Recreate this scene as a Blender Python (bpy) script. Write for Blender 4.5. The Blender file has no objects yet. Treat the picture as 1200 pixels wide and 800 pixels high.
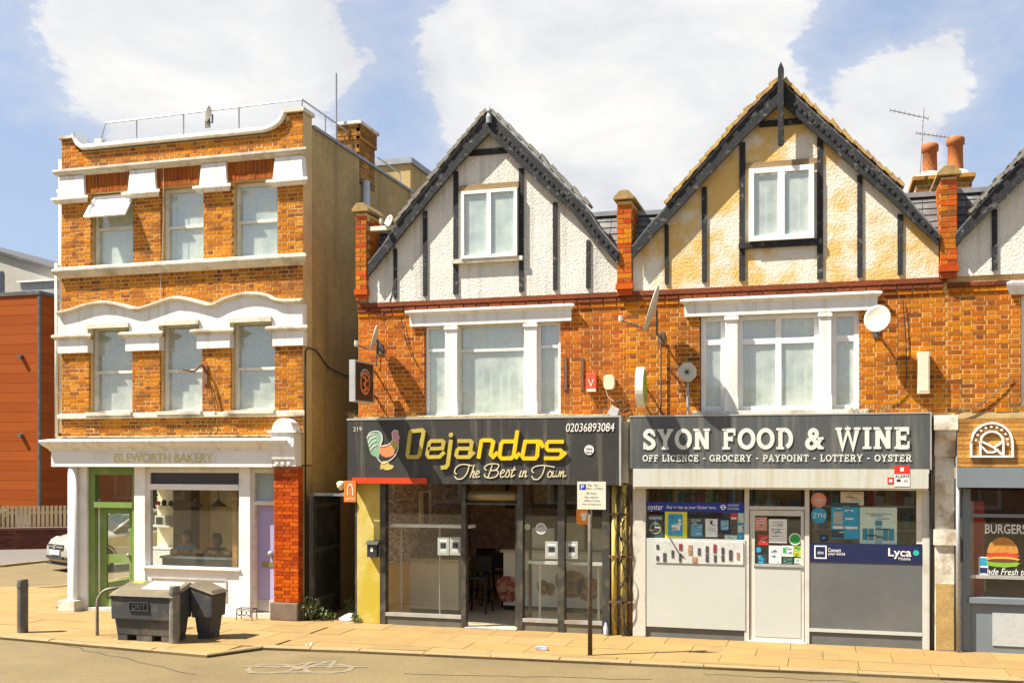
import bpy, bmesh, math, random
from mathutils import Vector, Matrix
random.seed(7)
sc = bpy.context.scene
# ---------------------------------------------------------------- camera
A = math.atan2(360, 1232); FPX = 1232.0; HC = 2.7; YF = 16.08
SA, CA = math.sin(A), math.cos(A)
cam = bpy.data.objects.new('camera', bpy.data.cameras.new('camera'))
sc.collection.objects.link(cam)
cam.location = (0, 0, HC); cam.rotation_euler = (math.pi / 2, 0, A)
cam.data.sensor_width = 36; cam.data.lens = 36 * FPX / 1200
cam.data.shift_y = 139 / 1200; cam.data.clip_end = 3000
sc.camera = cam
# ---------------------------------------------------------------- light
SUN = Vector((.62, .33, -1.0)).normalized()
EL = math.asin(-SUN.z); AZ = math.atan2(-SUN.x, -SUN.y)
EXPOSURE = 1.42
sun = bpy.data.objects.new('sun', bpy.data.lights.new('sun', 'SUN'))
sc.collection.objects.link(sun)
sun.data.energy = 5.0; sun.data.angle = math.radians(.5); sun.data.color = (1, .935, .82)
sun.rotation_euler = SUN.to_track_quat('-Z', 'Y').to_euler(); sun.location = (-20, -10, 30)
sc.view_settings.view_transform = 'Standard'; sc.view_settings.look = 'None'
sc.view_settings.exposure = EXPOSURE; sc.view_settings.gamma = 1
sc.cycles.use_denoising = True
sc.cycles.max_bounces = 10; sc.cycles.diffuse_bounces = 6; sc.cycles.transparent_max_bounces = 24
sc.cycles.caustics_reflective = False; sc.cycles.caustics_refractive = False

def raydir(px, py):
    r, u = (px - 600) / FPX, (539 - py) / FPX
    return Vector((CA * r - SA, SA * r + CA, u)).normalized()

world = bpy.data.worlds.new('World'); sc.world = world; world.use_nodes = True
def make_world():
    nt = world.node_tree; N = nt.nodes; L = nt.links
    for n in list(N): N.remove(n)
    out = N.new('ShaderNodeOutputWorld'); bg = N.new('ShaderNodeBackground')
    sky = N.new('ShaderNodeTexSky'); sky.sky_type = 'NISHITA'; sky.sun_disc = False
    sky.sun_elevation = EL; sky.sun_rotation = AZ; sky.altitude = 0; sky.air_density = 1.0
    sky.dust_density = 1.2; sky.ozone_density = 1.5
    bg.inputs['Strength'].default_value = SKY_STRENGTH
    tc = N.new('ShaderNodeTexCoord')
    def math_(op, a, b=None, c=None, clamp=False):
        m = N.new('ShaderNodeMath'); m.operation = op; m.use_clamp = clamp
        for i, v in enumerate((a, b, c)):
            if v is None: continue
            if isinstance(v, (int, float)): m.inputs[i].default_value = v
            else: L.new(v, m.inputs[i])
        return m.outputs[0]
    def noise(scale, detail, rough, off):
        mp = N.new('ShaderNodeMapping'); mp.inputs['Location'].default_value = off
        mp.inputs['Scale'].default_value = (1, 1, 1.9)
        L.new(tc.outputs['Generated'], mp.inputs['Vector'])
        n = N.new('ShaderNodeTexNoise'); n.inputs['Scale'].default_value = scale
        n.inputs['Detail'].default_value = detail; n.inputs['Roughness'].default_value = rough
        n.inputs['Distortion'].default_value = .35
        L.new(mp.outputs[0], n.inputs['Vector']); return n.outputs['Fac']
    big = noise(3.6, 9, .66, (3.1, 1.7, .4)); fine = noise(13, 8, .66, (7.7, 2.2, 5.1))
    dens = math_('ADD', math_('MULTIPLY', big, .6), math_('MULTIPLY', fine, .4))
    # cumulus heaps standing over the street
    for (px, py, rad, amp) in ((250, 75, .14, .2), (110, 75, .08, .13), (690, 105, .16, .24), (850, 90, .13, .2), (590, 60, .1, .15),
                               (1060, 130, .075, .3), (700, 200, .09, .1), (320, -60, .14, .1), (760, -40, .2, .12), (460, 60, .09, -.07),
                               (1000, 40, .07, -.12), (20, 200, .1, -.1), (1160, 150, .06, -.06), (470, 160, .07, -.05)):
        d = raydir(px, py)
        vm = N.new('ShaderNodeVectorMath'); vm.operation = 'DISTANCE'
        L.new(tc.outputs['Generated'], vm.inputs[0]); vm.inputs[1].default_value = d
        mr = N.new('ShaderNodeMapRange'); mr.interpolation_type = 'SMOOTHSTEP'
        mr.inputs['From Min'].default_value = rad * 1.25; mr.inputs['From Max'].default_value = rad * .1
        mr.inputs['To Min'].default_value = 0; mr.inputs['To Max'].default_value = amp
        L.new(vm.outputs['Value'], mr.inputs['Value'])
        dens = math_('ADD', dens, mr.outputs[0])
    mask = N.new('ShaderNodeMapRange'); mask.interpolation_type = 'SMOOTHSTEP'
    mask.inputs['From Min'].default_value = .55; mask.inputs['From Max'].default_value = .635
    L.new(dens, mask.inputs['Value'])
    wisp = N.new('ShaderNodeMapRange'); wisp.inputs['From Min'].default_value = .42; wisp.inputs['From Max'].default_value = .6
    wisp.inputs['To Max'].default_value = .38; L.new(dens, wisp.inputs['Value'])
    m2 = math_('MAXIMUM', mask.outputs[0], wisp.outputs[0])
    shade = N.new('ShaderNodeMapRange'); shade.inputs['From Min'].default_value = .35; shade.inputs['From Max'].default_value = .65
    L.new(noise(6, 6, .6, (1.2, 9.4, 3.3)), shade.inputs['Value'])
    cc = N.new('ShaderNodeMix'); cc.data_type = 'RGBA'
    cc.inputs[6].default_value = CLOUD_LO; cc.inputs[7].default_value = CLOUD_HI
    L.new(shade.outputs[0], cc.inputs[0])
    hz = N.new('ShaderNodeMix'); hz.data_type = 'RGBA'; hz.inputs[0].default_value = .8
    hz.inputs[7].default_value = HAZE
    L.new(sky.outputs[0], hz.inputs[6])
    mx = N.new('ShaderNodeMix'); mx.data_type = 'RGBA'
    L.new(m2, mx.inputs[0]); L.new(hz.outputs[2], mx.inputs[6]); L.new(cc.outputs[2], mx.inputs[7])
    L.new(mx.outputs[2], bg.inputs['Color']); L.new(bg.outputs[0], out.inputs[0])
SKY_STRENGTH = .12
CLOUD_LO = (2.35, 2.4, 2.55, 1); CLOUD_HI = (3.15, 3.12, 3.05, 1); HAZE = (1.25, 1.5, 2.05, 1)
make_world()

# ---------------------------------------------------------------- photo pixel <-> place
def X(px, Y=YF): return Y * math.tan(math.atan((px - 600) / FPX) - A)
def Z(px, py, Y=YF): return HC - (py - 539) * (-X(px, Y) * SA + Y * CA) / FPX
def P(px, py, Y=YF): return (X(px, Y), Z(px, py, Y))
def G(px, py, z=0.0):
    d = FPX * (HC - z) / (py - 539); r = d * (px - 600) / FPX
    return (CA * r - SA * d, SA * r + CA * d)
def YX(px, x): return x / math.tan(math.atan((px - 600) / FPX) - A)     # depth at which a wall at x shows at column px

# ---------------------------------------------------------------- materials
def lin(c):
    c = c / 255.0
    return c / 12.92 if c <= .04045 else ((c + .055) / 1.055) ** 2.4
def rgb(r, g, b): return (lin(r), lin(g), lin(b), 1)
MATS = {}
def M(name, col, rough=.75, var=.18, vs=2.5, fine=.12, fs=30, dirt=None, dirt_amt=.5, dirt_scale=1.2, bump=0., bs=60, metal=0., streak=False, spec=.4, edge=(.5, .68)):
    if name in MATS: return MATS[name]
    m = bpy.data.materials.new(name); MATS[name] = m; m.use_nodes = True
    nt = m.node_tree; N = nt.nodes; L = nt.links
    b = N['Principled BSDF']; b.inputs['Roughness'].default_value = rough; b.inputs['Metallic'].default_value = metal
    b.inputs['Specular IOR Level'].default_value = spec
    tc = N.new('ShaderNodeTexCoord')
    def noise(scale, detail=5, sx=1, sz=1):
        mp = N.new('ShaderNodeMapping'); mp.inputs['Scale'].default_value = (sx, sx, sz)
        L.new(tc.outputs['Object'], mp.inputs['Vector'])
        n = N.new('ShaderNodeTexNoise'); n.inputs['Scale'].default_value = scale; n.inputs['Detail'].default_value = detail
        n.inputs['Roughness'].default_value = .6
        L.new(mp.outputs[0], n.inputs['Vector']); return n.outputs['Fac']
    def rng(v, a, b_, lo, hi):
        r = N.new('ShaderNodeMapRange'); r.inputs['From Min'].default_value = a; r.inputs['From Max'].default_value = b_
        r.inputs['To Min'].default_value = lo; r.inputs['To Max'].default_value = hi; L.new(v, r.inputs['Value']); return r.outputs[0]
    c = None
    hsv = N.new('ShaderNodeHueSaturation'); hsv.inputs['Color'].default_value = col
    mul = N.new('ShaderNodeMath'); mul.operation = 'MULTIPLY'
    L.new(rng(noise(vs), .25, .75, 1 - var, 1 + var), mul.inputs[0])
    L.new(rng(noise(fs, 3), .25, .75, 1 - fine, 1 + fine), mul.inputs[1])
    L.new(mul.outputs[0], hsv.inputs['Value']); c = hsv.outputs[0]
    if dirt:
        mx = N.new('ShaderNodeMix'); mx.data_type = 'RGBA'; mx.inputs[7].default_value = dirt
        d = noise(dirt_scale, 8, 6 if streak else 1, .35 if streak else 1)
        L.new(rng(d, edge[0], edge[1], 0, dirt_amt), mx.inputs[0]); L.new(c, mx.inputs[6]); c = mx.outputs[2]
    L.new(c, b.inputs['Base Color'])
    if bump:
        bp = N.new('ShaderNodeBump'); bp.inputs['Strength'].default_value = bump; bp.inputs['Distance'].default_value = .02
        L.new(noise(bs, 6), bp.inputs['Height']); L.new(bp.outputs[0], b.inputs['Normal'])
    return m
def brick_mat(name, cols, single, dirt, damt=.55):
    m = bpy.data.materials.new(name); MATS[name] = m; m.use_nodes = True
    nt = m.node_tree; N = nt.nodes; L = nt.links; b = N['Principled BSDF']; b.inputs['Roughness'].default_value = .85
    b.inputs['Specular IOR Level'].default_value = .2
    src = N.new('ShaderNodeObjectInfo').outputs['Random'] if single else N.new('ShaderNodeNewGeometry').outputs['Random Per Island']
    cr = N.new('ShaderNodeValToRGB'); cr.color_ramp.interpolation = 'LINEAR'
    e = cr.color_ramp.elements
    while len(e) < len(cols): e.new(.5)
    for i, c in enumerate(cols): e[i].position = i / (len(cols) - 1); e[i].color = c
    L.new(src, cr.inputs[0])
    geo = N.new('ShaderNodeNewGeometry')
    n = N.new('ShaderNodeTexNoise'); n.inputs['Scale'].default_value = 38; n.inputs['Detail'].default_value = 5
    L.new(geo.outputs['Position'], n.inputs['Vector'])
    hs = N.new('ShaderNodeHueSaturation'); L.new(cr.outputs[0], hs.inputs['Color'])
    r = N.new('ShaderNodeMapRange'); r.inputs['From Min'].default_value = .3; r.inputs['From Max'].default_value = .7
    r.inputs['To Min'].default_value = .62; r.inputs['To Max'].default_value = 1.12
    L.new(n.outputs['Fac'], r.inputs['Value']); L.new(r.outputs[0], hs.inputs['Value'])
    n2 = N.new('ShaderNodeTexNoise'); n2.inputs['Scale'].default_value = 1.1; n2.inputs['Detail'].default_value = 8
    n2.inputs['Roughness'].default_value = .65
    mp2 = N.new('ShaderNodeMapping'); mp2.inputs['Scale'].default_value = (1.8, 1.8, .7); L.new(geo.outputs['Position'], mp2.inputs['Vector']); L.new(mp2.outputs[0], n2.inputs['Vector'])
    r2 = N.new('ShaderNodeMapRange'); r2.inputs['From Min'].default_value = .48; r2.inputs['From Max'].default_value = .68
    r2.inputs['To Max'].default_value = damt; L.new(n2.outputs['Fac'], r2.inputs['Value'])
    mx = N.new('ShaderNodeMix'); mx.data_type = 'RGBA'; mx.inputs[7].default_value = dirt
    L.new(r2.outputs[0], mx.inputs[0]); L.new(hs.outputs[0], mx.inputs[6]); L.new(mx.outputs[2], b.inputs['Base Color'])
    bp = N.new('ShaderNodeBump'); bp.inputs['Strength'].default_value = .5; bp.inputs['Distance'].default_value = .006
    L.new(n.outputs['Fac'], bp.inputs['Height']); L.new(bp.outputs[0], b.inputs['Normal'])
    return m
def glass(name, tint=(.86, .93, .92), refl=.14, film=.06, filmcol=(.7, .75, .74)):
    m = bpy.data.materials.new(name); MATS[name] = m; m.use_nodes = True
    nt = m.node_tree; N = nt.nodes; L = nt.links; N.remove(N['Principled BSDF'])
    tr = N.new('ShaderNodeBsdfTransparent'); tr.inputs[0].default_value = (*tint, 1)
    gl = N.new('ShaderNodeBsdfGlossy'); gl.inputs['Roughness'].default_value = .015; gl.inputs['Color'].default_value = (.95, .97, 1, 1)
    gm_ = N.new('ShaderNodeNewGeometry'); dt = N.new('ShaderNodeVectorMath'); dt.operation = 'DOT_PRODUCT'
    L.new(gm_.outputs['Normal'], dt.inputs[0]); L.new(gm_.outputs['Incoming'], dt.inputs[1])
    def mm(op, a, b):
        q = N.new('ShaderNodeMath'); q.operation = op
        for i, v in enumerate((a, b)):
            if isinstance(v, (int, float)): q.inputs[i].default_value = v
            else: L.new(v, q.inputs[i])
        return q
    lw = mm('ADD', mm('MULTIPLY', mm('POWER', mm('SUBTRACT', 1.0, mm('ABSOLUTE', dt.outputs['Value'], 0).outputs[0]).outputs[0], 5.0).outputs[0], .94).outputs[0], .04)   # Schlick, both faces alike
    ad = N.new('ShaderNodeMath'); ad.operation = 'ADD'; ad.inputs[1].default_value = refl; ad.use_clamp = True
    L.new(lw.outputs[0], ad.inputs[0])
    m1 = N.new('ShaderNodeMixShader'); L.new(ad.outputs[0], m1.inputs[0]); L.new(tr.outputs[0], m1.inputs[1]); L.new(gl.outputs[0], m1.inputs[2])
    df = N.new('ShaderNodeBsdfDiffuse'); df.inputs[0].default_value = (*filmcol, 1)
    tc = N.new('ShaderNodeTexCoord'); n = N.new('ShaderNodeTexNoise'); n.inputs['Scale'].default_value = 3; n.inputs['Detail'].default_value = 6
    L.new(tc.outputs['Object'], n.inputs['Vector'])
    r = N.new('ShaderNodeMapRange'); r.inputs['From Min'].default_value = .3; r.inputs['From Max'].default_value = .75
    r.inputs['To Min'].default_value = film * .5; r.inputs['To Max'].default_value = film * 1.8; L.new(n.outputs['Fac'], r.inputs['Value'])
    m2 = N.new('ShaderNodeMixShader'); L.new(r.outputs[0], m2.inputs[0]); L.new(m1.outputs[0], m2.inputs[1]); L.new(df.outputs[0], m2.inputs[2])
    L.new(m2.outputs[0], N['Material Output'].inputs[0]); return m

# ---------------------------------------------------------------- mesh helpers
class MB:
    def __init__(s): s.v = []; s.f = []
    def add(s, vs, fs):
        o = len(s.v); s.v += [tuple(v) for v in vs]; s.f += [tuple(i + o for i in f) for f in fs]; return s
    def box(s, x0, x1, y0, y1, z0, z1):
        return s.add([(x0, y0, z0), (x1, y0, z0), (x1, y1, z0), (x0, y1, z0), (x0, y0, z1), (x1, y0, z1), (x1, y1, z1), (x0, y1, z1)],
                     [(0, 3, 2, 1), (4, 5, 6, 7), (0, 1, 5, 4), (1, 2, 6, 5), (2, 3, 7, 6), (3, 0, 4, 7)])
    def prism(s, pts, y0, y1, y1s=None):      # polygon in x,z pulled along y
        n = len(pts)
        return s.add([(x, y0, z) for x, z in pts] + [(x, y1, z) for x, z in pts],
                     [tuple(range(n)), tuple(range(2 * n - 1, n - 1, -1))] + [(i, i + n, (i + 1) % n + n, (i + 1) % n) for i in range(n)])
    def prism_yz(s, pts, x0, x1):
        n = len(pts)
        return s.add([(x0, y, z) for y, z in pts] + [(x1, y, z) for y, z in pts],
                     [tuple(range(n)), tuple(range(2 * n - 1, n - 1, -1))] + [(i, i + n, (i + 1) % n + n, (i + 1) % n) for i in range(n)])
    def prism_xy(s, pts, z0, z1):
        n = len(pts)
        return s.add([(x, y, z0) for x, y in pts] + [(x, y, z1) for x, y in pts],
                     [tuple(range(n)), tuple(range(2 * n - 1, n - 1, -1))] + [(i, i + n, (i + 1) % n + n, (i + 1) % n) for i in range(n)])
    def tube(s, pts, r, n=8, r2=None, closed=False):
        pts = [Vector(p) for p in pts]; k = len(pts); rings = []; o = len(s.v)
        up = None
        for i, p in enumerate(pts):
            if closed: t = (pts[(i + 1) % k] - pts[i - 1]).normalized()
            else: t = (pts[min(i + 1, k - 1)] - pts[max(i - 1, 0)]).normalized()
            if up is None: up = Vector((0, 0, 1)) if abs(t.z) < .9 else Vector((1, 0, 0))
            a = t.cross(up).normalized(); b = a.cross(t).normalized(); up = b
            rr = r if r2 is None else r + (r2 - r) * i / max(k - 1, 1)
            s.v += [tuple(p + a * rr * math.cos(2 * math.pi * j / n) + b * rr * math.sin(2 * math.pi * j / n)) for j in range(n)]
        m = k if closed else k - 1
        for i in range(m):
            for j in range(n):
                i2 = (i + 1) % k
                s.f.append((o + i * n + j, o + i * n + (j + 1) % n, o + i2 * n + (j + 1) % n, o + i2 * n + j))
        if not closed:
            s.f.append(tuple(o + j for j in range(n))[::-1]); s.f.append(tuple(o + (k - 1) * n + j for j in range(n)))
        return s
    def lathe(s, prof, c, n=16, axis='z'):    # prof: (radius, height) list
        o = len(s.v); k = len(prof)
        for r, h in prof:
            for j in range(n):
                a = 2 * math.pi * j / n; u, w = r * math.cos(a), r * math.sin(a)
                s.v.append((c[0] + u, c[1] + w, c[2] + h) if axis == 'z' else ((c[0] + u, c[1] + h, c[2] + w) if axis == 'y' else (c[0] + h, c[1] + u, c[2] + w)))
        for i in range(k - 1):
            for j in range(n): s.f.append((o + i * n + j, o + i * n + (j + 1) % n, o + (i + 1) * n + (j + 1) % n, o + (i + 1) * n + j))
        s.f.append(tuple(o + j for j in range(n))[::-1]); s.f.append(tuple(o + (k - 1) * n + j for j in range(n)))
        return s
    def ribbon(s, pts, w, y0, y1, closed=False):   # stroke in x,z
        pts = [Vector((p[0], p[1])) for p in pts]; k = len(pts); Lf, Rt = [], []
        for i in range(k):
            a = pts[i - 1] if (i > 0 or closed) else None; b = pts[(i + 1) % k] if (i < k - 1 or closed) else None
            d1 = (pts[i] - a).normalized() if a is not None and (pts[i] - a).length > 1e-9 else None
            d2 = (b - pts[i]).normalized() if b is not None and (b - pts[i]).length > 1e-9 else None
            d1 = d1 or d2; d2 = d2 or d1
            n1 = Vector((-d1.y, d1.x)); n2 = Vector((-d2.y, d2.x)); n = (n1 + n2)
            n = n.normalized() if n.length > 1e-6 else n1
            m = min(1 / max(n.dot(n1), .35), 2.2)
            Lf.append(pts[i] + n * m * w / 2); Rt.append(pts[i] - n * m * w / 2)
        o = len(s.v)
        for y in (y0, y1):
            for q in Lf: s.v.append((q.x, y, q.y))
            for q in Rt: s.v.append((q.x, y, q.y))
        for i in range(k if closed else k - 1):
            j = (i + 1) % k
            s.f += [(o + i, o + j, o + k + j, o + k + i), (o + 2 * k + i, o + 3 * k + i, o + 3 * k + j, o + 2 * k + j),
                    (o + i, o + 2 * k + i, o + 2 * k + j, o + j), (o + k + i, o + k + j, o + 3 * k + j, o + 3 * k + i)]
        if not closed:
            for i in (0, k - 1): s.f.append((o + i, o + k + i, o + 3 * k + i, o + 2 * k + i))
        return s
    def disc(s, c, r, y0, y1, n=24, rx=None, rz=None):
        return s.prism([(c[0] + (rx or r) * math.cos(2 * math.pi * j / n), c[1] + (rz or r) * math.sin(2 * math.pi * j / n)) for j in range(n)], y0, y1)
    def build(s, name, mat, parent=None, smooth=False, bevel=0, origin=None, tri=False):
        me = bpy.data.meshes.new(name)
        root = parent
        while root is not None and root.parent is not None: root = root.parent
        if root is not None: L = ORG.get(root.name, (0, 0, 0))
        elif origin is not None: L = origin
        else:
            xs, ys, zs = zip(*s.v); L = ((min(xs) + max(xs)) / 2, (min(ys) + max(ys)) / 2, min(zs))
        me.from_pydata([(x - L[0], y - L[1], z - L[2]) for x, y, z in s.v], [], s.f)
        bm = bmesh.new(); bm.from_mesh(me)
        bmesh.ops.recalc_face_normals(bm, faces=bm.faces)
        if bevel: bmesh.ops.bevel(bm, geom=list(bm.edges), offset=bevel, segments=2, profile=.7, affect='EDGES', clamp_overlap=True)
        bm.to_mesh(me); bm.free()
        if smooth: me.polygons.foreach_set('use_smooth', [True] * len(me.polygons))
        me.materials.append(mat)
        o = bpy.data.objects.new(name, me); sc.collection.objects.link(o)
        if parent is None: o.location = L; ORG[o.name] = L
        else: o.parent = parent
        return o
ORG = {}
def thing(name, label, cat, loc, group=None):
    o = bpy.data.objects.new(name, None); sc.collection.objects.link(o); o.location = loc; ORG[o.name] = tuple(loc)
    o.empty_display_size = .2
    return tag(o, label, cat, group)
def tag(o, label, cat, group=None):
    o['label'] = label; o['category'] = cat
    if group: o['group'] = group
    return o
def kind(o, k): o['kind'] = k; return o
def box(x0, x1, y0, y1, z0, z1): return MB().box(x0, x1, y0, y1, z0, z1)
def catmull(pts, n=6, closed=False):
    out = []; k = len(pts); pts = [Vector(p) for p in pts]
    for i in range(k if closed else k - 1):
        p0 = pts[i - 1] if (i or closed) else pts[0]; p1 = pts[i]; p2 = pts[(i + 1) % k]
        p3 = pts[(i + 2) % k] if (closed or i + 2 < k) else pts[-1]
        for j in range(n):
            t = j / n
            out.append(.5 * ((2 * p1) + (p2 - p0) * t + (2 * p0 - 5 * p1 + 4 * p2 - p3) * t * t + (3 * p1 - p0 - 3 * p2 + p3) * t ** 3))
    if not closed: out.append(pts[-1])
    return [tuple(p) for p in out]
def text(s, x0, x1, z0, z1, y, mat, parent, name='lettering', depth=.01, shear=0., bold=0.):
    """words in the built-in face, fitted to a rectangle on a wall that looks to -y"""
    cu = bpy.data.curves.new('t', 'FONT'); cu.body = s; cu.extrude = .05; cu.shear = shear; cu.offset = bold; cu.resolution_u = 3
    ob = bpy.data.objects.new('t', cu); sc.collection.objects.link(ob)
    bpy.context.view_layer.update()
    me = bpy.data.meshes.new_from_object(ob.evaluated_get(bpy.context.evaluated_depsgraph_get()))
    bpy.data.objects.remove(ob); bpy.data.curves.remove(cu)
    vs = [v.co.copy() for v in me.vertices]
    ax, bx = min(v.x for v in vs), max(v.x for v in vs); az, bz = min(v.y for v in vs), max(v.y for v in vs)
    m = MB(); m.v = [(x0 + (v.x - ax) / (bx - ax) * (x1 - x0), y - (depth if v.z > 0 else 0), z0 + (v.y - az) / (bz - az) * (z1 - z0)) for v in vs]
    m.f = [tuple(p.vertices) for p in me.polygons]
    bpy.data.meshes.remove(me)
    return m.build(name, mat, parent)
def ptext(s, px0, px1, py0, py1, y, mat, parent, **k):
    xa, xb = X(px0, y), X(px1, y); pm = (px0 + px1) / 2
    return text(s, xa, xb, Z(pm, py1, y), Z(pm, py0, y), y, mat, parent, **k)
def prect(px0, px1, py0, py1, y):
    pm = (px0 + px1) / 2
    return X(px0, y), X(px1, y), Z(pm, py1, y), Z(pm, py0, y)
def pbox(px0, px1, py0, py1, y, t):
    x0, x1, z0, z1 = prect(px0, px1, py0, py1, y); return box(x0, x1, y, y + t, z0, z1)

# one brick, its outer arris a little rounded; scaled per brick
def brick_verts(x0, x1, y, z0, z1, d=.05, c=.004):
    return ([(x0, y + d, z0), (x1, y + d, z0), (x1, y + d, z1), (x0, y + d, z1), (x0, y + c, z0), (x1, y + c, z0), (x1, y + c, z1), (x0, y + c, z1),
             (x0 + c, y, z0 + c), (x1 - c, y, z0 + c), (x1 - c, y, z1 - c), (x0 + c, y, z1 - c)],
            [(0, 1, 5, 4), (1, 2, 6, 5), (2, 3, 7, 6), (3, 0, 4, 7), (4, 5, 9, 8), (5, 6, 10, 9), (6, 7, 11, 10), (7, 4, 8, 11), (8, 9, 10, 11)])
UNIT = {}
def unit_brick(mat):
    if mat.name not in UNIT:
        me = bpy.data.meshes.new('brick'); v, f = brick_verts(-.5, .5, 0, -.5, .5, .05, .03)
        v = [(a, b if abs(b - .03) > 1e-6 else .005, c) for a, b, c in v]
        me.from_pydata(v, [], f); me.materials.append(mat); UNIT[mat.name] = me
    return UNIT[mat.name]
def brick_wall(parent, x0, x1, z0, z1, y, holes, ms, mj, nsingle=300, top=None, seed=1, hgt=.058, joint=.0105, name='brick'):
    """Flemish bond: bricks proud of the bed joints by 5 mm; the largest nsingle are objects, the rest one mesh"""
    rnd = random.Random(seed); course = hgt + joint; L = ORG[root_of(parent).name]; items = []
    k = 0; z = z0
    while z + hgt <= z1 + .001:
        seq = (.198, .095); x = x0 - (0.146 if k % 2 else 0); i = 0
        while x < x1:
            w = seq[i % 2]; i += 1
            a, b = max(x, x0), min(x + w, x1); x += w + joint
            segs = [(a, b)] if b - a > .02 else []
            zm = z + hgt / 2
            for hx0, hx1, hz0, hz1 in holes:
                if not (hz0 < zm < hz1): continue
                ns = []
                for p, q in segs:
                    if q <= hx0 or p >= hx1: ns.append((p, q)); continue
                    if hx0 - p > .004: ns.append((p, hx0 + .003))
                    if q - hx1 > .004: ns.append((hx1 - .003, q))
                segs = ns
            for p, q in segs:
                if top and z + hgt > top((p + q) / 2): continue
                items.append((p, q, z, z + hgt, y + rnd.uniform(-.003, .002)))
        z += course; k += 1
    items.sort(key=lambda t: -((t[1] - t[0]) // .092) * 100 - t[0])
    for p, q, a, b, yy in items[:nsingle]:
        o = bpy.data.objects.new(name, unit_brick(ms)); sc.collection.objects.link(o); o.parent = parent
        o.location = ((p + q) / 2 - L[0], yy - L[1], (a + b) / 2 - L[2]); o.scale = (q - p, 1, b - a)
        o.rotation_euler = (rnd.uniform(-.02, .02), rnd.uniform(-.008, .008), rnd.uniform(-.012, .012))
    rest = items[nsingle:]
    if rest:
        m = MB()
        for p, q, a, b, yy in rest: m.add(*brick_verts(p, q, yy, a, b))
        kind(m.build('brickwork', mj, parent), 'stuff')
def root_of(o):
    while o.parent is not None: o = o.parent
    return o
def holed_wall(x0, x1, z0, z1, y0, y1, holes, top=None):
    """solid wall with rectangular openings, cut into boxes"""
    m = MB(); xs = sorted({x0, x1, *[min(max(v, x0), x1) for h in holes for v in h[:2]]}); zs = sorted({z0, z1, *[min(max(v, z0), z1) for h in holes for v in h[2:]]})
    for a, b in zip(xs, xs[1:]):
        run = None
        for c, d in zip(zs, zs[1:]):
            mx, mz = (a + b) / 2, (c + d) / 2
            solid = not any(h[0] < mx < h[1] and h[2] < mz < h[3] for h in holes)
            if solid: run = (run[0], d) if run else (c, d)
            if (not solid or d == zs[-1]) and run:
                m.box(a, b, y0, y1, run[0], run[1]); run = None
    return m
# ---------------------------------------------------------------- palette
white = M('white paint', (.74, .73, .70, 1), .55, .06, 1.5, .04, 20, dirt=(.36, .3, .19, 1), dirt_amt=.7, dirt_scale=1.3, edge=(.52, .78), bump=.25, bs=35, streak=True)
white_clean = M('clean white paint', (.76, .745, .71, 1), .45, .06, 1.5, .04, 20, dirt=(.42, .36, .25, 1), dirt_amt=.5, dirt_scale=2.2, edge=(.52, .76))
stone = M('weathered cream stone', (.62, .57, .46, 1), .8, .15, 3, .12, 25, dirt=(.24, .2, .13, 1), dirt_amt=.7, dirt_scale=2.5, bump=.3, bs=40)
upvc = M('white window frame', (.78, .78, .77, 1), .35, .04, 2, .02, 20, dirt=(.5, .46, .36, 1), dirt_amt=.3, dirt_scale=3)
oldframe = M('cream painted timber', (.70, .68, .60, 1), .5, .06, 2, .05, 25, dirt=(.4, .35, .25, 1), dirt_amt=.5, dirt_scale=4)
mortar_y = M('cream mortar', (.58, .42, .19, 1), .95, .15, 2, .15, 40, dirt=(.3, .24, .16, 1), dirt_amt=.6, dirt_scale=1.5, bump=.3, bs=80)
mortar_r = M('pale mortar', (.57, .39, .16, 1), .95, .15, 2, .15, 40, dirt=(.3, .2, .12, 1), dirt_amt=.6, dirt_scale=1.5, bump=.3, bs=80)
BY = [rgb(178, 102, 10), rgb(200, 124, 12), rgb(160, 86, 16), rgb(210, 136, 16), rgb(190, 112, 10), rgb(132, 74, 28), rgb(204, 128, 10)]
BR = [rgb(184, 92, 14), rgb(200, 110, 14), rgb(166, 76, 18), rgb(206, 122, 16), rgb(192, 102, 12), rgb(144, 70, 26), rgb(200, 112, 10)]
BS = [rgb(178, 96, 12), rgb(198, 116, 14), rgb(158, 78, 18), rgb(206, 130, 18), rgb(188, 106, 12), rgb(128, 68, 26), rgb(200, 122, 10)]
BP = [rgb(180, 70, 14), rgb(200, 88, 16), rgb(150, 54, 18), rgb(200, 98, 20), rgb(188, 78, 14), rgb(166, 60, 16)]
BC = [rgb(160, 110, 50), rgb(190, 135, 60), rgb(130, 85, 45), rgb(176, 120, 40), rgb(110, 75, 45)]
soot = rgb(92, 58, 36)
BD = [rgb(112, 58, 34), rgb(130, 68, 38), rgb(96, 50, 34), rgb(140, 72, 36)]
bl1 = brick_mat('rubbed lintel brick', [rgb(150, 76, 20), rgb(168, 90, 24), rgb(138, 66, 22), rgb(158, 82, 20)], True, soot, .3)
bd1 = brick_mat('shade toned corbel brick', BD, True, soot, .3)  # darkened so the brick colour itself draws the shadow line under the gables
by1, by2 = brick_mat('yellow orange brick', BY, True, soot), brick_mat('yellow orange brickwork', BY, False, soot)
br1, br2 = brick_mat('orange red brick', BR, True, soot, .5), brick_mat('orange red brickwork', BR, False, soot, .5)
bs1, bs2 = brick_mat('amber brick', BS, True, soot, .55), brick_mat('amber brickwork', BS, False, soot, .55)
bp1, bp2 = brick_mat('glazed red brick', BP, True, soot, .1), brick_mat('pier brickwork', BP, False, soot, .2)
for m in (bp1,): m.node_tree.nodes['Principled BSDF'].inputs['Roughness'].default_value = .35
bc1, bc2 = brick_mat('stock brick', BC, True, rgb(70, 60, 45), .5), brick_mat('stock brickwork', BC, False, rgb(70, 60, 45), .5)
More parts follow.
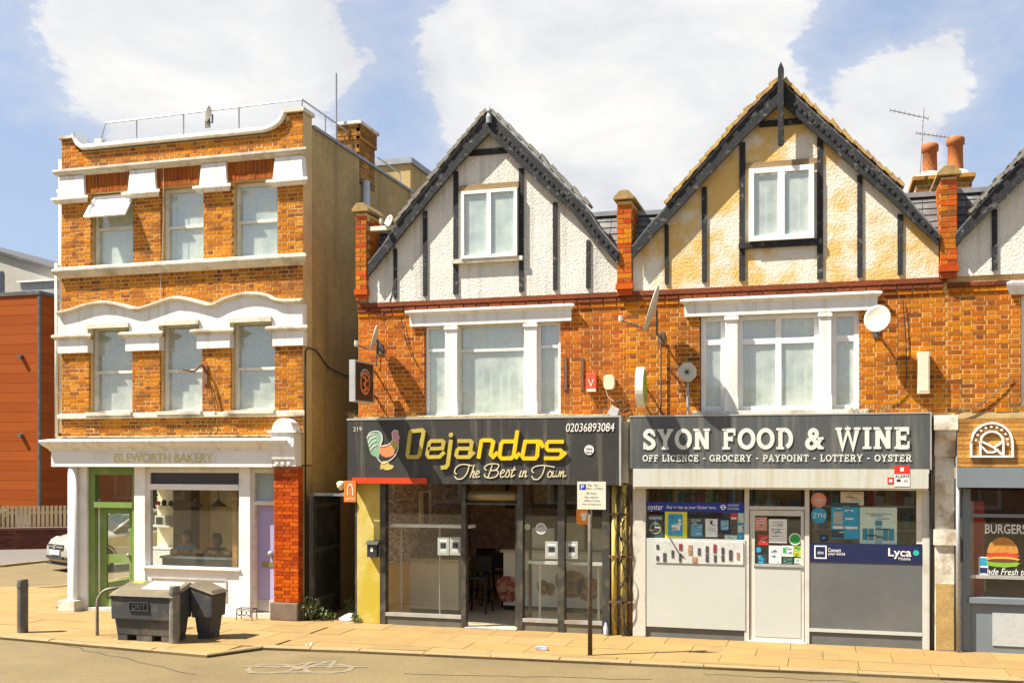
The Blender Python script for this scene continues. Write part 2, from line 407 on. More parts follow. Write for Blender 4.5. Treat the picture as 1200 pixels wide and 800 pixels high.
render_side = M('brown cement render', (.40, .28, .11, 1), .92, .25, .7, .16, 9, dirt=(.12, .09, .045, 1), dirt_amt=.6, dirt_scale=.5, streak=True, bump=.35, bs=25, edge=(.52, .78))
render_lo = M('tan cement render', (.42, .3, .12, 1), .92, .2, .9, .12, 12, dirt=(.1, .08, .05, 1), dirt_amt=.5, dirt_scale=1.5, bump=.25, bs=30)
lead = M('grey lead', (.28, .29, .3, 1), .5, .2, 3, .1, 20, dirt=(.12, .12, .12, 1), dirt_amt=.5, metal=.3)
slate = M('dark slate', (.10, .10, .10, 1), .7, .3, 3, .25, 30, dirt=(.26, .25, .22, 1), dirt_amt=.6, dirt_scale=5, bump=.4, bs=40)
black_timber = M('weathered black timber', (.024, .025, .027, 1), .75, .35, 6, .3, 50, dirt=(.2, .19, .17, 1), dirt_amt=.7, dirt_scale=11, bump=.5, bs=60, edge=(.58, .7), spec=.25)
brown_timber = M('brown timber lintel', (.25, .17, .08, 1), .85, .25, 5, .2, 40, dirt=(.07, .05, .03, 1), dirt_amt=.5, dirt_scale=5, bump=.4)
tilem = M('lichened clay tile', (.36, .22, .10, 1), .9, .3, 8, .25, 40, dirt=(.5, .38, .08, 1), dirt_amt=.75, dirt_scale=6, bump=.4, edge=(.44, .6))
metal = M('galvanised steel', (.42, .42, .42, 1), .42, .12, 4, .1, 30, dirt=(.2, .17, .13, 1), dirt_amt=.4, metal=.6)
alu = M('dull aluminium', (.5, .5, .47, 1), .4, .1, 4, .06, 30, dirt=(.25, .21, .15, 1), dirt_amt=.5, metal=.5)
darkmetal = M('dark grey metal', (.09, .09, .09, 1), .5, .2, 4, .15, 30, dirt=(.26, .22, .15, 1), dirt_amt=.5, dirt_scale=3, metal=.2)
rust = M('rusty iron', (.16, .08, .045, 1), .8, .3, 6, .2, 40)
cable = M('black cable', (.02, .02, .02, 1), .6)
gold = M('gold lettering', (.52, .43, .12, 1), .4, .1, 5, .05, 30, metal=.3)
green = M('sage green paint', (.155, .245, .055, 1), .45, .1, 2, .05, 20, dirt=(.4, .42, .25, 1), dirt_amt=.25, dirt_scale=3)
purple = M('lilac door paint', (.36, .33, .56, 1), .45, .06, 1.5, .03, 20, dirt=(.6, .58, .62, 1), dirt_amt=.2)
plum = M('plum engineering plinth', (.17, .12, .085, 1), .8, .25, 4, .2, 40, bump=.3)
g_up = glass('upstairs glass', (.95, .98, .95), .13, .26, (.72, .79, .72))
g_shop = glass('shop glass', (.96, .98, .96), .0, .006)
g_dark = glass('dark glass', (.25, .3, .3), .12, .03)
net = M('net curtain', (.74, .76, .66, 1), .95, .1, 5, .05, 30)
net_b = M('pale blue blind', (.66, .76, .74, 1), .9, .05, 3, .03, 30)
blindm = M('venetian blind', (.68, .72, .64, 1), .7, .08, 4, .05, 30)
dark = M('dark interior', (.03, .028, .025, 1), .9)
asphalt = M('sun bleached asphalt', (.165, .122, .055, 1), .93, .15, .6, .4, 70, dirt=(.115, .085, .042, 1), dirt_amt=.6, dirt_scale=.8, bump=.5, bs=160, edge=(.5, .7))
kerbm = M('granite kerb', (.27, .195, .09, 1), .9, .15, 3, .15, 50, dirt=(.14, .11, .07, 1), dirt_amt=.6, dirt_scale=3, bump=.3, bs=60)
slabs = [M('paving slab %s' % n, c, .9, .1, 2, .1, 45, dirt=(.15, .11, .06, 1), dirt_amt=.5, dirt_scale=1.6, bump=.2, bs=90, edge=(.52, .74))
         for n, c in (('a', (.255, .166, .058, 1)), ('b', (.27, .178, .066, 1)), ('c', (.243, .155, .053, 1)), ('d', (.26, .17, .056, 1)))]
joint = M('paving joint', (.15, .105, .045, 1), .95)
paint_w = M('worn white road paint', (.235, .18, .092, 1), .85, .1, 3, .1, 40, dirt=(.17, .14, .095, 1), dirt_amt=1, dirt_scale=7, edge=(.36, .5))

# ---------------------------------------------------------------- ground
RZ = -.05
road = kind(MB().add([(-900, -300, RZ), (900, -300, RZ), (900, 1500, RZ), (-900, 1500, RZ)], [(0, 1, 2, 3)]).build('road', asphalt, origin=(0, 0, 0)), 'structure')
KERB = [(9.0, 14.52), (2.41, 14.19), (-6.3, 13.76), (-7.75, 13.62), (-8.18, 12.86), (-12.08, 13.3), (-15.2, 13.75), (-17.2, 15.0), (-17.7, 16.4), (-17.1, 17.7), (-15.9, 18.9), (-15.5, 20.5), (-15.5, 46)]
pav = kind(MB().prism_xy(KERB + [(9, 46)], -.3, -.014).build('pavement', joint, origin=(0, 0, 0)), 'structure'); ORG[pav.name] = (0, 0, 0)
kerb = kind(bpy.data.objects.new('kerb', None), 'structure'); sc.collection.objects.link(kerb); ORG[kerb.name] = (0, 0, 0)
def inset(poly, d):
    out = []
    for i, p in enumerate(poly):
        a = Vector(poly[max(i - 1, 0)]); b = Vector(poly[min(i + 1, len(poly) - 1)]); t = (b - a).normalized()
        out.append((p[0] + t.y * d, p[1] - t.x * d))
    return out
def kerb_run(poly, parent, zt=.004):
    inn = inset(poly, .14)
    for i in range(len(poly) - 1):
        a, b = Vector(poly[i]), Vector(poly[i + 1]); c, d = Vector(inn[i]), Vector(inn[i + 1]); n = max(1, round((b - a).length / .92))
        if (a - b).length > 20: n = 6
        for j in range(n):
            g = .006 / max((b - a).length, .1); t0, t1 = j / n + g, (j + 1) / n - g
            q = [a.lerp(b, t0), a.lerp(b, t1), c.lerp(d, t1), c.lerp(d, t0)]
            dz = random.uniform(-.006, .004)
            m = MB(); o = Vector((0, 0)); n2 = (q[3] - q[0]).normalized() * .02
            m.add([(*q[0], -.3), (*q[1], -.3), (*q[2], -.3), (*q[3], -.3), (*q[0], zt - .02 + dz), (*q[1], zt - .02 + dz), (*(q[1] + n2), zt + dz), (*q[2], zt + dz), (*q[3], zt + dz), (*(q[0] + n2), zt + dz)],
                  [(0, 1, 5, 4), (4, 5, 6, 9), (9, 6, 7, 8), (1, 2, 7, 6, 5), (3, 0, 4, 9, 8), (2, 3, 8, 7)])
            m.build('kerb_stone', kerbm, parent)
kerb_run(KERB[::1], kerb)
# paving slabs, one object each
def inside(p, poly):
    x, y = p; c = False
    for i in range(len(poly)):
        (x1, y1), (x2, y2) = poly[i], poly[i - 1]
        if (y1 > y) != (y2 > y) and x < (x2 - x1) * (y - y1) / (y2 - y1) + x1: c = not c
    return c
PV = inset(KERB, .15); PVP = PV + [(9, 46)]
slab_me = []
def clip_poly(poly, a, b, sgn):      # keep the part of poly on one side of line a-b
    a, b = Vector(a), Vector(b); n = Vector((-(b - a).y, (b - a).x)) * sgn; out = []
    for i in range(len(poly)):
        p, q = Vector(poly[i - 1]), Vector(poly[i]); dp, dq = (p - a).dot(n), (q - a).dot(n)
        if (dp >= 0) != (dq >= 0): out.append(tuple(p.lerp(q, dp / (dp - dq))))
        if dq >= 0: out.append(tuple(q))
    return out
def slab_row(y0, y1, x0, x1, off, L=.9, edge=None):
    x = x0 - off; 
    while x < x1:
        w = L; a, b = max(x, x0) + .004, min(x + w, x1) - .004; x += w
        if b - a < .1: continue
        q = [(a, y0 + .004), (b, y0 + .004), (b, y1 - .004), (a, y1 - .004)]
        if edge:
            for e0, e1 in edge:
                if len(q) > 2 and min(e0[0], e1[0]) - 1.2 < (a + b) / 2 < max(e0[0], e1[0]) + 1.2: q = clip_poly(q, e0, e1, -1 if e0[0] > e1[0] else 1)
        if len(q) < 3: continue
        cx, cy = sum(p[0] for p in q) / len(q), sum(p[1] for p in q) / len(q)
        if not inside((cx, cy), PVP): continue
        dz = random.uniform(-.0025, .0025)
        MB().prism_xy(q, -.05, dz).build('paving_slab', random.choice(slabs), pav)
E1 = [(PV[0], PV[1]), (PV[1], PV[2]), (PV[2], PV[3])]
rows = [16.12 - .62 * i for i in range(5)]
for i in range(4): slab_row(rows[i + 1], rows[i], -7.6, 8, (i % 2) * .45, .9, E1)
slab_row(16.12, 19.0, -8.3, -7.45, 0, .9)
rows = [16.12 - .62 * i for i in range(7)]
E2 = [(PV[4], PV[5]), (PV[5], PV[6])]
for i in range(6): slab_row(rows[i + 1], rows[i], -16.9, -7.6, (i % 2) * .45 + .2, .9, E2 if rows[i + 1] < 14.2 else None)
for i in range(8): slab_row(16.12 + .62 * i, 16.74 + .62 * i, -17.2, -13.45, (i % 2) * .45, .9)
# far side of the side street
FK = [(-30, 21.3), (-21.2, 21.6), (-20.3, 22.4), (-20.1, 24), (-20.1, 60)]
fp = kind(MB().prism_xy([(x, y) for x, y in FK] + [(-60, 60), (-60, 21)], -.3, 0).build('far_pavement', M('far tarmac pavement', (.13, .115, .1, 1), .9, .15, 2, .15, 40), origin=(0, 0, 0)), 'structure'); ORG[fp.name] = (0, 0, 0)
kerb_run([(x, y) for x, y in FK], kerb, .006)
# painted marks
def mark(name, label, strokes, w, mat=paint_w):
    m = MB(); i = 0
    for s, closed in strokes:
        k = len(m.v); m.ribbon(s, w, 0, .004, closed)
        m.v[k:] = [(x, z, RZ + .004 + i * .0006 - y) for x, y, z in m.v[k:]]; i += 1
    m2 = MB(); n = 0
    o = m.build(name, mat, origin=(0, 0, 0)); return o
def ring(cx, cy, r, n=20): return [(cx + r * math.cos(2 * math.pi * j / n), cy + r * math.sin(2 * math.pi * j / n)) for j in range(n)]
c1 = G(318, 783, RZ); c2 = G(385, 783, RZ)
bk = [(ring(c1[0], c1[1], .3), True), (ring(c2[0], c2[1], .3), True), ([c1, (c1[0] + .3, c1[1] + .5), (c2[0] - .15, c2[1] + .5), c2], False),
      ([(c1[0] + .35, c1[1]), (c2[0] - .2, c2[1] + .48)], False), ([G(285, 781, RZ), G(430, 781, RZ)], False), ([G(290, 788, RZ), G(404, 787, RZ)], False), ([(c1[0] + .32, c1[1] + .5), (c1[0] + .35, c1[1])], False)]
tag(mark('road_marking', '', bk, .07), 'worn white cycle symbol painted on the road', 'road marking')
tag(mark('edge_line', '', [([G(-120, 704, RZ), (-17.35, 19.0), (-16.3, 19.75), (-15.95, 21), (-15.95, 40)], False)], .1), 'thin pale line along the side street edge', 'road marking')

crackm = M('tar filled crack', (.05, .04, .025, 1), .8)
for k, (pa, pb) in enumerate((((470, 789), (760, 796)), ((60, 752), (230, 790)), ((820, 789), (1010, 799)))):
    a, b = Vector(G(*pa, RZ)), Vector(G(*pb, RZ)); r = random.Random(k); pts = [tuple(a.lerp(b, i / 14) + Vector((r.uniform(-.05, .05), r.uniform(-.05, .05)))) for i in range(15)]
    tag(mark('road_crack', '', [(pts, False)], .018, crackm), ('crack in the road in front of the takeaway', 'crack in the road left of the painted symbol', 'crack in the road in front of the food shop')[k], 'crack', 'cracks in the road')
# ---------------------------------------------------------------- windows
def window(parent, x0, x1, z0, z1, y, bars_x=(), bars_z=(), fr=.055, frame=None, pane=None, back=None, dep=.07, bar=.045, curtain='net', gap=.04, sill=None):
    """a frame with its glazing bars; each pane is a piece of its own, a hanging behind"""
    frame = frame or upvc; pane = pane or g_up
    m = MB(); m.box(x0, x0 + fr, y, y + dep, z0, z1); m.box(x1 - fr, x1, y, y + dep, z0, z1)
    m.box(x0 + fr, x1 - fr, y + .002, y + dep, z0, z0 + fr); m.box(x0 + fr, x1 - fr, y + .002, y + dep, z1 - fr, z1)
    xs = [x0 + fr] + [b for b in bars_x] + [x1 - fr]
    for b in bars_x: m.box(b - bar / 2, b + bar / 2, y + .004, y + dep, z0 + fr, z1 - fr)
    zs = [z0 + fr] + list(bars_z) + [z1 - fr]
    for i in range(len(xs) - 1):
        for b in bars_z: m.box(xs[i] + (bar / 2 if i else 0), xs[i + 1] - (bar / 2 if i < len(xs) - 2 else 0), y + .006, y + dep, b - bar / 2, b + bar / 2)
    w = m.build('window', frame, parent)
    for i in range(len(xs) - 1):
        for j in range(len(zs) - 1):
            a, b = xs[i] + (bar / 2 if i else 0), xs[i + 1] - (bar / 2 if i < len(xs) - 2 else 0)
            c, d = zs[j] + (bar / 2 if j else 0), zs[j + 1] - (bar / 2 if j < len(zs) - 2 else 0)
            box(a - .003, b + .003, y + dep * .55, y + dep * .55 + .006, c - .003, d + .003).build('pane', pane, w)
    yb = y + dep + gap
    if curtain == 'net':
        n = max(12, int((x1 - x0) / .02)); pts = []
        ph = random.uniform(0, 6)
        for i in range(n + 1):
            t = i / n; pts.append((x0 + t * (x1 - x0), yb + .02 + .03 * math.sin(t * n * .8 + ph) + .02 * math.sin(t * n * .31 + 2 * ph)))
        k = MB(); o = [(a, b, z0 + .02) for a, b in pts] + [(a, b, z1) for a, b in pts]
        k.add(o, [(i, i + 1, i + n + 2, i + n + 1) for i in range(n)]); k.build('net_curtain', back or net, w, smooth=True)
    elif curtain == 'blind':
        k = MB(); z = z0 + .03; 
        while z < z1 - .02:
            k.add([(x0 + .02, yb - .012, z - .012), (x1 - .02, yb - .012, z - .012), (x1 - .02, yb + .012, z + .012), (x0 + .02, yb + .012, z + .012)], [(0, 1, 2, 3)]); z += .03
        k.build('venetian_blind', back or blindm, w)
    elif curtain == 'roller':
        box(x0, x1, yb, yb + .004, z0 + .01, z1).build('roller_blind', back or net_b, w)
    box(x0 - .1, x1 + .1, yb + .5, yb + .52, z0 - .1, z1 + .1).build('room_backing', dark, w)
    return w

# ================================================================ bakery
bk = thing('corner_bakery_building', 'three storey orange brick corner building with white arched window heads above a bakery', 'building', (X(212), YF, 0))
BX0, BX1 = X(72), X(355)
ZS2, ZS2t = 6.005, Z(200, 311.5) + .0
def bz(py, px=212): return Z(px, py)
w2 = [(X(106), X(156), Z(131, 314), Z(131, 226)), (X(188), X(238.5), Z(213, 308), Z(213, 218)), (X(272), X(325), Z(298, 304), Z(298, 210))]
w1 = [(X(104), X(155), Z(130, 485), Z(130, 382)), (X(187), X(237), Z(212, 484), Z(212, 377)), (X(270), X(322), Z(296, 482), Z(296, 373))]
zb2 = sum(w[2] for w in w2) / 3; zt2 = sum(w[3] for w in w2) / 3; zb1 = sum(w[2] for w in w1) / 3; zt1 = sum(w[3] for w in w1) / 3
w2 = [(a, b, zb2, zt2) for a, b, c, d in w2]; w1 = [(a, b, zb1, zt1) for a, b, c, d in w1]
ZTOP = 8.3
xl_end, xr_end = X(86), X(335)
def partop(x):
    if x < xl_end or x > xr_end: return 8.62
    if x > X(318): return 8.3 + .3 * ((x - X(318)) / (xr_end - X(318))) ** 2
    if x < X(96): return 8.3 + .26 * ((X(96) - x) / (X(96) - xl_end)) ** 2
    return 8.3
holes = w2 + w1
# backing with mortar face, 3.1 .. 8.28
fw = holed_wall(BX0, BX1, 2.62, 8.27, YF + .004, YF + .33, holes)
fw.box(BX0, X(86), YF + .004, YF + .33, 8.27, 8.52); fw.box(xr_end, BX1, YF + .004, YF + .33, 8.27, 8.58)
fw = fw.build('front_wall', mortar_y, bk)
zw0, zw1 = 4.72, 5.3
caps2 = [(70, 101.5), (152.5, 185), (236, 268), (322, 357)]
lint = [(w[0], w[1], w[3], 7.86) for w in w2]
brick_wall(fw, BX0 + .003, BX1 - .003, 3.13, 8.62, YF, holes + [(BX0 - 1, BX1 + 1, 7.62, 7.93)] + [(BX0 - 1, BX1 + 1, zw0, zw1 - .05)] + [(BX0 - 1, BX1 + 1, 5.99, 6.2)], by1, by2, 300, top=partop, seed=3)
# rubbed brick lintels: bricks on end
zl0, zl1 = zt2, 7.86
sm = 0
for i in range(3):
    a, b = X(caps2[i][1]) - .02, X(caps2[i + 1][0]) + .02; n = round((b - a) / .076); st = (b - a) / n
    for k in range(n):
        m = MB().add(*brick_verts(a + k * st + .004, a + (k + 1) * st - .004, YF - .004 + random.uniform(-.003, .003), zl0 + .01, zl1)); m.build('lintel_brick', bl1, fw)
# window reveals backing is the wall; sashes
def sash(w, yb, rail, cur, back=None, openlight=False):
    x0, x1, z0, z1 = w
    return window(bk, x0 + .01, x1 - .01, z0 + .01, z1 - .01, YF + yb, (), (rail,), .06, oldframe, g_up, back, .08, .05, cur, .02)
sash(w2[1], .13, Z(213, 264), 'roller', net_b); sash(w2[2], .13, Z(298, 257.5), 'roller', net_b)
wv = sash(w2[0], .13, Z(131, 266), 'roller', net_b)
# top light swung out on its head hinge
x0, x1, z0, z1 = w2[0]; zr = Z(131, 262); yh = YF + .1
ang = math.radians(33); Lh = (z1 - zr - .05)
m = MB()
def rot_box(m, a0, a1, s0, s1, t):      # panel coords: along x, down the leaf s, thickness t
    pts = []
    for s_, tt in ((s0, 0), (s1, 0), (s1, t), (s0, t)):
        pts.append((yh - s_ * math.sin(ang) - tt * math.cos(ang), z1 - .05 - s_ * math.cos(ang) + tt * -math.sin(ang) * -1))
    m.prism_yz(pts, a0, a1)
rot_box(m, x0 + .02, x0 + .07, 0, Lh, .04); rot_box(m, x1 - .07, x1 - .02, 0, Lh, .04); rot_box(m, x0 + .07, x1 - .07, 0, .05, .038); rot_box(m, x0 + .07, x1 - .07, Lh - .05, Lh, .038)
ol = m.build('open_top_light', upvc, bk); m = MB(); rot_box(m, x0 + .07, x1 - .07, .05, Lh - .05, .012)
m.build('pane', M('sunlit obscured pane', (.75, .76, .74, 1), .25, .03), ol)
for i, w in enumerate(w1): sash(w, .14, Z((130, 212, 296)[i], (435, 433.5, 431)[i]), 'blind')
# string courses, capitals, sills
def moulding(name, prof, x0, x1, mat=stone, ret=True, parent=bk, yb=YF):
    """prof: (projection, z) outline seen from the side, run along x; closed back into the wall"""
    m = MB(); e = max(p for p, z in prof) * .8 if ret else 0
    pts = [(yb - p, z) for p, z in prof] + [(yb + .05, prof[-1][1]), (yb + .05, prof[0][1])]
    n = len(pts)
    A_ = [(x0 - (max(p, 0) if ret else 0), yb - p, z) for p, z in prof] + [(x0 - 0, yb + .05, prof[-1][1]), (x0, yb + .05, prof[0][1])]
    B_ = [(x1 + (max(p, 0) if ret else 0), yb - p, z) for p, z in prof] + [(x1 + 0, yb + .05, prof[-1][1]), (x1, yb + .05, prof[0][1])]
    m.add(A_ + B_, [tuple(range(n)), tuple(range(2 * n - 1, n - 1, -1))] + [(i, i + n, (i + 1) % n + n, (i + 1) % n) for i in range(n)])
    return m.build(name, mat, parent)
moulding('cornice', [(.03, 7.84), (.09, 7.88), (.11, 7.92), (.11, 7.96), (.02, 7.985)], BX0, BX1)
moulding('string_course', [(.03, 6.0), (.05, 6.03), (.1, 6.07), (.12, 6.12), (.12, 6.155), (.03, 6.2)], BX0, BX1)
for i, (a, b) in enumerate(caps2):
    xa, xb = X(a), X(b)
    if i == 0: xa = BX0 - .03
    if i == 3: xb = BX1 + .03
    m = MB(); zt, zm = 7.838, 7.47
    y0, y1 = YF - .05, YF + .1
    m.add([(xa - .0, YF - .07, zm), (xb + .0, YF - .07, zm), (xb, y1, zm), (xa, y1, zm), (xa + .03, YF - .055, zt), (xb - .03, YF - .055, zt), (xb - .03, y1, zt), (xa + .03, y1, zt)],
          [(0, 3, 2, 1), (4, 5, 6, 7), (0, 1, 5, 4), (1, 2, 6, 5), (2, 3, 7, 6), (3, 0, 4, 7)])
    m.build('capital', white, bk)
    moulding('impost', [(.06, 7.35), (.075, 7.39), (.11, 7.41), (.11, 7.455), (.07, 7.468)], xa, xb, white)
# wavy white band of segmental heads
cw = [(70, 368), (87, 364.5), (105.6, 358.5), (124, 356), (143, 359), (162, 363.5), (175, 360.6), (200, 352.2), (207, 351), (222, 352.5), (240, 357), (251, 359), (268, 351.2), (292, 345.8), (315, 348.5), (328, 354), (357, 354)]
cwp = [(X(a) if a not in (70, 357) else (BX0 - .02 if a == 70 else BX1 + .02), Z(a, b)) for a, b in cw]
sm_ = catmull([(x, z, 0) for x, z in cwp], 5); wave = [(x, z) for x, z, _ in sm_]
zi = 4.965
m = MB()
# strips between the openings and the wave
def zwave(x):
    for (xa, za), (xb, zb) in zip(wave, wave[1:]):
        if xa <= x <= xb: return za + (zb - za) * (x - xa) / max(xb - xa, 1e-6)
    return wave[0][1] if x < wave[0][0] else wave[-1][1]
cols = sorted({w_[0] for w_ in wave} | {v for w_ in w1 for v in (w_[0] + .02, w_[1] - .02)})
def inwin(x): return any(w_[0] + .02 < x < w_[1] - .02 for w_ in w1)
for xa, xb in zip(cols, cols[1:]):
    lo = zt1 - .03 if inwin((xa + xb) / 2) else zi
    m.prism([(xa, lo), (xb, lo), (xb, zwave(xb) - .02), (xa, zwave(xa) - .02)], YF - .06, YF + .1)
m.build('arched_band', white, bk)
m = MB(); prof = [(-.03, -.0), (.09, 0.0), (.13, .03), (.13, .06), (.03, .085), (-.03, .085)]
ring_ = []
for x, z in wave: ring_.append([(x, YF - p, z - .03 + h) for p, h in prof])
n = len(prof); fs = []
for i in range(len(ring_) - 1):
    for j in range(n): fs.append((i * n + j, i * n + (j + 1) % n, (i + 1) * n + (j + 1) % n, (i + 1) * n + j))
m.add([v for r in ring_ for v in r], fs + [tuple(range(n)), tuple((len(ring_) - 1) * n + j for j in range(n))]); m.build('wave_cornice', stone, bk)
caps1 = [(70, 105), (149, 188.5), (232.5, 271), (321, 357)]
for i, (a, b) in enumerate(caps1):
    xa, xb = X(a), X(b)
    if i == 0: xa = BX0 - .03
    if i == 3: xb = BX1 + .03
    box(xa, xb, YF - .055, YF + .1, 4.64, 4.88).build('capital', white, bk)
    moulding('impost', [(.06, 4.872), (.08, 4.9), (.11, 4.925), (.11, 4.96), (.06, 4.98)], xa, xb, stone)
for w in w1:   # flat heads drawn back into the opening
    box(w[0] + .02, w[1] - .02, YF - .1, YF - .06, w[3] - .06, w[3] + .02).build('window_head', stone, bk)
moulding('sill_course', [(.03, 3.44), (.055, 3.46), (.055, 3.52), (.0, 3.545)], BX0, BX1, stone)
for w in w1: box(w[0] - .02, w[1] + .02, YF - .085, YF + .2, 3.5, 3.56).build('window_sill', stone, bk)
# parapet coping with its upswept ends
cop = [(X(85.5), 8.60), (X(87), 8.5), (X(90), 8.4), (X(95), 8.33), (X(102), 8.305)] + [(X(p), 8.305) for p in (150, 200, 250, 300)] + [(X(312), 8.315), (X(322), 8.35), (X(330), 8.43), (X(334), 8.52), (X(336), 8.6)]
cs = [(x, z) for x, z, _ in catmull([(x, z, 0) for x, z in cop], 4)]
m = MB(); prof = [(-.33, 0), (.04, 0), (.07, .02), (.07, .05), (.04, .085), (-.33, .085)]; n = len(prof); ring_ = []
for i, (x, z) in enumerate(cs):
    a = cs[max(i - 1, 0)]; b = cs[min(i + 1, len(cs) - 1)]; t = Vector((b[0] - a[0], b[1] - a[1])).normalized(); nn = Vector((-t.y, t.x))
    ring_.append([(x + nn.x * h, YF - p, z + nn.y * h) for p, h in prof])
fs = [(i * n + j, i * n + (j + 1) % n, (i + 1) * n + (j + 1) % n, (i + 1) * n + j) for i in range(len(ring_) - 1) for j in range(n)]
m.add([v for r in ring_ for v in r], fs + [tuple(range(n)), tuple((len(ring_) - 1) * n + j for j in range(n))]); m.build('coping', white, bk)
box(X(334), BX1 + .04, YF - .05, YF + .36, 8.59, 8.66).build('coping_end', stone, bk, bevel=.008)
box(BX0 - .04, X(86), YF - .04, YF + .36, 8.53, 8.58).build('coping_end', stone, bk, bevel=.008)
# flank wall to the alley, street flank, roof
ZR = 8.42
m = MB(); m.box(BX1 - .3, BX1, YF + .335, YF + 10, -.0, ZR); m.build('side_wall', render_side, bk)
box(BX1 - .34, BX1 + .04, YF + .36, YF + 10, ZR, ZR + .05).build('side_coping', lead, bk)
m = holed_wall(BX0 + .33 - .33, BX0 + .3, 2.6, 8.3, 0, 1, [])
m = MB(); m.box(BX0, BX0 + .3, YF + .335, YF + 10, 2.62, 8.5); m.box(BX0, BX0 + .3, YF + 3.4, YF + 10, 0, 2.615); 
lw = m.build('street_flank', mortar_y, bk)
m = MB(); z = 3.1; k = 0
while z < 8.4:
    y = YF + .02 + (.1 if k % 2 else 0); 
    while y < YF + 2.2:
        w_ = .198 if (int((y) * 10) + k) % 2 else .095
        m.box(BX0 - .006, BX0 + .02, y, y + w_, z, z + .058); y += w_ + .011
    z += .0685; k += 1
kind(m.build('brickwork', by2, lw), 'stuff')
for zc, p_, h in ((7.84, .1, .13), (7.38, .1, .09), (6.02, .11, .17), (5.3, .12, .08), (4.88, .1, .1), (4.64, .05, .22), (3.44, .05, .1)):
    box(BX0 - p_, BX0 + .01, YF + .06, YF + 6, zc, zc + h).build('flank_moulding', stone if h < .2 else white, bk)
for yy in (.5, 2.6): box(BX0 - .07, BX0 + .01, YF + yy, YF + yy + .5, 4.65, 5.3).build('flank_capital', white, bk)
box(BX0 + .3, BX1 - .3, YF + .33, YF + 10, 7.7, 7.9).build('flat_roof', lead, bk)
box(BX0, BX1, YF + 10, YF + 10.3, 0, 8.42).build('rear_wall', render_side, bk)
def pipe(parent, pts, r, mat, name='downpipe', n=10): return MB().tube(pts, r, n).build(name, mat, parent, smooth=True)
pipe(bk, [(BX0 - .11, YF + .12, 8.2), (BX0 - .11, YF + .12, 3.2)], .04, oldframe)
pipe(bk, [(BX0 - .15, YF + .05, 6.3), (BX0 - .15, YF + .05, 3.12)], .03, oldframe)
for zz in (7.6, 5.6, 3.9): box(BX0 - .17, BX0, YF + .07, YF + .17, zz, zz + .06).build('pipe_bracket', oldframe, bk)
# chimney on the flank
cx1 = BX1 + .0; cy0, cy1 = 18.35, 19.08; cx0 = X(397, cy0)
ch = box(cx0 + .006, cx1 - .006, cy0 + .006, cy1 - .006, 7.9, 9.1).build('chimney_stack', mortar_y, bk)
L_ = ORG[bk.name]; m = MB(); z = 7.95; k = 0
while z < 9.03:
    e = .03 if z > 8.75 else 0
    for fx in (0, 1):
        if fx == 0:
            x = cx0 - e - (0.06 if k % 2 else 0)
            while x < cx1 + e:
                w_ = .215 if ((k + int((x - cx0) * 9)) % 2) else .1025
                a, b = max(x, cx0 - e), min(x + w_, cx1 + e); x += w_ + .011
                if b - a > .02: MB().add(*brick_verts(a, b, cy0 - e, z, z + .065)).build('brick', bc1, ch)
        else:
            y = cy0 - e - (0.06 if k % 2 else 0) + .05
            while y < cy1 + e:
                w_ = .215; a, b = max(y, cy0 - e), min(y + w_, cy1 + e); y += w_ + .011
                if b - a > .02: box(cx1 - .05, cx1 + e + .002, a, b, z, z + .065).build('brick', bc1, ch)
    z += .076; k += 1
box(cx0 - .07, cx1 + .07, cy0 - .07, cy1 + .07, 9.07, 9.13).build('chimney_cap', stone, bk, bevel=.01)
# rear parapet beyond
rp = MB(); rp.box(BX1 - .75, BX1 + .02, 20.9, 24, 8.3, 9.02); rp.build('rear_parapet', render_lo, bk)
box(BX1 - .8, BX1 + .07, 20.85, 24, 9.02, 9.14).build('parapet_cap', lead, bk)
# roof railing
zr_ = 8.93; ya = YF + .35
pt = lambda px, py, y: (X(px, y), y, Z(px, py, y))
rail = MB(); a, b, c = pt(124, 138.5, ya), pt(343, 112, ya), (BX1 - .18, 18.3, zr_ - .02)
a = (a[0], ya, zr_ - .05); b = (BX1 - .2, ya, zr_)
rail.tube([(a[0] - .12, ya, 8.55), a, b], .016, 6); rail.tube([b, c], .016, 6)
for px in (160, 215, 280): rail.tube([(X(px, ya), ya, 8.3), (X(px, ya), ya, zr_ - .03)], .014, 6)
rail.tube([(b[0], ya, 8.3), b], .014, 6); rail.tube([(BX1 - .19, 17.3, 8.3), (BX1 - .19, 17.3, zr_ - .01)], .014, 6)
rail.build('roof_railing', metal, bk)
MB().tube([(BX1 - .1, 19.4, 8.75), (BX1 - .1, 20.6, 8.75), (BX1 - .1, 20.65, 8.4)], .016, 6).build('rear_railing', metal, bk)
# soil pipe and cable on the flank
pipe(bk, [(BX1 + .08, YX(429, BX1 + .08), 6.0), (BX1 + .08, YX(429, BX1 + .08), 8.02)], .07, M('grey plastic pipe', (.5, .52, .55, 1), .5), 'vent_pipe')
cb = [(BX1 + .02, YF + .06, 3.3), (BX1 + .02, YF + .06, 4.55), (BX1 + .02, YF + .16, 4.62), (BX1 + .02, YF + .45, 4.6), (BX1 + .02, YF + .9, 4.35), (BX1 + .02, YF + 1.6, 4.25), (BX1 + .02, YF + 2.4, 4.3)]
pipe(bk, [(BX1 + .02, YF + .06, .4)] + cb, .012, cable, 'cable', 6)
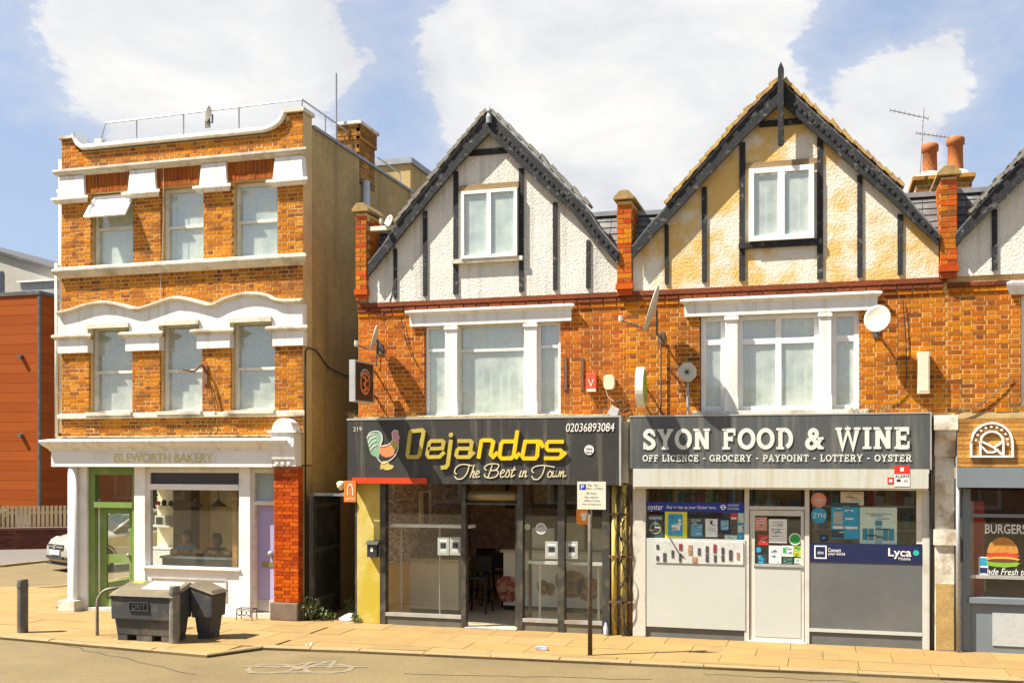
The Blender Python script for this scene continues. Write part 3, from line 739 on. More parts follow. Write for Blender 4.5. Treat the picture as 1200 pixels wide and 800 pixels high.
# ---------------------------------------------------------------- bakery shopfront
YS = YF - .0          # shopfront plane
fas = MB()
fx0, fx1 = X(60, YF - .2), X(319, YF - .2)
fb = box(fx0, fx1, YF - .2, YF - .02, 2.585, 2.86).build('fascia', white_clean, bk)
zz0 = 2.86
m = MB(); prof = [(.2, 2.862), (.21, 2.9), (.26, 2.94), (.31, 2.99), (.33, 3.03), (.33, 3.06), (.05, 3.1)]
moulding('fascia_cornice', prof, fx0 + .16, fx1 + .0, white, True)
box(fx0 + .1, fx1, YF - .2, YF + .06, 3.1, 3.135).build('cornice_flashing', M('cracked flashing', (.4, .33, .17, 1), .9, .3, 8, .3, 40, dirt=(.1, .09, .05, 1), dirt_amt=.9, dirt_scale=9, bump=.6), bk)
box(fx0 - .005, fx0 + .2, YF - .02, YF + 3, 2.585, 2.86).build('fascia_return', white_clean, bk)
ptext('ISLEWORTH BAKERY', 134, 249.5, 530.5, 541.5, YF - .2, M('pale gold letter', (.6, .52, .2, 1), .45), fb, depth=.008, bold=.012)
# console and glazed brick pillar at the right end
cxa, cxb = X(318, YF - .25), X(345, YF - .25)
ctop = Z(332, 520, YF - .25)
con = MB()
prof = [(-.0, 2.6), (.2, 2.6), (.2, 2.7), (.235, 2.72), (.25, 2.85), (.28, 2.93), (.28, 3.16), (-.0, 3.16)]
con.prism_yz([(YF - p, z) for p, z in prof], cxa, cxb)
cn = con.build('console_bracket', white, bk)
r_ = (cxb - cxa) / 2 - .02; cc_ = ((cxa + cxb) / 2, 3.2)
m = MB().prism([(cc_[0] + r_ * math.cos(t), cc_[1] + .0 + r_ * 1.05 * math.sin(t)) for t in [math.pi * i / 14 for i in range(15)]], YF - .27, YF - .0); m.build('console_cap', white, cn)
box(cxa - .05, cxb + .05, YF - .31, YF, 3.162, 3.2).build('console_shelf', white, cn)
box(cxa + .05, cxb - .05, YF - .285, YF - .27, 2.97, 3.1).build('console_panel', white_clean, cn)
for i in range(3): box(cxa + .05 + i * .11, cxa + .11 + i * .11, YF - .22, YF - .195, 2.63, 2.69).build('console_drop', white_clean, cn)
pxa, pxb = X(321, YF - .12), X(350, YF - .12)
pil = box(pxa + .01, pxb - .01, YF - .115, YF + .3, .28, 2.6).build('pillar', M('thin red joint', (.34, .14, .06, 1), .8), bk)
brick_wall(pil, pxa, pxb, .31, 2.58, YF - .125, [], bp1, bp2, 200, seed=9, joint=.006)
m = MB(); z = .31
while z < 2.55:
    m.box(pxb - .04, pxb + .003, YF - .11, YF + .25, z, z + .065); z += .071
kind(m.build('brickwork', bp2, pil), 'stuff')
box(pxa - .05, pxb + .0, YF - .17, YF + .3, 0, .3).build('pillar_plinth', plum, bk, bevel=.02)
box(pxb + .003, BX1, YF + .02, YF + .33, 0, 2.6).build('corner_strip', render_lo, bk)
# corner column and pilasters
colx = (X(79.5, YF - .1) + X(91.5, YF - .1)) / 2
MB().lathe([(.1, .19), (.1, .22), (.085, .25), (.085, 2.58)], (colx, YF - .1, 0), 20).build('corner_column', white_clean, bk, smooth=True)
box(X(68, YF - .28), X(87, YF - .28), YF - .28, YF + .05, 0, .19).build('column_plinth', stone, bk, bevel=.01)
def pil_box(a, b, y0, y1, z0, z1, name, mat): return box(X(a), X(b), YF + y0, YF + y1, z0, z1).build(name, mat, bk, bevel=.004)
pil_box(91.5, 103, -.03, .2, 0, 2.58, 'pilaster', white_clean)
pil_box(158.5, 171, -.03, .2, 0, 2.58, 'pilaster', white_clean)
pil_box(281.5, 294, -.03, .2, 0, 2.58, 'pilaster', white_clean)
# green door and frame
m = MB(); gx0, gx1 = X(103), X(158.5); zt_ = 2.56; zc = Z(130, 588)
m.box(gx0, gx0 + .13, YF + .02, YF + .14, 0, 2.58); m.box(gx1 - .08, gx1, YF + .02, YF + .14, 0, 2.58); m.box(gx0 + .13, gx1 - .08, YF + .022, YF + .14, 2.44, 2.58)
m.box(gx0 + .12, gx1 - .07, YF + .0, YF + .145, zc - .1, zc + .0)
dfm = m.build('door_frame', green, bk)
box(gx0 + .13, gx1 - .08, YF + .06, YF + .066, zc, 2.44).build('fanlight', g_shop, dfm)
dx0, dx1 = gx0 + .16, gx1 - .16; dz1 = zc - .1
gp = [(X(120), X(146.5), Z(133, 650), Z(133, 602)), (X(120), X(146.5), Z(133, 703), Z(133, 660))]
dr = holed_wall(dx0, dx1, .06, dz1, YF + .12, YF + .16, gp).build('front_door', green, bk)
for g in gp: box(g[0], g[1], YF + .137, YF + .143, g[2], g[3]).build('pane', g_shop, dr)
m = MB().lathe([(.012, 0), (.012, .04), (.03, .05), (.03, .08), (.01, .09)], (dx1 - .06, YF + .03, 1.0), 10, 'y'); m.build('door_knob', metal, dr)
box(gx0, gx1, YF - .05, YF + .3, 0, .055).build('door_step', stone, bk)
box(dx0 - .02, dx0 + .01, YF + .1, YF + .118, .3, 2.0).build('draught_strip', white_clean, dr)
# shop window with stall riser
wx0, wx1 = X(171), X(281.5); wz0, wz1 = Z(226, 664), 2.58
zt1_ = Z(226, 568.5); zt2_ = Z(226, 574)
m = MB()
m.box(wx0, wx0 + .06, YF + .03, YF + .12, wz0, wz1); m.box(wx1 - .045, wx1, YF + .03, YF + .12, wz0, wz1); m.box(wx0 + .06, wx1 - .045, YF + .032, YF + .12, wz1 - .1, wz1)
m.box(wx0 + .06, wx1 - .045, YF + .02, YF + .12, zt2_, zt1_ + .02)
sw = m.build('shop_window', white_clean, bk)
box(wx0 + .06, wx1 - .045, YF + .07, YF + .076, wz0, zt2_).build('pane', g_shop, sw)
box(wx0 + .06, wx1 - .045, YF + .07, YF + .09, zt1_ + .02, wz1 - .1).build('vent_grille', M('dark wire mesh', (.05, .05, .055, 1), .6, .5, 60, .4, 120), sw)
box(wx0 - .04, wx1 + .02, YF - .06, YF + .12, wz0 - .04, wz0).build('window_sill', white_clean, bk, bevel=.006)
sr = box(wx0, wx1, YF - .005, YF + .12, 0.08, wz0 - .04).build('stall_riser', white_clean, bk)
rx0, rx1, rz0, rz1 = X(177.5), X(266), Z(222, 702), Z(222, 677)
m = MB(); t = .02
m.box(rx0, rx1, YF - .02, YF - .004, rz1 - t, rz1); m.box(rx0, rx1, YF - .02, YF - .004, rz0, rz0 + t); m.box(rx0, rx0 + t, YF - .021, YF - .004, rz0 + t, rz1 - t); m.box(rx1 - t, rx1, YF - .021, YF - .004, rz0 + t, rz1 - t)
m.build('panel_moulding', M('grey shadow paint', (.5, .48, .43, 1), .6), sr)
box(wx0, wx1, YF - .03, YF + .1, 0, .08).build('riser_skirting', white_clean, sr)
# lilac door
px0_, px1_ = X(294), X(321)
m = MB(); m.box(px0_, px0_ + .05, YF + .03, YF + .2, 0, 2.58); m.box(px0_ + .05, px1_, YF + .03, YF + .2, 1.93, 2.0); m.box(px0_ + .05, px1_, YF + .03, YF + .2, 2.48, 2.58)
f2 = m.build('door_frame', oldframe, bk)
box(px0_ + .05, px1_ + .3, YF + .1, YF + .106, 2.0, 2.48).build('fanlight', M('frosted grey glass', (.3, .38, .38, 1), .2), f2)
d2 = box(px0_ + .05, px1_ + .3, YF + .13, YF + .17, .1, 1.93).build('lilac_door', purple, bk)
dcx = X(314)
MB().lathe([(.02, .05), (.02, .02), (.05, .01), (.055, -.02), (.03, -.05)], (dcx, YF + .1, Z(314, 649)), 14, 'y').build('door_knob', metal, d2, smooth=True)
x0, x1, z0, z1 = prect(307, 321, 658, 664, YF + .12); box(x0, x1, YF + .12, YF + .13, z0, z1).build('letter_plate', M('tarnished brass', (.3, .26, .1, 1), .4, metal=.6), d2)
box(px0_ + .05, px1_, YF + .122, YF + .13, .1, .3).build('kick_plate', M('pale kick plate', (.5, .48, .44, 1), .5), d2)
box(px0_, px1_ + .1, YF - .02, YF + .2, 0, .08).build('door_step', stone, bk)
m = MB(); n = 12
for i in range(10): m.box(px0_ + .06 + i * .033, px0_ + .085 + i * .033, YF + .02, YF + .03, 1.94, 1.99)
m.build('dentil_strip', oldframe, f2)
# bakery interior
cream = M('cream shop wall', (.78, .68, .48, 1), .8); wood = M('warm wood', (.34, .19, .07, 1), .6, .25, 6)
box(BX0 + .3, BX1 - .3, YF + 4.4, YF + 4.5, 0, 2.6).build('shop_back_wall', cream, bk)
box(BX0 + .3, BX1 - .3, YF + .2, YF + 4.4, -.01, .012).build('shop_floor', M('shop floor', (.5, .42, .3, 1), .4), bk)
box(BX0 + .3, BX1 - .3, YF + .2, YF + 4.4, 2.56, 2.6).build('shop_ceiling', M('shop ceiling', (.75, .7, .6, 1), .8), bk)
box(X(203, 18), X(203, 18) + .4, 18, 18.3, 0, 2.56).build('inner_pier', M('brown inner pier', (.12, .08, .05, 1), .7), bk)
box(BX1 - 1.5, BX1 - 1.4, YF + .25, YF + 4.4, 0, 2.56).build('inner_partition', M('orange brick partition', (.4, .2, .07, 1), .8, .3, 8), bk)
m = MB(); m.box(BX0, BX0 + .1, YF + .335, YF + .5, 0, 2.6); m.box(BX0, BX0 + .1, YF + 3.2, YF + 3.4, 0, 2.6); m.box(BX0, BX0 + .1, YF + .5, YF + 3.2, 2.45, 2.6); m.box(BX0, BX0 + .1, YF + .5, YF + 3.2, 0, .35)
sg = m.build('flank_shop_window', green, bk); box(BX0 + .04, BX0 + .046, YF + .5, YF + 3.2, .35, 2.45).build('pane', g_shop, sg)
# shelves with goods
shx0, shx1 = X(172, 18.4), X(200, 18.4)
sh = thing('wall_shelves', 'white wall shelves at the left behind the bakery window', 'shelf', (shx0, 18.5, 0))
for z in (.9, 1.35, 1.75, 2.1): box(shx0, shx1, 18.4, 18.75, z, z + .03).build('shelf', white_clean, sh)
box(shx0, shx1, 18.75, 18.78, 0, 2.4).build('back_panel', cream, sh); box(shx0, shx1, 18.38, 18.75, 0, .88).build('cupboard', white_clean, sh)
mx0 = X(179, 18.35); mw = thing('microwave_oven', 'small white microwave on the shelf behind the bakery window', 'microwave', (mx0, 18.5, 1.38))
box(mx0, mx0 + .26, 18.42, 18.7, 1.381, 1.58).build('case', white_clean, mw); box(mx0 + .03, mx0 + .18, 18.41, 18.419, 1.41, 1.55).build('door_window', dark, mw); box(mx0 + .19, mx0 + .25, 18.41, 18.419, 1.41, 1.55).build('control_panel', alu, mw)
for k, (dx, c, h, lab) in enumerate(((.06, (.5, .04, .03, 1), .09, 'small red tin on the shelf over the microwave'), (.2, (.05, .05, .05, 1), .12, 'black jar on the shelf above the microwave'), (.36, (.1, .08, .06, 1), .1, 'brown jar at the right end of the bakery shelf'))):
    tag(MB().lathe([(.05, 0), (.055, h * .7), (.03, h * .85), (.03, h)], (shx0 + .1 + dx, 18.55, 1.781), 12).build('shelf_jar', M('jar %d' % k, c, .4), smooth=True), lab, 'jar', 'jars on the bakery shelf')
leafm = M('leaf green', (.07, .13, .025, 1), .6, .3, 9)
def leaves(cx, cy, cz, rx, ry, rz, n, size, seed=1, droop=0.):
    r = random.Random(seed); m = MB()
    for i in range(n):
        a = r.uniform(0, 6.28); e = r.uniform(-1, 1); q = r.random() ** .5
        c = Vector((cx + rx * q * math.cos(a) * math.sqrt(1 - e * e), cy + ry * q * math.sin(a) * math.sqrt(1 - e * e), cz + rz * q * e))
        u = Vector((r.uniform(-1, 1), r.uniform(-1, 1), r.uniform(-1, 1) - droop)).normalized(); v = u.cross(Vector((r.uniform(-1, 1), r.uniform(-1, 1), r.uniform(-1, 1)))).normalized()
        s = size * r.uniform(.6, 1.3)
        m.add([c - u * s, c + v * s * .4, c + u * s, c - v * s * .4], [(0, 1, 2, 3)])
    return m
hp = thing('hanging_plant', 'trailing green plant inside the left edge of the bakery window', 'plant', (X(178, 17), 17, 1.9))
leaves(X(178, 17), 17, 2.15, .12, .12, .4, 130, .05, 4, 1).build('foliage', leafm, hp); MB().lathe([(.06, 0), (.09, .14), (.1, .15)], (X(178, 17), 17, 2.4), 12).build('pot', cream, hp)
# display counter and bread
ctr = thing('display_counter', 'long serving counter with baked goods inside the bakery window', 'counter', (X(235, 16.7), 16.75, 0))
c0, c1 = X(192, 16.6), X(279, 16.6)
box(c0, c1, 16.55, 17.1, 0, .93).build('body', M('counter grey', (.32, .28, .22, 1), .5), ctr); box(c0 - .02, c1, 16.5, 17.12, .93, .97).build('worktop', alu, ctr)
for i in range(9):
    x = c0 + .12 + i * (c1 - c0 - .25) / 9; col = random.choice(((.42, .24, .09, 1), (.5, .33, .14, 1), (.3, .15, .05, 1), (.6, .55, .45, 1)))
    m = MB().lathe([(.02, 0), (.07, .015), (.085, .05), (.06, .085), (.02, .1)], (x, 16.75 + .08 * (i % 2), .971), 12)
    tag(m.build('bread_roll', M('crust %d' % i, col, .7, .3, 20), smooth=True), 'bun on the bakery counter, %s from the left' % ('first second third fourth fifth sixth seventh eighth ninth'.split()[i]), 'bread', 'buns along the bakery counter')
for px in (229, 256):
    y = 17.6; x = X(px, y); lp = thing('pendant_lamp', 'dark cone pendant lamp hanging %s in the bakery' % ('left' if px == 229 else 'right'), 'lamp', (x, y, 2.0), 'pendant lamps in the bakery')
    zc = Z(px, 593, y); MB().lathe([(.17, 0), (.05, .09), (.02, .14), (.02, .16)], (x, y, zc), 18).build('shade', darkmetal, lp, smooth=True); MB().tube([(x, y, zc + .15), (x, y, 2.56)], .006, 6).build('flex', cable, lp)
# people behind the counter: one skinned body each
def person(label, loc, hgt, shirt, hair, turn=0., seat=.28):
    t = thing('person', label, 'person', loc); s = hgt / 1.72; floor_z = loc[2]
    J = {'pel': (0, 0, .95), 'waist': (0, 0, 1.1), 'chest': (0, .0, 1.32), 'neck': (0, 0, 1.47), 'head': (0, -.02, 1.56), 'crown': (0, -.01, 1.68)}
    for sd, q in ((-1, 'l'), (1, 'r')):
        J.update({'sh' + q: (.18 * sd, 0, 1.4), 'el' + q: (.25 * sd, -.06, 1.14), 'wr' + q: (.17 * sd, -.27, 1.02), 'ha' + q: (.14 * sd, -.36, 1.01), 'hip' + q: (.1 * sd, 0, .9), 'kn' + q: (.11 * sd, -.02, .5), 'an' + q: (.11 * sd, .01, .09), 'to' + q: (.12 * sd, -.15, .04)})
    if seat:
        J = {k: (v[0], v[1], v[2] - seat) for k, v in J.items()}
        for sd, q in ((-1, 'l'), (1, 'r')): J.update({'kn' + q: (.13 * sd, -.4, .9 - seat), 'an' + q: (.13 * sd, -.36, .5 - seat), 'to' + q: (.14 * sd, -.5, .45 - seat)})
    R_ = {'pel': .14, 'waist': .13, 'chest': .15, 'neck': .055, 'head': .085, 'crown': .07}
    for q in 'lr': R_.update({'sh' + q: .065, 'el' + q: .045, 'wr' + q: .032, 'ha' + q: .035, 'hip' + q: .095, 'kn' + q: .062, 'an' + q: .045, 'to' + q: .035})
    E_ = [('pel', 'waist'), ('waist', 'chest'), ('chest', 'neck'), ('neck', 'head'), ('head', 'crown')]
    for q in 'lr': E_ += [('chest', 'sh' + q), ('sh' + q, 'el' + q), ('el' + q, 'wr' + q), ('wr' + q, 'ha' + q), ('pel', 'hip' + q), ('hip' + q, 'kn' + q), ('kn' + q, 'an' + q), ('an' + q, 'to' + q)]
    ks = list(J); me = bpy.data.meshes.new('body')
    rot = Matrix.Rotation(turn, 3, 'Z')
    me.from_pydata([rot @ (Vector(J[k]) * s) for k in ks], [(ks.index(a), ks.index(b)) for a, b in E_], [])
    o = bpy.data.objects.new('body', me); sc.collection.objects.link(o); o.parent = t
    md = o.modifiers.new('skin', 'SKIN'); sv = me.skin_vertices[0].data
    for i, k in enumerate(ks): sv[i].radius = (R_[k] * s, R_[k] * s * (.75 if k in ('chest', 'waist', 'pel') else 1)); sv[i].use_root = k == 'pel'
    o.modifiers.new('sub', 'SUBSURF').levels = 2; o.modifiers['sub'].render_levels = 2
    me.materials.append(dressed(shirt, (1.435 - seat) * s))
    loc = (loc[0], loc[1], loc[2] - seat * s)
    hd = MB().lathe([(.02, -.12), (.06, -.1), (.082, -.04), (.085, .03), (.07, .09), (.03, .115)], (loc[0], loc[1] - .01, loc[2] + 1.6 * s), 14); hd.build('face', skin, t, smooth=True)
    MB().lathe([(.093, .015), (.1, .05), (.09, .1), (.04, .135)], (loc[0], loc[1] + .005, loc[2] + 1.6 * s), 14).build('hair', hair, t, smooth=True)
    MB().lathe([(.05, -.11), (.088, -.06), (.095, .02), (.06, .06)], (loc[0], loc[1] + .035, loc[2] + 1.6 * s), 14).build('back_hair', hair, t, smooth=True)
    MB().add([(loc[0] - .012, loc[1] - .085, loc[2] + 1.58 * s), (loc[0] + .012, loc[1] - .085, loc[2] + 1.58 * s), (loc[0], loc[1] - .115, loc[2] + 1.575 * s), (loc[0], loc[1] - .085, loc[2] + 1.615 * s)], [(0, 1, 2), (0, 2, 3), (1, 3, 2), (0, 3, 1)]).build('nose', skin, t)
    for sd in (-1, 1): MB().lathe([(.004, -.004), (.009, 0), (.004, .004)], (loc[0] + .03 * sd, loc[1] - .088, loc[2] + 1.615 * s), 8, 'y').build('eye', dark, t)
    return t
def dressed(shirt, zc):
    m = shirt.copy(); nt = m.node_tree; N = nt.nodes; L = nt.links; b = N['Principled BSDF']; src = b.inputs['Base Color'].links[0].from_socket
    tc = N.new('ShaderNodeTexCoord'); sp = N.new('ShaderNodeSeparateXYZ'); L.new(tc.outputs['Object'], sp.inputs[0])
    g = N.new('ShaderNodeMath'); g.operation = 'GREATER_THAN'; g.inputs[1].default_value = zc; L.new(sp.outputs['Z'], g.inputs[0])
    mx = N.new('ShaderNodeMix'); mx.data_type = 'RGBA'; L.new(g.outputs[0], mx.inputs[0]); L.new(src, mx.inputs[6]); mx.inputs[7].default_value = (.36, .2, .13, 1); L.new(mx.outputs[2], b.inputs['Base Color']); return m
def shop_stool(lab, x, y, h):
    t = thing('round_stool', lab, 'stool', (x, y, .012)); MB().lathe([(.14, 0), (.16, .02), (.15, .05)], (x, y, h - .05), 16).build('seat', wood, t, smooth=True)
    for a in (45, 135, 225, 315): MB().tube([(x + .17 * math.cos(math.radians(a)), y + .17 * math.sin(math.radians(a)), .012), (x + .1 * math.cos(math.radians(a)), y + .1 * math.sin(math.radians(a)), h - .05)], .014, 6).build('leg', wood, t)
shop_stool('round stool under the person in the blue top', X(219, 17.6), 17.6, .47); shop_stool('round stool under the person in the grey top', X(254, 17.9), 17.9, .44)
skin = M('skin', (.36, .2, .13, 1), .55); hairm = M('dark hair', (.012, .01, .009, 1), .6)
person('person with dark hair in a blue top behind the bakery counter', (X(219, 17.6), 17.6, .012), 1.6, M('blue top', (.1, .17, .26, 1), .9), hairm)
person('person with dark hair in a grey top further right behind the bakery counter', (X(254, 17.9), 17.9, .012), 1.5, M('dark grey top', (.06, .06, .06, 1), .9), hairm, .4)
# ================================================================ gabled shops
roughcast = M('white roughcast', (.66, .64, .57, 1), .95, .1, 2, .2, 60, dirt=(.33, .33, .31, 1), dirt_amt=.75, dirt_scale=.8, bump=1., bs=38, edge=(.5, .72), streak=True)
ochre = M('flaking ochre and white render', (.66, .62, .52, 1), .95, .12, 2, .12, 50, dirt=(.60, .37, .07, 1), dirt_amt=.85, dirt_scale=1.1, bump=.7, bs=30, edge=(.455, .565))
plaster_patch = M('smooth grey patch', (.52, .53, .5, 1), .85, .06, 2, .04, 20)
ZE = 5.30
def seg(p, q, t): return (p[0] + (q[0] - p[0]) * t, p[1] + (q[1] - p[1]) * t)
def gable(root, px_l, px_r, outer, inner, wallm, studs, apex_px, tiles, finial):
    """outer / inner: barge board outlines (photo points on the board plane), left foot to right foot"""
    YB = YF - .15
    po = [P(a, b, YB) for a, b in outer]; pi = [P(a, b, YB) for a, b in inner]
    k = len(po); ap = max(range(k), key=lambda i: po[i][1])
    # wall panel follows the roof line
    wall = [(X(px_l), ZE)] + [(x, z + .04) for x, z in pi if X(px_l) < x < X(px_r)] + [(X(px_r), ZE)]
    wl = [(X(px_l), ZE), (X(px_l), max(pi[0][1], ZE + .05))] + [(x, z + .06) for x, z in pi if X(px_l) < x < X(px_r)] + [(X(px_r), max(pi[-1][1], ZE + .05)), (X(px_r), ZE)]
    MB().prism(wl, YF - .02, YF + .3).build('gable_wall', wallm, root)
    for a, b, nm in ((0, ap, 'barge_board'), (ap, k - 1, 'barge_board')):
        m = MB()
        for i in range(a, b): m.prism([pi[i], pi[i + 1], po[i + 1], po[i]], YB, YB + .05)
        bb = m.build(nm, black_timber, root)
        # roof slope behind the board
        m = MB()
        for i in range(a, b):
            (xa, za), (xb, zb) = po[i], po[i + 1]
            m.prism([(xa, za - .03), (xb, zb - .03), (xb, zb + .035), (xa, za + .035)], YB + .002, YF + 5.5)
        m.build('roof_slope', slate, root)
        # verge tiles
        for i in range(max(a, 2 if k > 9 else 1), min(b, k - 3)):
            (xa, za), (xb, zb) = po[i], po[i + 1]; d = Vector((xb - xa, zb - za)); n = max(1, int(d.length / .11)); u = d.normalized(); nn = Vector((-u.y, u.x))
            if nn.y < 0: nn = -nn
            for j in range(n):
                t0, t1 = j / n, (j + 1) / n + .02; c0 = Vector((xa, za)) + d * t0; c1 = Vector((xa, za)) + d * t1; h = random.uniform(.045, .075)
                lo = .036 + (.012 if j % 2 else 0)
                MB().prism([tuple(c0 + nn * lo), tuple(c1 + nn * lo), tuple(c1 + nn * (lo + h * .6)), tuple(c0 + nn * (lo + h))], YB - .035 + random.uniform(0, .015), YB + .25).build('verge_tile', tiles, root)
        # sawtooth trim on the board's face
        if a == 0: continue
        m = MB()
        for i in range(a, b):
            p0, p1 = seg(pi[i], po[i], .5), seg(pi[i + 1], po[i + 1], .5); d = Vector((p1[0] - p0[0], p1[1] - p0[1])); n = int(d.length / .1); u = d.normalized(); nn = Vector((-u.y, u.x)); nn = nn if nn.y > 0 else -nn
            for j in range(n):
                c = Vector(p0) + d * ((j + .5) / n)
                m.prism([tuple(c - u * .035 - nn * .02), tuple(c + u * .035 - nn * .02), tuple(c + u * .02 + nn * .03), tuple(c - u * .02 + nn * .03)], YB - .012, YB + .01)
        kind(m.build('sawtooth_trim', black_timber, bb), 'stuff')
    for (px, y0, y1, w) in studs:
        x = X(px); ww = w / 2 * .85
        m = MB().add([(x - ww + random.uniform(-.006, .006), YF - .045, Z(px, y1)), (x + ww, YF - .045, Z(px, y1)), (x + ww + random.uniform(-.006, .006), YF - .045, Z(px, y0)), (x - ww, YF - .045, Z(px, y0)),
                      (x - ww, YF, Z(px, y1)), (x + ww, YF, Z(px, y1)), (x + ww, YF, Z(px, y0)), (x - ww, YF, Z(px, y0))], [(0, 1, 2, 3), (4, 7, 6, 5), (0, 4, 5, 1), (1, 5, 6, 2), (2, 6, 7, 3), (3, 7, 4, 0)])
        m.build('timber_stud', black_timber, root)
    return po, pi
def beam(root, px0, px1, py0, py1, mat=black_timber, name='timber_beam', pr=.05):
    x0, x1, z0, z1 = prect(px0, px1, py0, py1, YF); return box(x0, x1, YF - pr, YF + .01, z0, z1).build(name, mat, root, bevel=.006)
def valley(root, px0, px1, py_top, py_bot, side):
    """slated slope between a gable foot and the party wall, lead on its crest"""
    xa, xb = X(px0), X(px1); zt = Z((px0 + px1) / 2, py_top); zb = Z((px0 + px1) / 2, py_bot)
    n = 7
    vs = MB().add([(xa, YF + .02, zb), (xb, YF + .02, zb), (xb, YF + .5, zt), (xa, YF + .5, zt), (xa, YF + .1, zb), (xb, YF + .1, zb), (xb, YF + .58, zt), (xa, YF + .58, zt)],
                  [(0, 1, 2, 3), (7, 6, 5, 4), (0, 4, 5, 1), (1, 5, 6, 2), (2, 6, 7, 3), (3, 7, 4, 0)]).build('valley_roof', slate, root)
    for r in range(n):
        t0, t1 = r / n, (r + 1.25) / n; t1 = min(t1, 1); w = (xb - xa) / 3
        for c in range(3):
            a = xa + c * w + .004; b = a + w - .008
            f = lambda t, e: (YF + .02 + .48 * t - e, zb + (zt - zb) * t + e * .4)
            (y0, z0), (y1, z1) = f(t0, .03), f(t1, .012)
            MB().add([(a, y0, z0), (b, y0, z0), (b, y1, z1), (a, y1, z1), (a, y0 + .02, z0 - .01), (b, y0 + .02, z0 - .01), (b, y1 + .01, z1), (a, y1 + .01, z1)],
                     [(0, 1, 2, 3), (7, 6, 5, 4), (0, 4, 5, 1), (1, 5, 6, 2), (2, 6, 7, 3), (3, 7, 4, 0)]).build('roof_slate', slate, vs)
    box(xa - .02, xb + .02, YF + .42, YF + .7, zt - .01, zt + .06).build('lead_flashing', lead, root)
def party_pier(root, px0, px1, ztop, zbot, deep, seed):
    xa, xb = X(px0), X(px1)
    pr = MB(); pr.box(xa + .006, xb - .006, YF - .1, YF + deep, zbot, ztop - .02); pr = pr.build('party_wall', mortar_r, root)
    z = zbot; k = 0; w = xb - xa
    while z + .065 < ztop:
        segs = [(xa, xb)] if k % 2 else [(xa, xa + w * .48 - .005), (xa + w * .48 + .005, xb)]
        for a, b in segs: MB().add(*brick_verts(a, b, YF - .11 + random.uniform(-.004, .004), z, z + .065)).build('brick', random.choice((br1, bp1, bs1)), pr)
        y = YF - .05 + (.1 if k % 2 else 0)
        while y < YF + deep - .1:
            for xs_ in ((xb - .03, xb + .004), (xa - .004, xa + .03)): box(xs_[0], xs_[1], y, y + .2, z, z + .065).build('brick', br1, pr)
            y += .211
        z += .076; k += 1
    # corbelled foot
    box(xa - .02, xb + .02, YF - .13, YF, zbot - .09, zbot - .005).build('corbel', bp1, root); box(xa, xb, YF - .09, YF, zbot - .18, zbot - .092).build('corbel', bp1, root)
    xm = (xa + xb) / 2
    MB().prism([(xa - .05, ztop), (xb + .05, ztop), (xb + .05, ztop + .04), (xm + .06, ztop + .14), (xm - .06, ztop + .14), (xa - .05, ztop + .04)], YF - .16, YF + deep + .05).build('pier_coping', M('mossy coping', (.3, .2, .08, 1), .9, .3, 8, .2, 40, dirt=(.45, .33, .06, 1), dirt_amt=.8, dirt_scale=7), root, bevel=.01)

# ---------------------------------------------------------------- takeaway with the cockerel sign
dj = thing('takeaway_building', 'white gabled orange brick house over the takeaway with a cockerel sign', 'building', (X(575), YF, 0))
DX0, DX1 = X(420), X(733)
wdj = (X(497), X(657), Z(577, 486), Z(577, 371))
fw = holed_wall(DX0, DX1 - .003, 2.62, ZE, YF + .004, YF + .33, [wdj]).build('front_wall', mortar_r, dj)
brick_wall(fw, DX0 + .003, DX1 - .004, 3.36, ZE - .16, YF, [wdj], br1, br2, 300, seed=5)
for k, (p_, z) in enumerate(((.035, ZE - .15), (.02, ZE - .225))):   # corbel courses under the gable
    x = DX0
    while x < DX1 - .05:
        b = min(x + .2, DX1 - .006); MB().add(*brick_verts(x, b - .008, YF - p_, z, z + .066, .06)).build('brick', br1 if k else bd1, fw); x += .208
box(DX0 - .0, DX1 - .01, YF - .045, YF + .1, ZE - .075, ZE - .002).build('gable_sill_course', bd1, dj)  # its dark tone paints in the shade below the gable
gable(dj, 432, 724,
      [(431, 310), (448, 289), (466, 262.5), (500, 221), (535, 177), (573, 132), (610, 168), (648, 205.5), (686, 243), (702, 268), (725, 296)],
      [(431, 324), (449, 301), (475, 269), (506, 231), (540, 190), (573, 156), (606, 190), (640, 222), (672, 250), (692, 276), (725, 308)],
      roughcast, [(464, 292, 350, .07), (499, 248, 347, .08), (535, 202, 345, .09), (611.5, 198, 342, .09), (651, 238, 340, .085), (690, 282, 338, .075)], 573, M('grey verge tile', (.2, .19, .17, 1), .9, .3, 8, .2, 40, dirt=(.4, .36, .2, 1), dirt_amt=.5, dirt_scale=6), False)
beam(dj, 551, 597, 175, 182); beam(dj, 539, 609, 216, 224, brown_timber, 'window_lintel', .06); beam(dj, 531, 614, 303, 308, stone, 'window_sill', .1)
x0, x1, z0, z1 = prect(543, 608, 224, 303, YF)
box(x0 - .02, x1 + .02, YF - .03, YF - .021, z0, z1).build('window_recess', brown_timber, dj)
window(dj, x0, x1, z0, z1, YF - .12, ((x0 + x1) / 2,), (), .05, upvc, g_up, net_b, .07, .07, 'roller', .012)
fy = YF - .17; fx, fz = P(573, 137, fy)
MB().lathe([(.045, -.1), (.05, 0), (.025, .05), (.045, .09), (.03, .13), (.008, .17)], (fx, fy, fz), 10).build('finial', lead, dj)
valley(dj, 683, 725, 245, 306, 1); valley(dj, 432, 468, 266, 322, -1)
party_pier(dj, 420, 432.5, Z(426, 250), Z(426, 340), .5, 3)
party_pier(dj, 724.5, 741.5, Z(733, 236), Z(733, 333), 1.0, 4)
pbox(434, 463, 264.5, 269.5, YF - .1, .1).build('gutter', oldframe, dj)
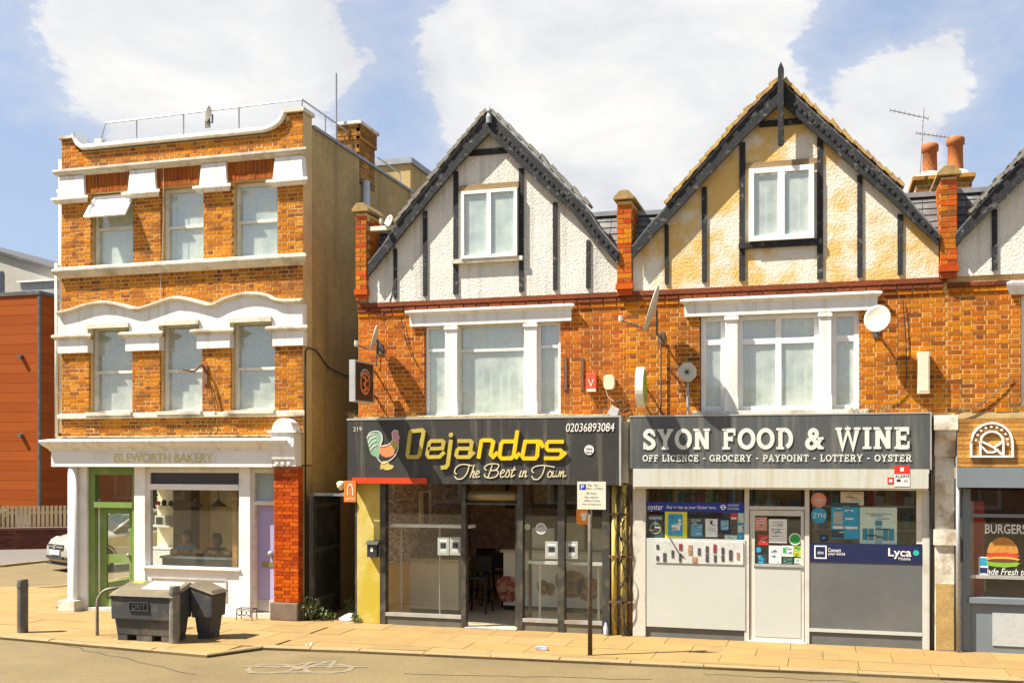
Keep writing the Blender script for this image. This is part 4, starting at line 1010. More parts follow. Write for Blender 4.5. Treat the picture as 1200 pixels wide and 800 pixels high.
# stone window surround
def surround(root, px0, px1, ptop0, ptop1, pbot, piers, zs, nm):
    xa, xb = X(px0), X(px1); zt = (Z(px0, ptop0) + Z(px1, ptop1)) / 2; zb = pbot
    moulding('window_head', [(.05, zb), (.05, zt - .09), (.09, zt - .06), (.11, zt - .035), (.11, zt - .005), (.02, zt + .015)], xa + .03, xb - .03, white, True, root)
    for a, b in piers:
        p = box(X(a), X(b), YF - .04, YF + .14, zs, zb + .0).build('mullion_pier', white, root)
        box(X(a) - .012, X(b) + .012, YF - .055, YF + .1, zs + .0, zs + .2).build('pier_base', white, p); box(X(a) - .015, X(b) + .015, YF - .06, YF + .1, zb - .07, zb - .02).build('pier_cap', white, p)
    box(xa + .1, xb - .1, YF - .09, YF + .2, zs - .07, zs).build('window_sill', stone, root, bevel=.008)
zs = wdj[2]; zb = Z(577, 379.5)
surround(dj, 482.5, 669, 363.5, 358, zb, [(522.5, 536.5), (615, 629.5)], zs, 'd')
window(dj, X(498), X(522.5), zs, zb, YF + .06, (), (Z(510, 410),), .04, upvc); window(dj, X(536.5), X(615), zs, zb, YF + .06, (), (Z(576, 409.5),), .035, oldframe); window(dj, X(629.5), X(656.5), zs, zb, YF + .06, (), (Z(643, 405.5),), .045, upvc)
# fascia with cockerel and raised letters
YD = YF - .22
board = M('weathered charcoal sign board', (.036, .035, .031, 1), .45, .2, 1.5, .2, 30, dirt=(.24, .22, .17, 1), dirt_amt=.55, dirt_scale=1.2, streak=True, edge=(.55, .8))
z0, z1 = (Z(407, 566, YD) + Z(727, 568, YD)) / 2, (Z(407, 491.5, YD) + Z(727, 489.5, YD)) / 2
fs_ = MB(); edges = [407, 560, 640, 727]
fb = box(X(407, YD), X(727, YD), YD + .012, YF - .03, z0, z1).build('fascia_sign', darkmetal, dj)
for a, b in zip((407, 565, 727), (565, 727)): box(X(a, YD) + .003, X(b, YD) - .003, YD, YD + .011, z0, z1).build('sign_panel', board, fb)
m = MB(); m.box(X(407, YD) - .01, X(727, YD) + .01, YD - .006, YF + .02, z1, z1 + .03); m.build('sign_trim', alu, fb)
box(X(727, YD) - .02, X(727, YD) + .012, YD - .004, YF - .03, z0 - .01, z1).build('sign_trim', alu, fb)
def z2(u, v): return P(400 + u / 7.06, 480 + v / 7.06, YD)
def z3(u, v): return P(540 + u / 6., 480 + v / 6., YD)
yell = M('bright yellow letter', (.72, .47, .01, 1), .35, .08, 4, .05, 20, dirt=(.5, .36, .06, 1), dirt_amt=.5, dirt_scale=3)
yold = M('faded gold letter', (.42, .34, .06, 1), .5, .15, 5, .1, 25, dirt=(.55, .4, .06, 1), dirt_amt=.6, dirt_scale=4)
orange_edge = M('orange letter edge', (.5, .16, .02, 1), .5)
def letters(strokes, mp, w, mat, name='letter', d0=.035, smooth_=False, par=None):
    m = MB()
    for i, (pts, cl) in enumerate(strokes):
        q = [mp(u, v) for u, v in pts]
        if smooth_: q = [(x, z) for x, z, _ in catmull([(a, b, 0) for a, b in q], 5, cl)]
        m.ribbon(q, w, YD - d0 - i * .0012, YD, cl)
    return m.build(name, mat, par or fb)
W1 = .064
def rcorner(p): return p
letters([([(582, 178), (672, 168), (686, 185), (652, 372), (635, 390), (562, 390), (552, 372), (575, 190)], True)], z2, W1, yold)
letters([([(722, 322), (842, 318), (852, 270), (838, 257), (748, 258), (732, 275), (714, 372), (727, 390), (818, 388), (858, 348)], False)], z2, W1 * .92, yold)
letters([([(912, 248), (886, 452), (870, 474), (828, 478)], False)], z2, W1, yold)
m = MB(); m.disc(z2(912, 208), .038, YD - .035, YD, 14); m.build('letter_dot', yold, fb)
letters([([(965, 258), (1068, 257), (1084, 272), (1066, 376)], False), ([(1072, 320), (978, 320), (964, 334), (955, 374), (968, 390), (1062, 390), (1104, 348)], False)], z2, W1 * .92, yold)
letters([([(150, 212), (128, 342)], False), ([(142, 222), (160, 214), (214, 214), (232, 228), (214, 312), (232, 330), (262, 298)], False)], z3, W1 * .95, yell)
letters([([(385, 222), (302, 222), (287, 238), (276, 322), (290, 341), (358, 340), (378, 322)], False), ([(402, 145), (376, 318), (394, 332), (418, 304)], False)], z3, W1 * .95, yell)
letters([([(456, 224), (548, 222), (541, 322), (527, 341), (446, 341), (436, 326)], True), ([(546, 222), (566, 228), (584, 266)], False)], z3, W1 * .95, yell)
letters([([(728, 224), (622, 224), (607, 240), (607, 272), (620, 284), (704, 284), (716, 298), (706, 332), (692, 340), (588, 340)], False), ([(706, 334), (742, 298)], False)], z3, W1 * .9, yell)
script = M('cream script', (.62, .55, .36, 1), .5, .1)
WS = .016
S2 = [[([(955, 532), (938, 512), (958, 470), (1010, 450), (1088, 462)], 0), ([(1060, 458), (1042, 520), (1005, 565), (962, 572), (938, 548)], 0)],
      [([(1102, 452), (1085, 510), (1066, 560)], 0), ([(1072, 535), (1098, 505), (1100, 525), (1090, 555), (1106, 556)], 0)],
      [([(1112, 540), (1142, 518), (1132, 503), (1114, 525), (1116, 556), (1148, 548)], 0)]]
S3 = [[([(222, 388), (205, 440), (192, 474)], 0), ([(182, 425), (168, 405), (200, 382), (258, 380), (268, 396), (250, 420), (215, 427)], 0), ([(215, 427), (256, 425), (264, 446), (245, 470), (200, 478), (170, 466), (170, 448)], 0)],
      [([(280, 452), (308, 432), (298, 420), (280, 442), (284, 472), (312, 464)], 0)], [([(312, 464), (336, 420), (342, 448), (334, 470), (316, 470)], 0)],
      [([(382, 398), (358, 450), (356, 472), (380, 456)], 0), ([(352, 425), (390, 418)], 0)], [([(428, 426), (412, 468), (428, 464)], 0)],
      [([(444, 428), (432, 472)], 0), ([(436, 450), (460, 428), (456, 455), (452, 471), (468, 462)], 0)],
      [([(515, 442), (500, 425), (520, 400), (575, 390), (662, 402)], 0), ([(592, 396), (576, 450), (546, 486), (514, 486), (500, 464)], 0)],
      [([(612, 455), (628, 430), (642, 446), (632, 470), (616, 470)], 1)],
      [([(652, 430), (645, 465), (662, 466), (674, 432), (668, 465), (686, 464), (698, 430)], 0)], [([(708, 432), (699, 472)], 0), ([(703, 452), (724, 430), (721, 455), (720, 470), (742, 460)], 0)]]
for s in S2: letters(s, z2, WS, script, 'script_letter', .012, True)
for s in S3: letters(s, z3, WS, script, 'script_letter', .012, True)
ptext('02036893084', 663.5, 720, 495.5, 505.5, YD, white_clean, fb, depth=.012, shear=.15)
ptext('219', 414, 424, 500, 505, YD, script, fb, depth=.003)
m = MB(); m.disc(P(690.5, 527, YD), .075, YD - .012, YD); rd = m.build('round_sticker', white_clean, fb); ptext('Dine', 687, 694, 524, 527, YD - .012, dark, rd, depth=.003); ptext('here', 687, 694, 528, 531, YD - .012, dark, rd, depth=.003)
# cockerel
def cpoly(pts, mat, off, par=fb, name='cockerel_print', sm=True):
    q = [z2(u, v) for u, v in pts]; q = [(x, z) for x, z, _ in catmull([(a, b, 0) for a, b in q], 4, True)] if sm else q
    return MB().prism(q, YD - off, YD).build(name, mat, par)
cg = M('print green', (.22, .36, .24, 1), .5, .1); co = M('print orange', (.62, .22, .09, 1), .5, .1); cy = M('print mustard', (.5, .38, .1, 1), .5); cp = M('print pink', (.55, .28, .32, 1), .5); cw_ = M('print white', (.68, .66, .6, 1), .5)
cpoly([(215, 235), (238, 192), (290, 178), (328, 196), (338, 245), (328, 300), (322, 340), (306, 402), (285, 388), (250, 370), (230, 312)], cg, .003)
cpoly([(322, 302), (395, 287), (432, 320), (432, 372), (372, 392), (325, 365)], co, .004)
cpoly([(395, 287), (425, 246), (460, 240), (468, 292), (442, 345), (430, 320)], cy, .005)
cpoly([(425, 190), (445, 170), (470, 180), (478, 214), (488, 230), (476, 246), (480, 275), (465, 290), (452, 250), (428, 236)], cp, .006)
cpoly([(330, 442), (322, 490), (345, 488), (372, 498), (420, 488), (432, 462), (398, 450), (388, 425), (346, 425)], cy, .005)
for i, s in enumerate(([(215, 240), (238, 205), (282, 195)], [(222, 275), (245, 240), (285, 222)], [(230, 305), (255, 272), (290, 255)], [(238, 335), (265, 305), (295, 290)], [(300, 400), (340, 440), (385, 428), (440, 385), (470, 322), (470, 285)], [(213, 235), (238, 190), (290, 176), (330, 196), (340, 250), (325, 300), (395, 285), (425, 245), (422, 190), (447, 168), (474, 182)])):
    letters([(s, False)], z2, .013, cw_, 'cockerel_line', .007 + i * .0006, True)
# red trim under the left of the sign
redm = M('red plastic trim', (.55, .05, .012, 1), .35, .1)
m = pbox(412.5, 500, 559.5, 566.5, YD - .045, .04); m.build('red_trim', redm, fb)
# weeds and rubble on the sign's top ledge
box(X(418), X(728), YF - .12, YF + .004, z1 + .0, z1 + .055).build('ledge', M('crumbling mortar ledge', (.5, .37, .17, 1), .95, .25, 7, .25, 40, dirt=(.15, .1, .05, 1), dirt_amt=.8, dirt_scale=9, bump=1, bs=30), dj)
# ---------------------------------------------------------------- takeaway shopfront
ypil = M('dirty yellow paint', (.55, .45, .13, 1), .75, .12, 2, .1, 20, dirt=(.45, .34, .02, 1), dirt_amt=.9, dirt_scale=1.3, bump=.2, bs=30, edge=(.45, .6))
box(X(419), X(446), YF - .02, YF + .3, 0, 2.6).build('yellow_pier', ypil, dj, bevel=.01)
box(DX0, X(419) - .002, YF + .02, YF + .3, 0, 2.6).build('end_strip', render_lo, dj)
frm = M('dark bronze frame', (.06, .058, .052, 1), .4, .2, 5, .1, 30, dirt=(.25, .21, .14, 1), dirt_amt=.5, dirt_scale=4, metal=.3)
m = MB(); zt = 2.42
POST = [(446, 452.5), (541, 546.5), (606.5, 613), (654, 662), (706, 715)]
for a, b in POST: box(X(a), X(b), YF - .03, YF + .1, 0, zt).build('shopfront_post', frm, dj, bevel=.004)
box(X(446), X(715), YF - .025, YF + .1, zt, zt + .22).build('shopfront_head', frm, dj)
def shoppane(a, b, z0, z1, y=.04, nm='shop_window'):
    fr = MB(); x0, x1 = X(a), X(b)
    fr.box(x0, x1, YF + .0, YF + .09, z0, z0 + .05); fr.box(x0, x1, YF, YF + .09, z1 - .04, z1)
    o = fr.build(nm, frm, dj); box(x0, x1, YF + y, YF + y + .008, z0 + .05, z1 - .04).build('pane', g_shop, o); return o
stallm = M('stained stall riser', (.12, .11, .09, 1), .6, .2, 4, dirt=(.3, .24, .15, 1), dirt_amt=.5)
for a, b in ((452.5, 541), (613, 654), (662, 706)):
    shoppane(a, b, .14, zt); box(X(a), X(b), YF - .03, YF + .02, .14, .2).build('bottom_rail', alu, dj); box(X(a), X(b), YF - .01, YF + .09, 0, .14).build('stall_riser', stallm, dj)
# open doorway with shutter roll
sx0, sx1 = X(546.5), X(606.5); zsb = Z(577, 589)
MB().lathe([(.1, 0), (.1, sx1 - sx0 - .02)], (sx0 + .01, YF + .09, zsb + .1), 14, 'x').build('shutter_roll', M('bronze shutter', (.3, .23, .11, 1), .4, .15, metal=.5), dj, smooth=True)
box(sx0, sx1, YF - .02, YF + .06, zsb - .03, zsb).build('door_head', frm, dj)
dl = MB(); hx, hy = sx1 - .03, YF + .1          # glazed leaf folded inwards
dl.box(hx - .04, hx, hy, hy + .06, .03, zsb - .03); dl.box(hx - .04, hx, hy + .82, hy + .88, .03, zsb - .03); dl.box(hx - .04, hx, hy + .06, hy + .82, .03, .13); dl.box(hx - .04, hx, hy + .06, hy + .82, zsb - .12, zsb - .03)
d_ = dl.build('glazed_door', frm, dj); box(hx - .023, hx - .017, hy + .06, hy + .82, .13, zsb - .12).build('pane', g_shop, d_)
box(sx0, sx1, YF - .1, YF + .1, 0, .02).build('threshold', M('concrete threshold', (.3, .27, .22, 1), .9, .2, 6, dirt=(.5, .46, .4, 1), dirt_amt=.6, dirt_scale=12), dj)
# inside
RX0, RX1, RY1 = X(448), X(720), YF + 4.6
def mosaic():
    m = M('stone strip cladding', (.34, .22, .16, 1), .85)
    nt = m.node_tree; N = nt.nodes; L = nt.links; b = N['Principled BSDF']
    tc = N.new('ShaderNodeTexCoord'); sp_ = N.new('ShaderNodeSeparateXYZ'); mp = N.new('ShaderNodeCombineXYZ'); L.new(tc.outputs['Object'], sp_.inputs[0]); L.new(sp_.outputs['Y'], mp.inputs['X']); L.new(sp_.outputs['Z'], mp.inputs['Y'])
    br = N.new('ShaderNodeTexBrick'); L.new(mp.outputs[0], br.inputs['Vector']); br.inputs['Scale'].default_value = 5.5; br.inputs['Color1'].default_value = (.8, .56, .44, 1); br.inputs['Color2'].default_value = (.3, .15, .11, 1); br.inputs['Mortar'].default_value = (.3, .2, .15, 1); br.inputs['Mortar Size'].default_value = .01; br.inputs['Row Height'].default_value = .22; br.inputs['Brick Width'].default_value = .7
    L.new(br.outputs[0], b.inputs['Base Color']); return m
mos = mosaic()
lw = box(RX0 - .1, RX0, YF + .12, RY1, .95, 2.6).build('inner_wall', mos, dj)
box(RX0 - .1, RX0 + .02, YF + .12, RY1, 0, .95).build('wall_panel', M('orange wall panel', (.75, .38, .07, 1), .6, .15), dj)
box(RX0, RX1, RY1, RY1 + .1, 0, 2.6).build('inner_back_wall', M('stone cladding back', (.6, .42, .32, 1), .85, .4, 9, .3, 40), dj)
box(RX1, RX1 + .1, YF + .12, RY1, 0, 2.6).build('inner_side_wall', M('grey inner wall', (.6, .55, .48, 1), .8), dj)
box(RX0, RX1, YF + .1, RY1, -.01, .014).build('shop_floor', M('beige floor tile', (.68, .58, .42, 1), .35, .1, 3), dj)
box(RX0, RX1, YF + .12, RY1, 2.5, 2.6).build('shop_ceiling', M('dim ceiling', (.6, .55, .46, 1), .8), dj)
led = thing('window_bar', 'white ledge with steel legs inside the left takeaway window', 'counter', (X(500), YF + .3, 0))
zl = Z(500, 615, YF + .3); box(X(453), X(556, YF + .35), YF + .14, YF + .42, zl - .03, zl + .02).build('ledge', white_clean, led)
for px in (462, 508, 540): MB().tube([(X(px), YF + .3, .014), (X(px), YF + .3, zl - .03)], .014, 8).build('leg', alu, led)
led2 = thing('window_bar', 'white ledge inside the right takeaway windows', 'counter', (X(660), YF + .3, 0))
zl = Z(660, 658, YF + .3); box(X(615), X(705), YF + .14, YF + .42, zl - .03, zl + .02).build('ledge', white_clean, led2)
for px in (627, 697): MB().tube([(X(px), YF + .3, .014), (X(px), YF + .3, zl - .03)], .02, 8).build('leg', white_clean, led2)
# low glass cabinet
cab = thing('glass_counter', 'low pale glass fronted cabinet behind the left takeaway window', 'cabinet', (X(500, 17.4), 17.4, 0))
cxa_, cxb_ = X(463, 17.2), X(536, 17.2)
box(cxa_, cxb_, 17.25, 17.8, .1, .92).build('body', M('beige cabinet', (.66, .56, .4, 1), .3, .1), cab); box(cxa_ - .02, cxb_ + .02, 17.2, 17.85, .92, .98).build('top', M('tan counter top', (.5, .38, .22, 1), .4), cab); box(cxa_, cxb_, 17.3, 17.75, .014, .1).build('plinth', dark, cab)
# serving counter with food pictures
sct = thing('serving_counter', 'long white serving counter with pictures of chicken inside the takeaway', 'counter', (X(650, 18.2), 18.2, 0))
ya = 18.1; sa, sb = X(590, ya), X(716, ya)
body = box(sa, sb, ya, ya + .6, .1, 1.05).build('body', M('white counter front', (.8, .78, .7, 1), .35, .05), sct); box(sa - .05, sb, ya - .05, ya + .65, 1.05, 1.1).build('top', M('cream worktop', (.55, .5, .36, 1), .4), sct); box(sa, sb, ya + .05, ya + .6, .014, .1).build('plinth', dark, sct)
meat = M('fried chicken print', (.26, .11, .045, 1), .6, .4, 25, dirt=(.5, .27, .1, 1), dirt_amt=.8, dirt_scale=9, edge=(.5, .6)); meat2 = M('raw meat print', (.38, .09, .05, 1), .6, .4, 18, dirt=(.6, .36, .2, 1), dirt_amt=.9, dirt_scale=9, edge=(.48, .56))
for (px, py, rx, rz, mt) in ((636, 688, .1, .16, meat), (645, 690, .08, .13, meat), (668, 684, .26, .28, meat), (689, 690, .2, .24, meat2), (595, 690, .2, .28, meat2)):
    c = P(px, py, ya - .004); MB().prism([(c[0] + rx * (1 + .12 * math.sin(3 * t)) * math.cos(t), c[1] + rz * (1 + .15 * math.cos(2 * t)) * math.sin(t)) for t in [2 * math.pi * i / 22 for i in range(22)]], ya - .004, ya).build('food_print', mt, body)
for i in range(3):
    x = sa + .5 + i * .55; tag(box(x, x + .42, ya + .1, ya + .5, 1.101, 1.5 + .1 * (i == 1)).build('warmer_cabinet', (alu, M('cream appliance', (.5, .46, .36, 1), .4), alu)[i], bevel=.02), ('left steel', 'middle cream', 'right steel')[i] + ' warming cabinet on the takeaway serving counter', 'appliance')
mb = thing('menu_board', 'dark menu board high above the takeaway counter', 'menu', (X(650, 20), 20, 2.0))
box(X(592, 20), X(712, 20), 20, 20.05, 1.75, 2.35).build('panel', dark, mb)
for i in range(4): box(X(597 + i * 29, 20), X(620 + i * 29, 20), 19.99, 20, 1.85, 2.25).build('menu_print', M('menu print %d' % i, ((.3, .1, .05, 1), (.35, .28, .1, 1), (.2, .22, .2, 1), (.3, .15, .08, 1))[i], .5, .5, 15), mb)
def stool(x, y, lab):
    t = thing('bar_stool', lab, 'stool', (x, y, .014), 'dark stools inside the takeaway')
    box(x - .19, x + .19, y - .19, y + .19, .6, .65).build('seat', dark, t, bevel=.015); box(x - .19, x + .19, y + .16, y + .19, .7, 1.0).build('backrest', dark, t, bevel=.01)
    for a in (-1, 1):
        for b in (-1, 1): MB().tube([(x + .2 * a, y + .2 * b, .014), (x + .15 * a, y + .15 * b, .6)], .016, 6).build('leg', dark, t)
        MB().tube([(x + .17 * a, y + .17, .64), (x + .17 * a, y + .17, .72)], .014, 6).build('back_post', dark, t)
    MB().tube([(x - .18, y - .18, .22), (x + .18, y - .18, .22), (x + .18, y + .18, .22), (x - .18, y + .18, .22)], .01, 6, closed=True).build('foot_ring', dark, t)
stool(X(561, 17.7), 17.7, 'dark bar stool nearest the open takeaway door'); stool(X(580, 18.6), 18.6, 'dark bar stool deeper inside the takeaway doorway'); stool(X(566, 19.2), 19.2, 'dark bar stool furthest back inside the takeaway')
fr_ = thing('framed_picture', 'small framed picture on the stone clad takeaway wall', 'picture', (RX0 + .02, 17.5, 1.6))
yy0, yy1 = YX(492, RX0 + .02), YX(505, RX0 + .02)
box(RX0, RX0 + .03, yy0, yy1, 1.5, 2.15).build('frame', cream, fr_); box(RX0 + .03, RX0 + .035, yy0 + .15, yy1 - .15, 1.55, 2.1).build('print', M('picture print', (.25, .12, .1, 1), .5, .5, 9), fr_)
# stickers on glass
def sticker(label, px0, px1, py0, py1, mat, y=YF + .03, marks=(), name='sticker', cat='sticker', group=None, t=.003):
    x0, x1, z0, z1 = prect(px0, px1, py0, py1, y); th = thing(name, label, cat, ((x0 + x1) / 2, y, z0), group)
    box(x0, x1, y - t, y, z0, z1).build('sheet', mat, th)
    for i, (a, b, c, d, mt) in enumerate(marks): box(x0 + (x1 - x0) * a, x0 + (x1 - x0) * b, y - t - .001 - .0006 * i, y - t, z1 - (z1 - z0) * d, z1 - (z1 - z0) * c).build('print', mt, th)
    return th
def rsticker(label, px, py, r, mat, y=YF + .03, words=(), inner=None, cat='sticker', tm=None):
    c = P(px, py, y); th = thing('round_sticker', label, cat, (c[0], y, c[1] - r)); MB().disc(c, r, y - .003, y, 28).build('disc', mat, th)
    if inner: MB().disc(c, r * .8, y - .004, y - .003, 28).build('print', inner, th)
    for i, (s, dz, w, h) in enumerate(words): text(s, c[0] - w / 2, c[0] + w / 2, c[1] + dz - h / 2, c[1] + dz + h / 2, y - .004, tm or white_clean, th, depth=.002)
    return th
grey_p = M('grey notice', (.34, .36, .33, 1), .5); blk = M('black print', (.03, .03, .03, 1), .5); pw = M('paper white', (.72, .72, .68, 1), .6); pteal = M('teal print', (.04, .24, .33, 1), .5); 
for lab, a, b, c, d in (('grey opening hours notice at the left on the takeaway window', 513, 526, 629, 650), ('grey menu notice at the right on the left takeaway window', 527, 540, 629, 650), ('grey notice left of the dark post by the takeaway door', 639, 654, 634, 654), ('grey notice right of the dark post on the far takeaway pane', 663, 677, 634, 654)):
    sticker(lab, a, b, c, d, M('pale grey notice', (.42, .45, .4, 1), .5), marks=[(.08, .92, .06, .94, grey_p), (.18, .82, .14, .24, pw), (.25, .75, .32, .62, blk), (.2, .8, .7, .74, pw), (.2, .8, .8, .84, pw)], name='window_notice', cat='notice', group='grey notices on the takeaway glass')
rsticker('round white hygiene rating sticker on the takeaway glass', 634, 619, .09, pw, inner=grey_p, words=[('eat', .0, .09, .05)])
rsticker('small green and white sticker on the takeaway glass', 618, 617, .045, pw, inner=M('lime', (.3, .5, .08, 1), .5))
ok = sticker('square orange delivery sticker behind the parking sign', 675.5, 693, 596, 614, M('orange sticker', (.75, .25, .02, 1), .5), name='delivery_sticker', marks=[(.3, .7, .25, .5, pw), (.38, .62, .5, .75, pw)])
# ---------------------------------------------------------------- convenience store
navy = M('navy print', (.015, .03, .1, 1), .4)
sy = thing('convenience_store_building', 'ochre and white timbered gable house over the food and wine shop', 'building', (X(920), YF, 0))
SX0, SX1 = X(733), X(1110)
wsy = (X(820), X(1007), Z(914, 480.5), Z(914, 362))
fw = holed_wall(SX0, SX1 - .003, 2.6, ZE, YF + .004, YF + .33, [wsy]).build('front_wall', mortar_r, sy)
brick_wall(fw, SX0 + .003, SX1 - .004, 3.38, ZE - .16, YF, [wsy], bs1, bs2, 300, seed=6)
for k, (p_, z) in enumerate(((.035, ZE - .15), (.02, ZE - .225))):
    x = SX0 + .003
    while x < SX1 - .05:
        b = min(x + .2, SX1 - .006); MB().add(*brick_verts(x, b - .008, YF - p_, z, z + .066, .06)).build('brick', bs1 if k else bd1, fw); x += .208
box(SX0 + .003, SX1 - .01, YF - .045, YF + .1, ZE - .075, ZE - .002).build('gable_sill_course', bd1, sy)  # dark tone again stands for the shadow line below the gable
gable(sy, 742, 1100,
      [(741, 290), (760, 266), (783, 241), (825, 193), (870, 142), (915, 97), (962, 140), (1010, 182), (1054, 221), (1074, 246), (1100, 274)],
      [(741, 303), (763, 278), (790, 251), (832, 204), (875, 158), (915, 120), (957, 158), (1003, 199), (1045, 236), (1068, 258), (1100, 287)],
      ochre, [(781.5, 264, 333, .07), (825.5, 220, 331, .085), (870, 168, 329, .095), (961, 162, 327, .095), (1007.5, 206, 325, .085), (1054.5, 252, 322, .08)], 915, tilem, True)
beam(sy, 890, 943, 141, 148); beam(sy, 874, 958, 189, 196, brown_timber, 'window_lintel', .05); beam(sy, 866, 963, 283, 290, black_timber, 'timber_beam', .08)
x0, x1, z0, z1 = prect(878, 954, 197.5, 282.5, YF)
window(sy, x0, x1, z0, z1, YF - .12, ((x0 + x1) / 2,), (), .075, upvc, g_up, net_b, .07, .1, 'net', .02)
fy = YF - .24; MB().prism([(X(911.5, fy), Z(915, 168, fy)), (X(915, fy), Z(915, 171, fy)), (X(918.5, fy), Z(915, 168, fy)), (X(918.5, fy), Z(915, 80, fy)), (X(915, fy), Z(915, 72, fy)), (X(911.5, fy), Z(915, 80, fy))], fy, fy + .09).build('finial_post', black_timber, sy, bevel=.008)
valley(sy, 741.5, 787, 243, 302, -1); valley(sy, 1050, 1101, 222, 284, 1)
party_pier(sy, 1101, 1120.5, Z(1110, 208), Z(1110, 312), 1.0, 5)
zs = wsy[2]; zb = Z(914, 367.5)
surround(sy, 804, 1026.5, 353, 340.5, zb, [(850, 864.5), (959.5, 974)], zs, 's')
window(sy, X(821), X(850), zs, zb, YF + .06, (), (Z(835, 400),), .075, upvc, bar=.09); window(sy, X(974), X(1007), zs, zb, YF + .06, (), (Z(991, 395.5),), .075, upvc, bar=.09)
window(sy, X(864.5), X(959.5), zs, zb, YF + .06, (X(912),), (Z(912, 398.5),), .07, upvc, bar=.085)
# fascia and shutter box
YD2 = YF - .24
fcol = M('dark grey fascia', (.075, .08, .08, 1), .4, .1, 2, .08, 30, dirt=(.2, .19, .16, 1), dirt_amt=.5, dirt_scale=1.5, streak=True)
z0, z1 = Z(914, 549, YD2), Z(914, 486.3, YD2)
f2 = box(X(738, YD2), X(1090, YD2), YD2 + .012, YF - .03, z0, z1).build('fascia_sign', darkmetal, sy)
for a, b in zip((738, 826, 914, 1002), (826, 914, 1002, 1090)): box(X(a, YD2) + .002, X(b, YD2) - .002, YD2, YD2 + .011, z0, z1).build('sign_panel', fcol, f2)
box(X(738, YD2) - .01, X(1090, YD2) + .02, YD2 - .006, YF + .02, z1, z1 + .02).build('sign_trim', alu, f2); box(X(1090, YD2), X(1090, YD2) + .02, YD2 - .006, YF - .03, z0 - .01, z1).build('sign_trim', alu, f2)
shut = M('streaked white shutter box', (.5, .5, .44, 1), .5, .06, 2, .06, 20, dirt=(.42, .37, .24, 1), dirt_amt=.65, dirt_scale=2.2, streak=True, edge=(.46, .66))
zb_ = Z(914, 571, YD2); box(X(742, YD2), X(1088, YD2), YD2 - .015, YF - .03, zb_, z0 - .003).build('shutter_box', shut, sy)
box(X(742, YD2), X(1088, YD2), YD2 + .03, YF - .03, zb_ - .03, zb_ - .002).build('shutter_slot', oldframe, sy)
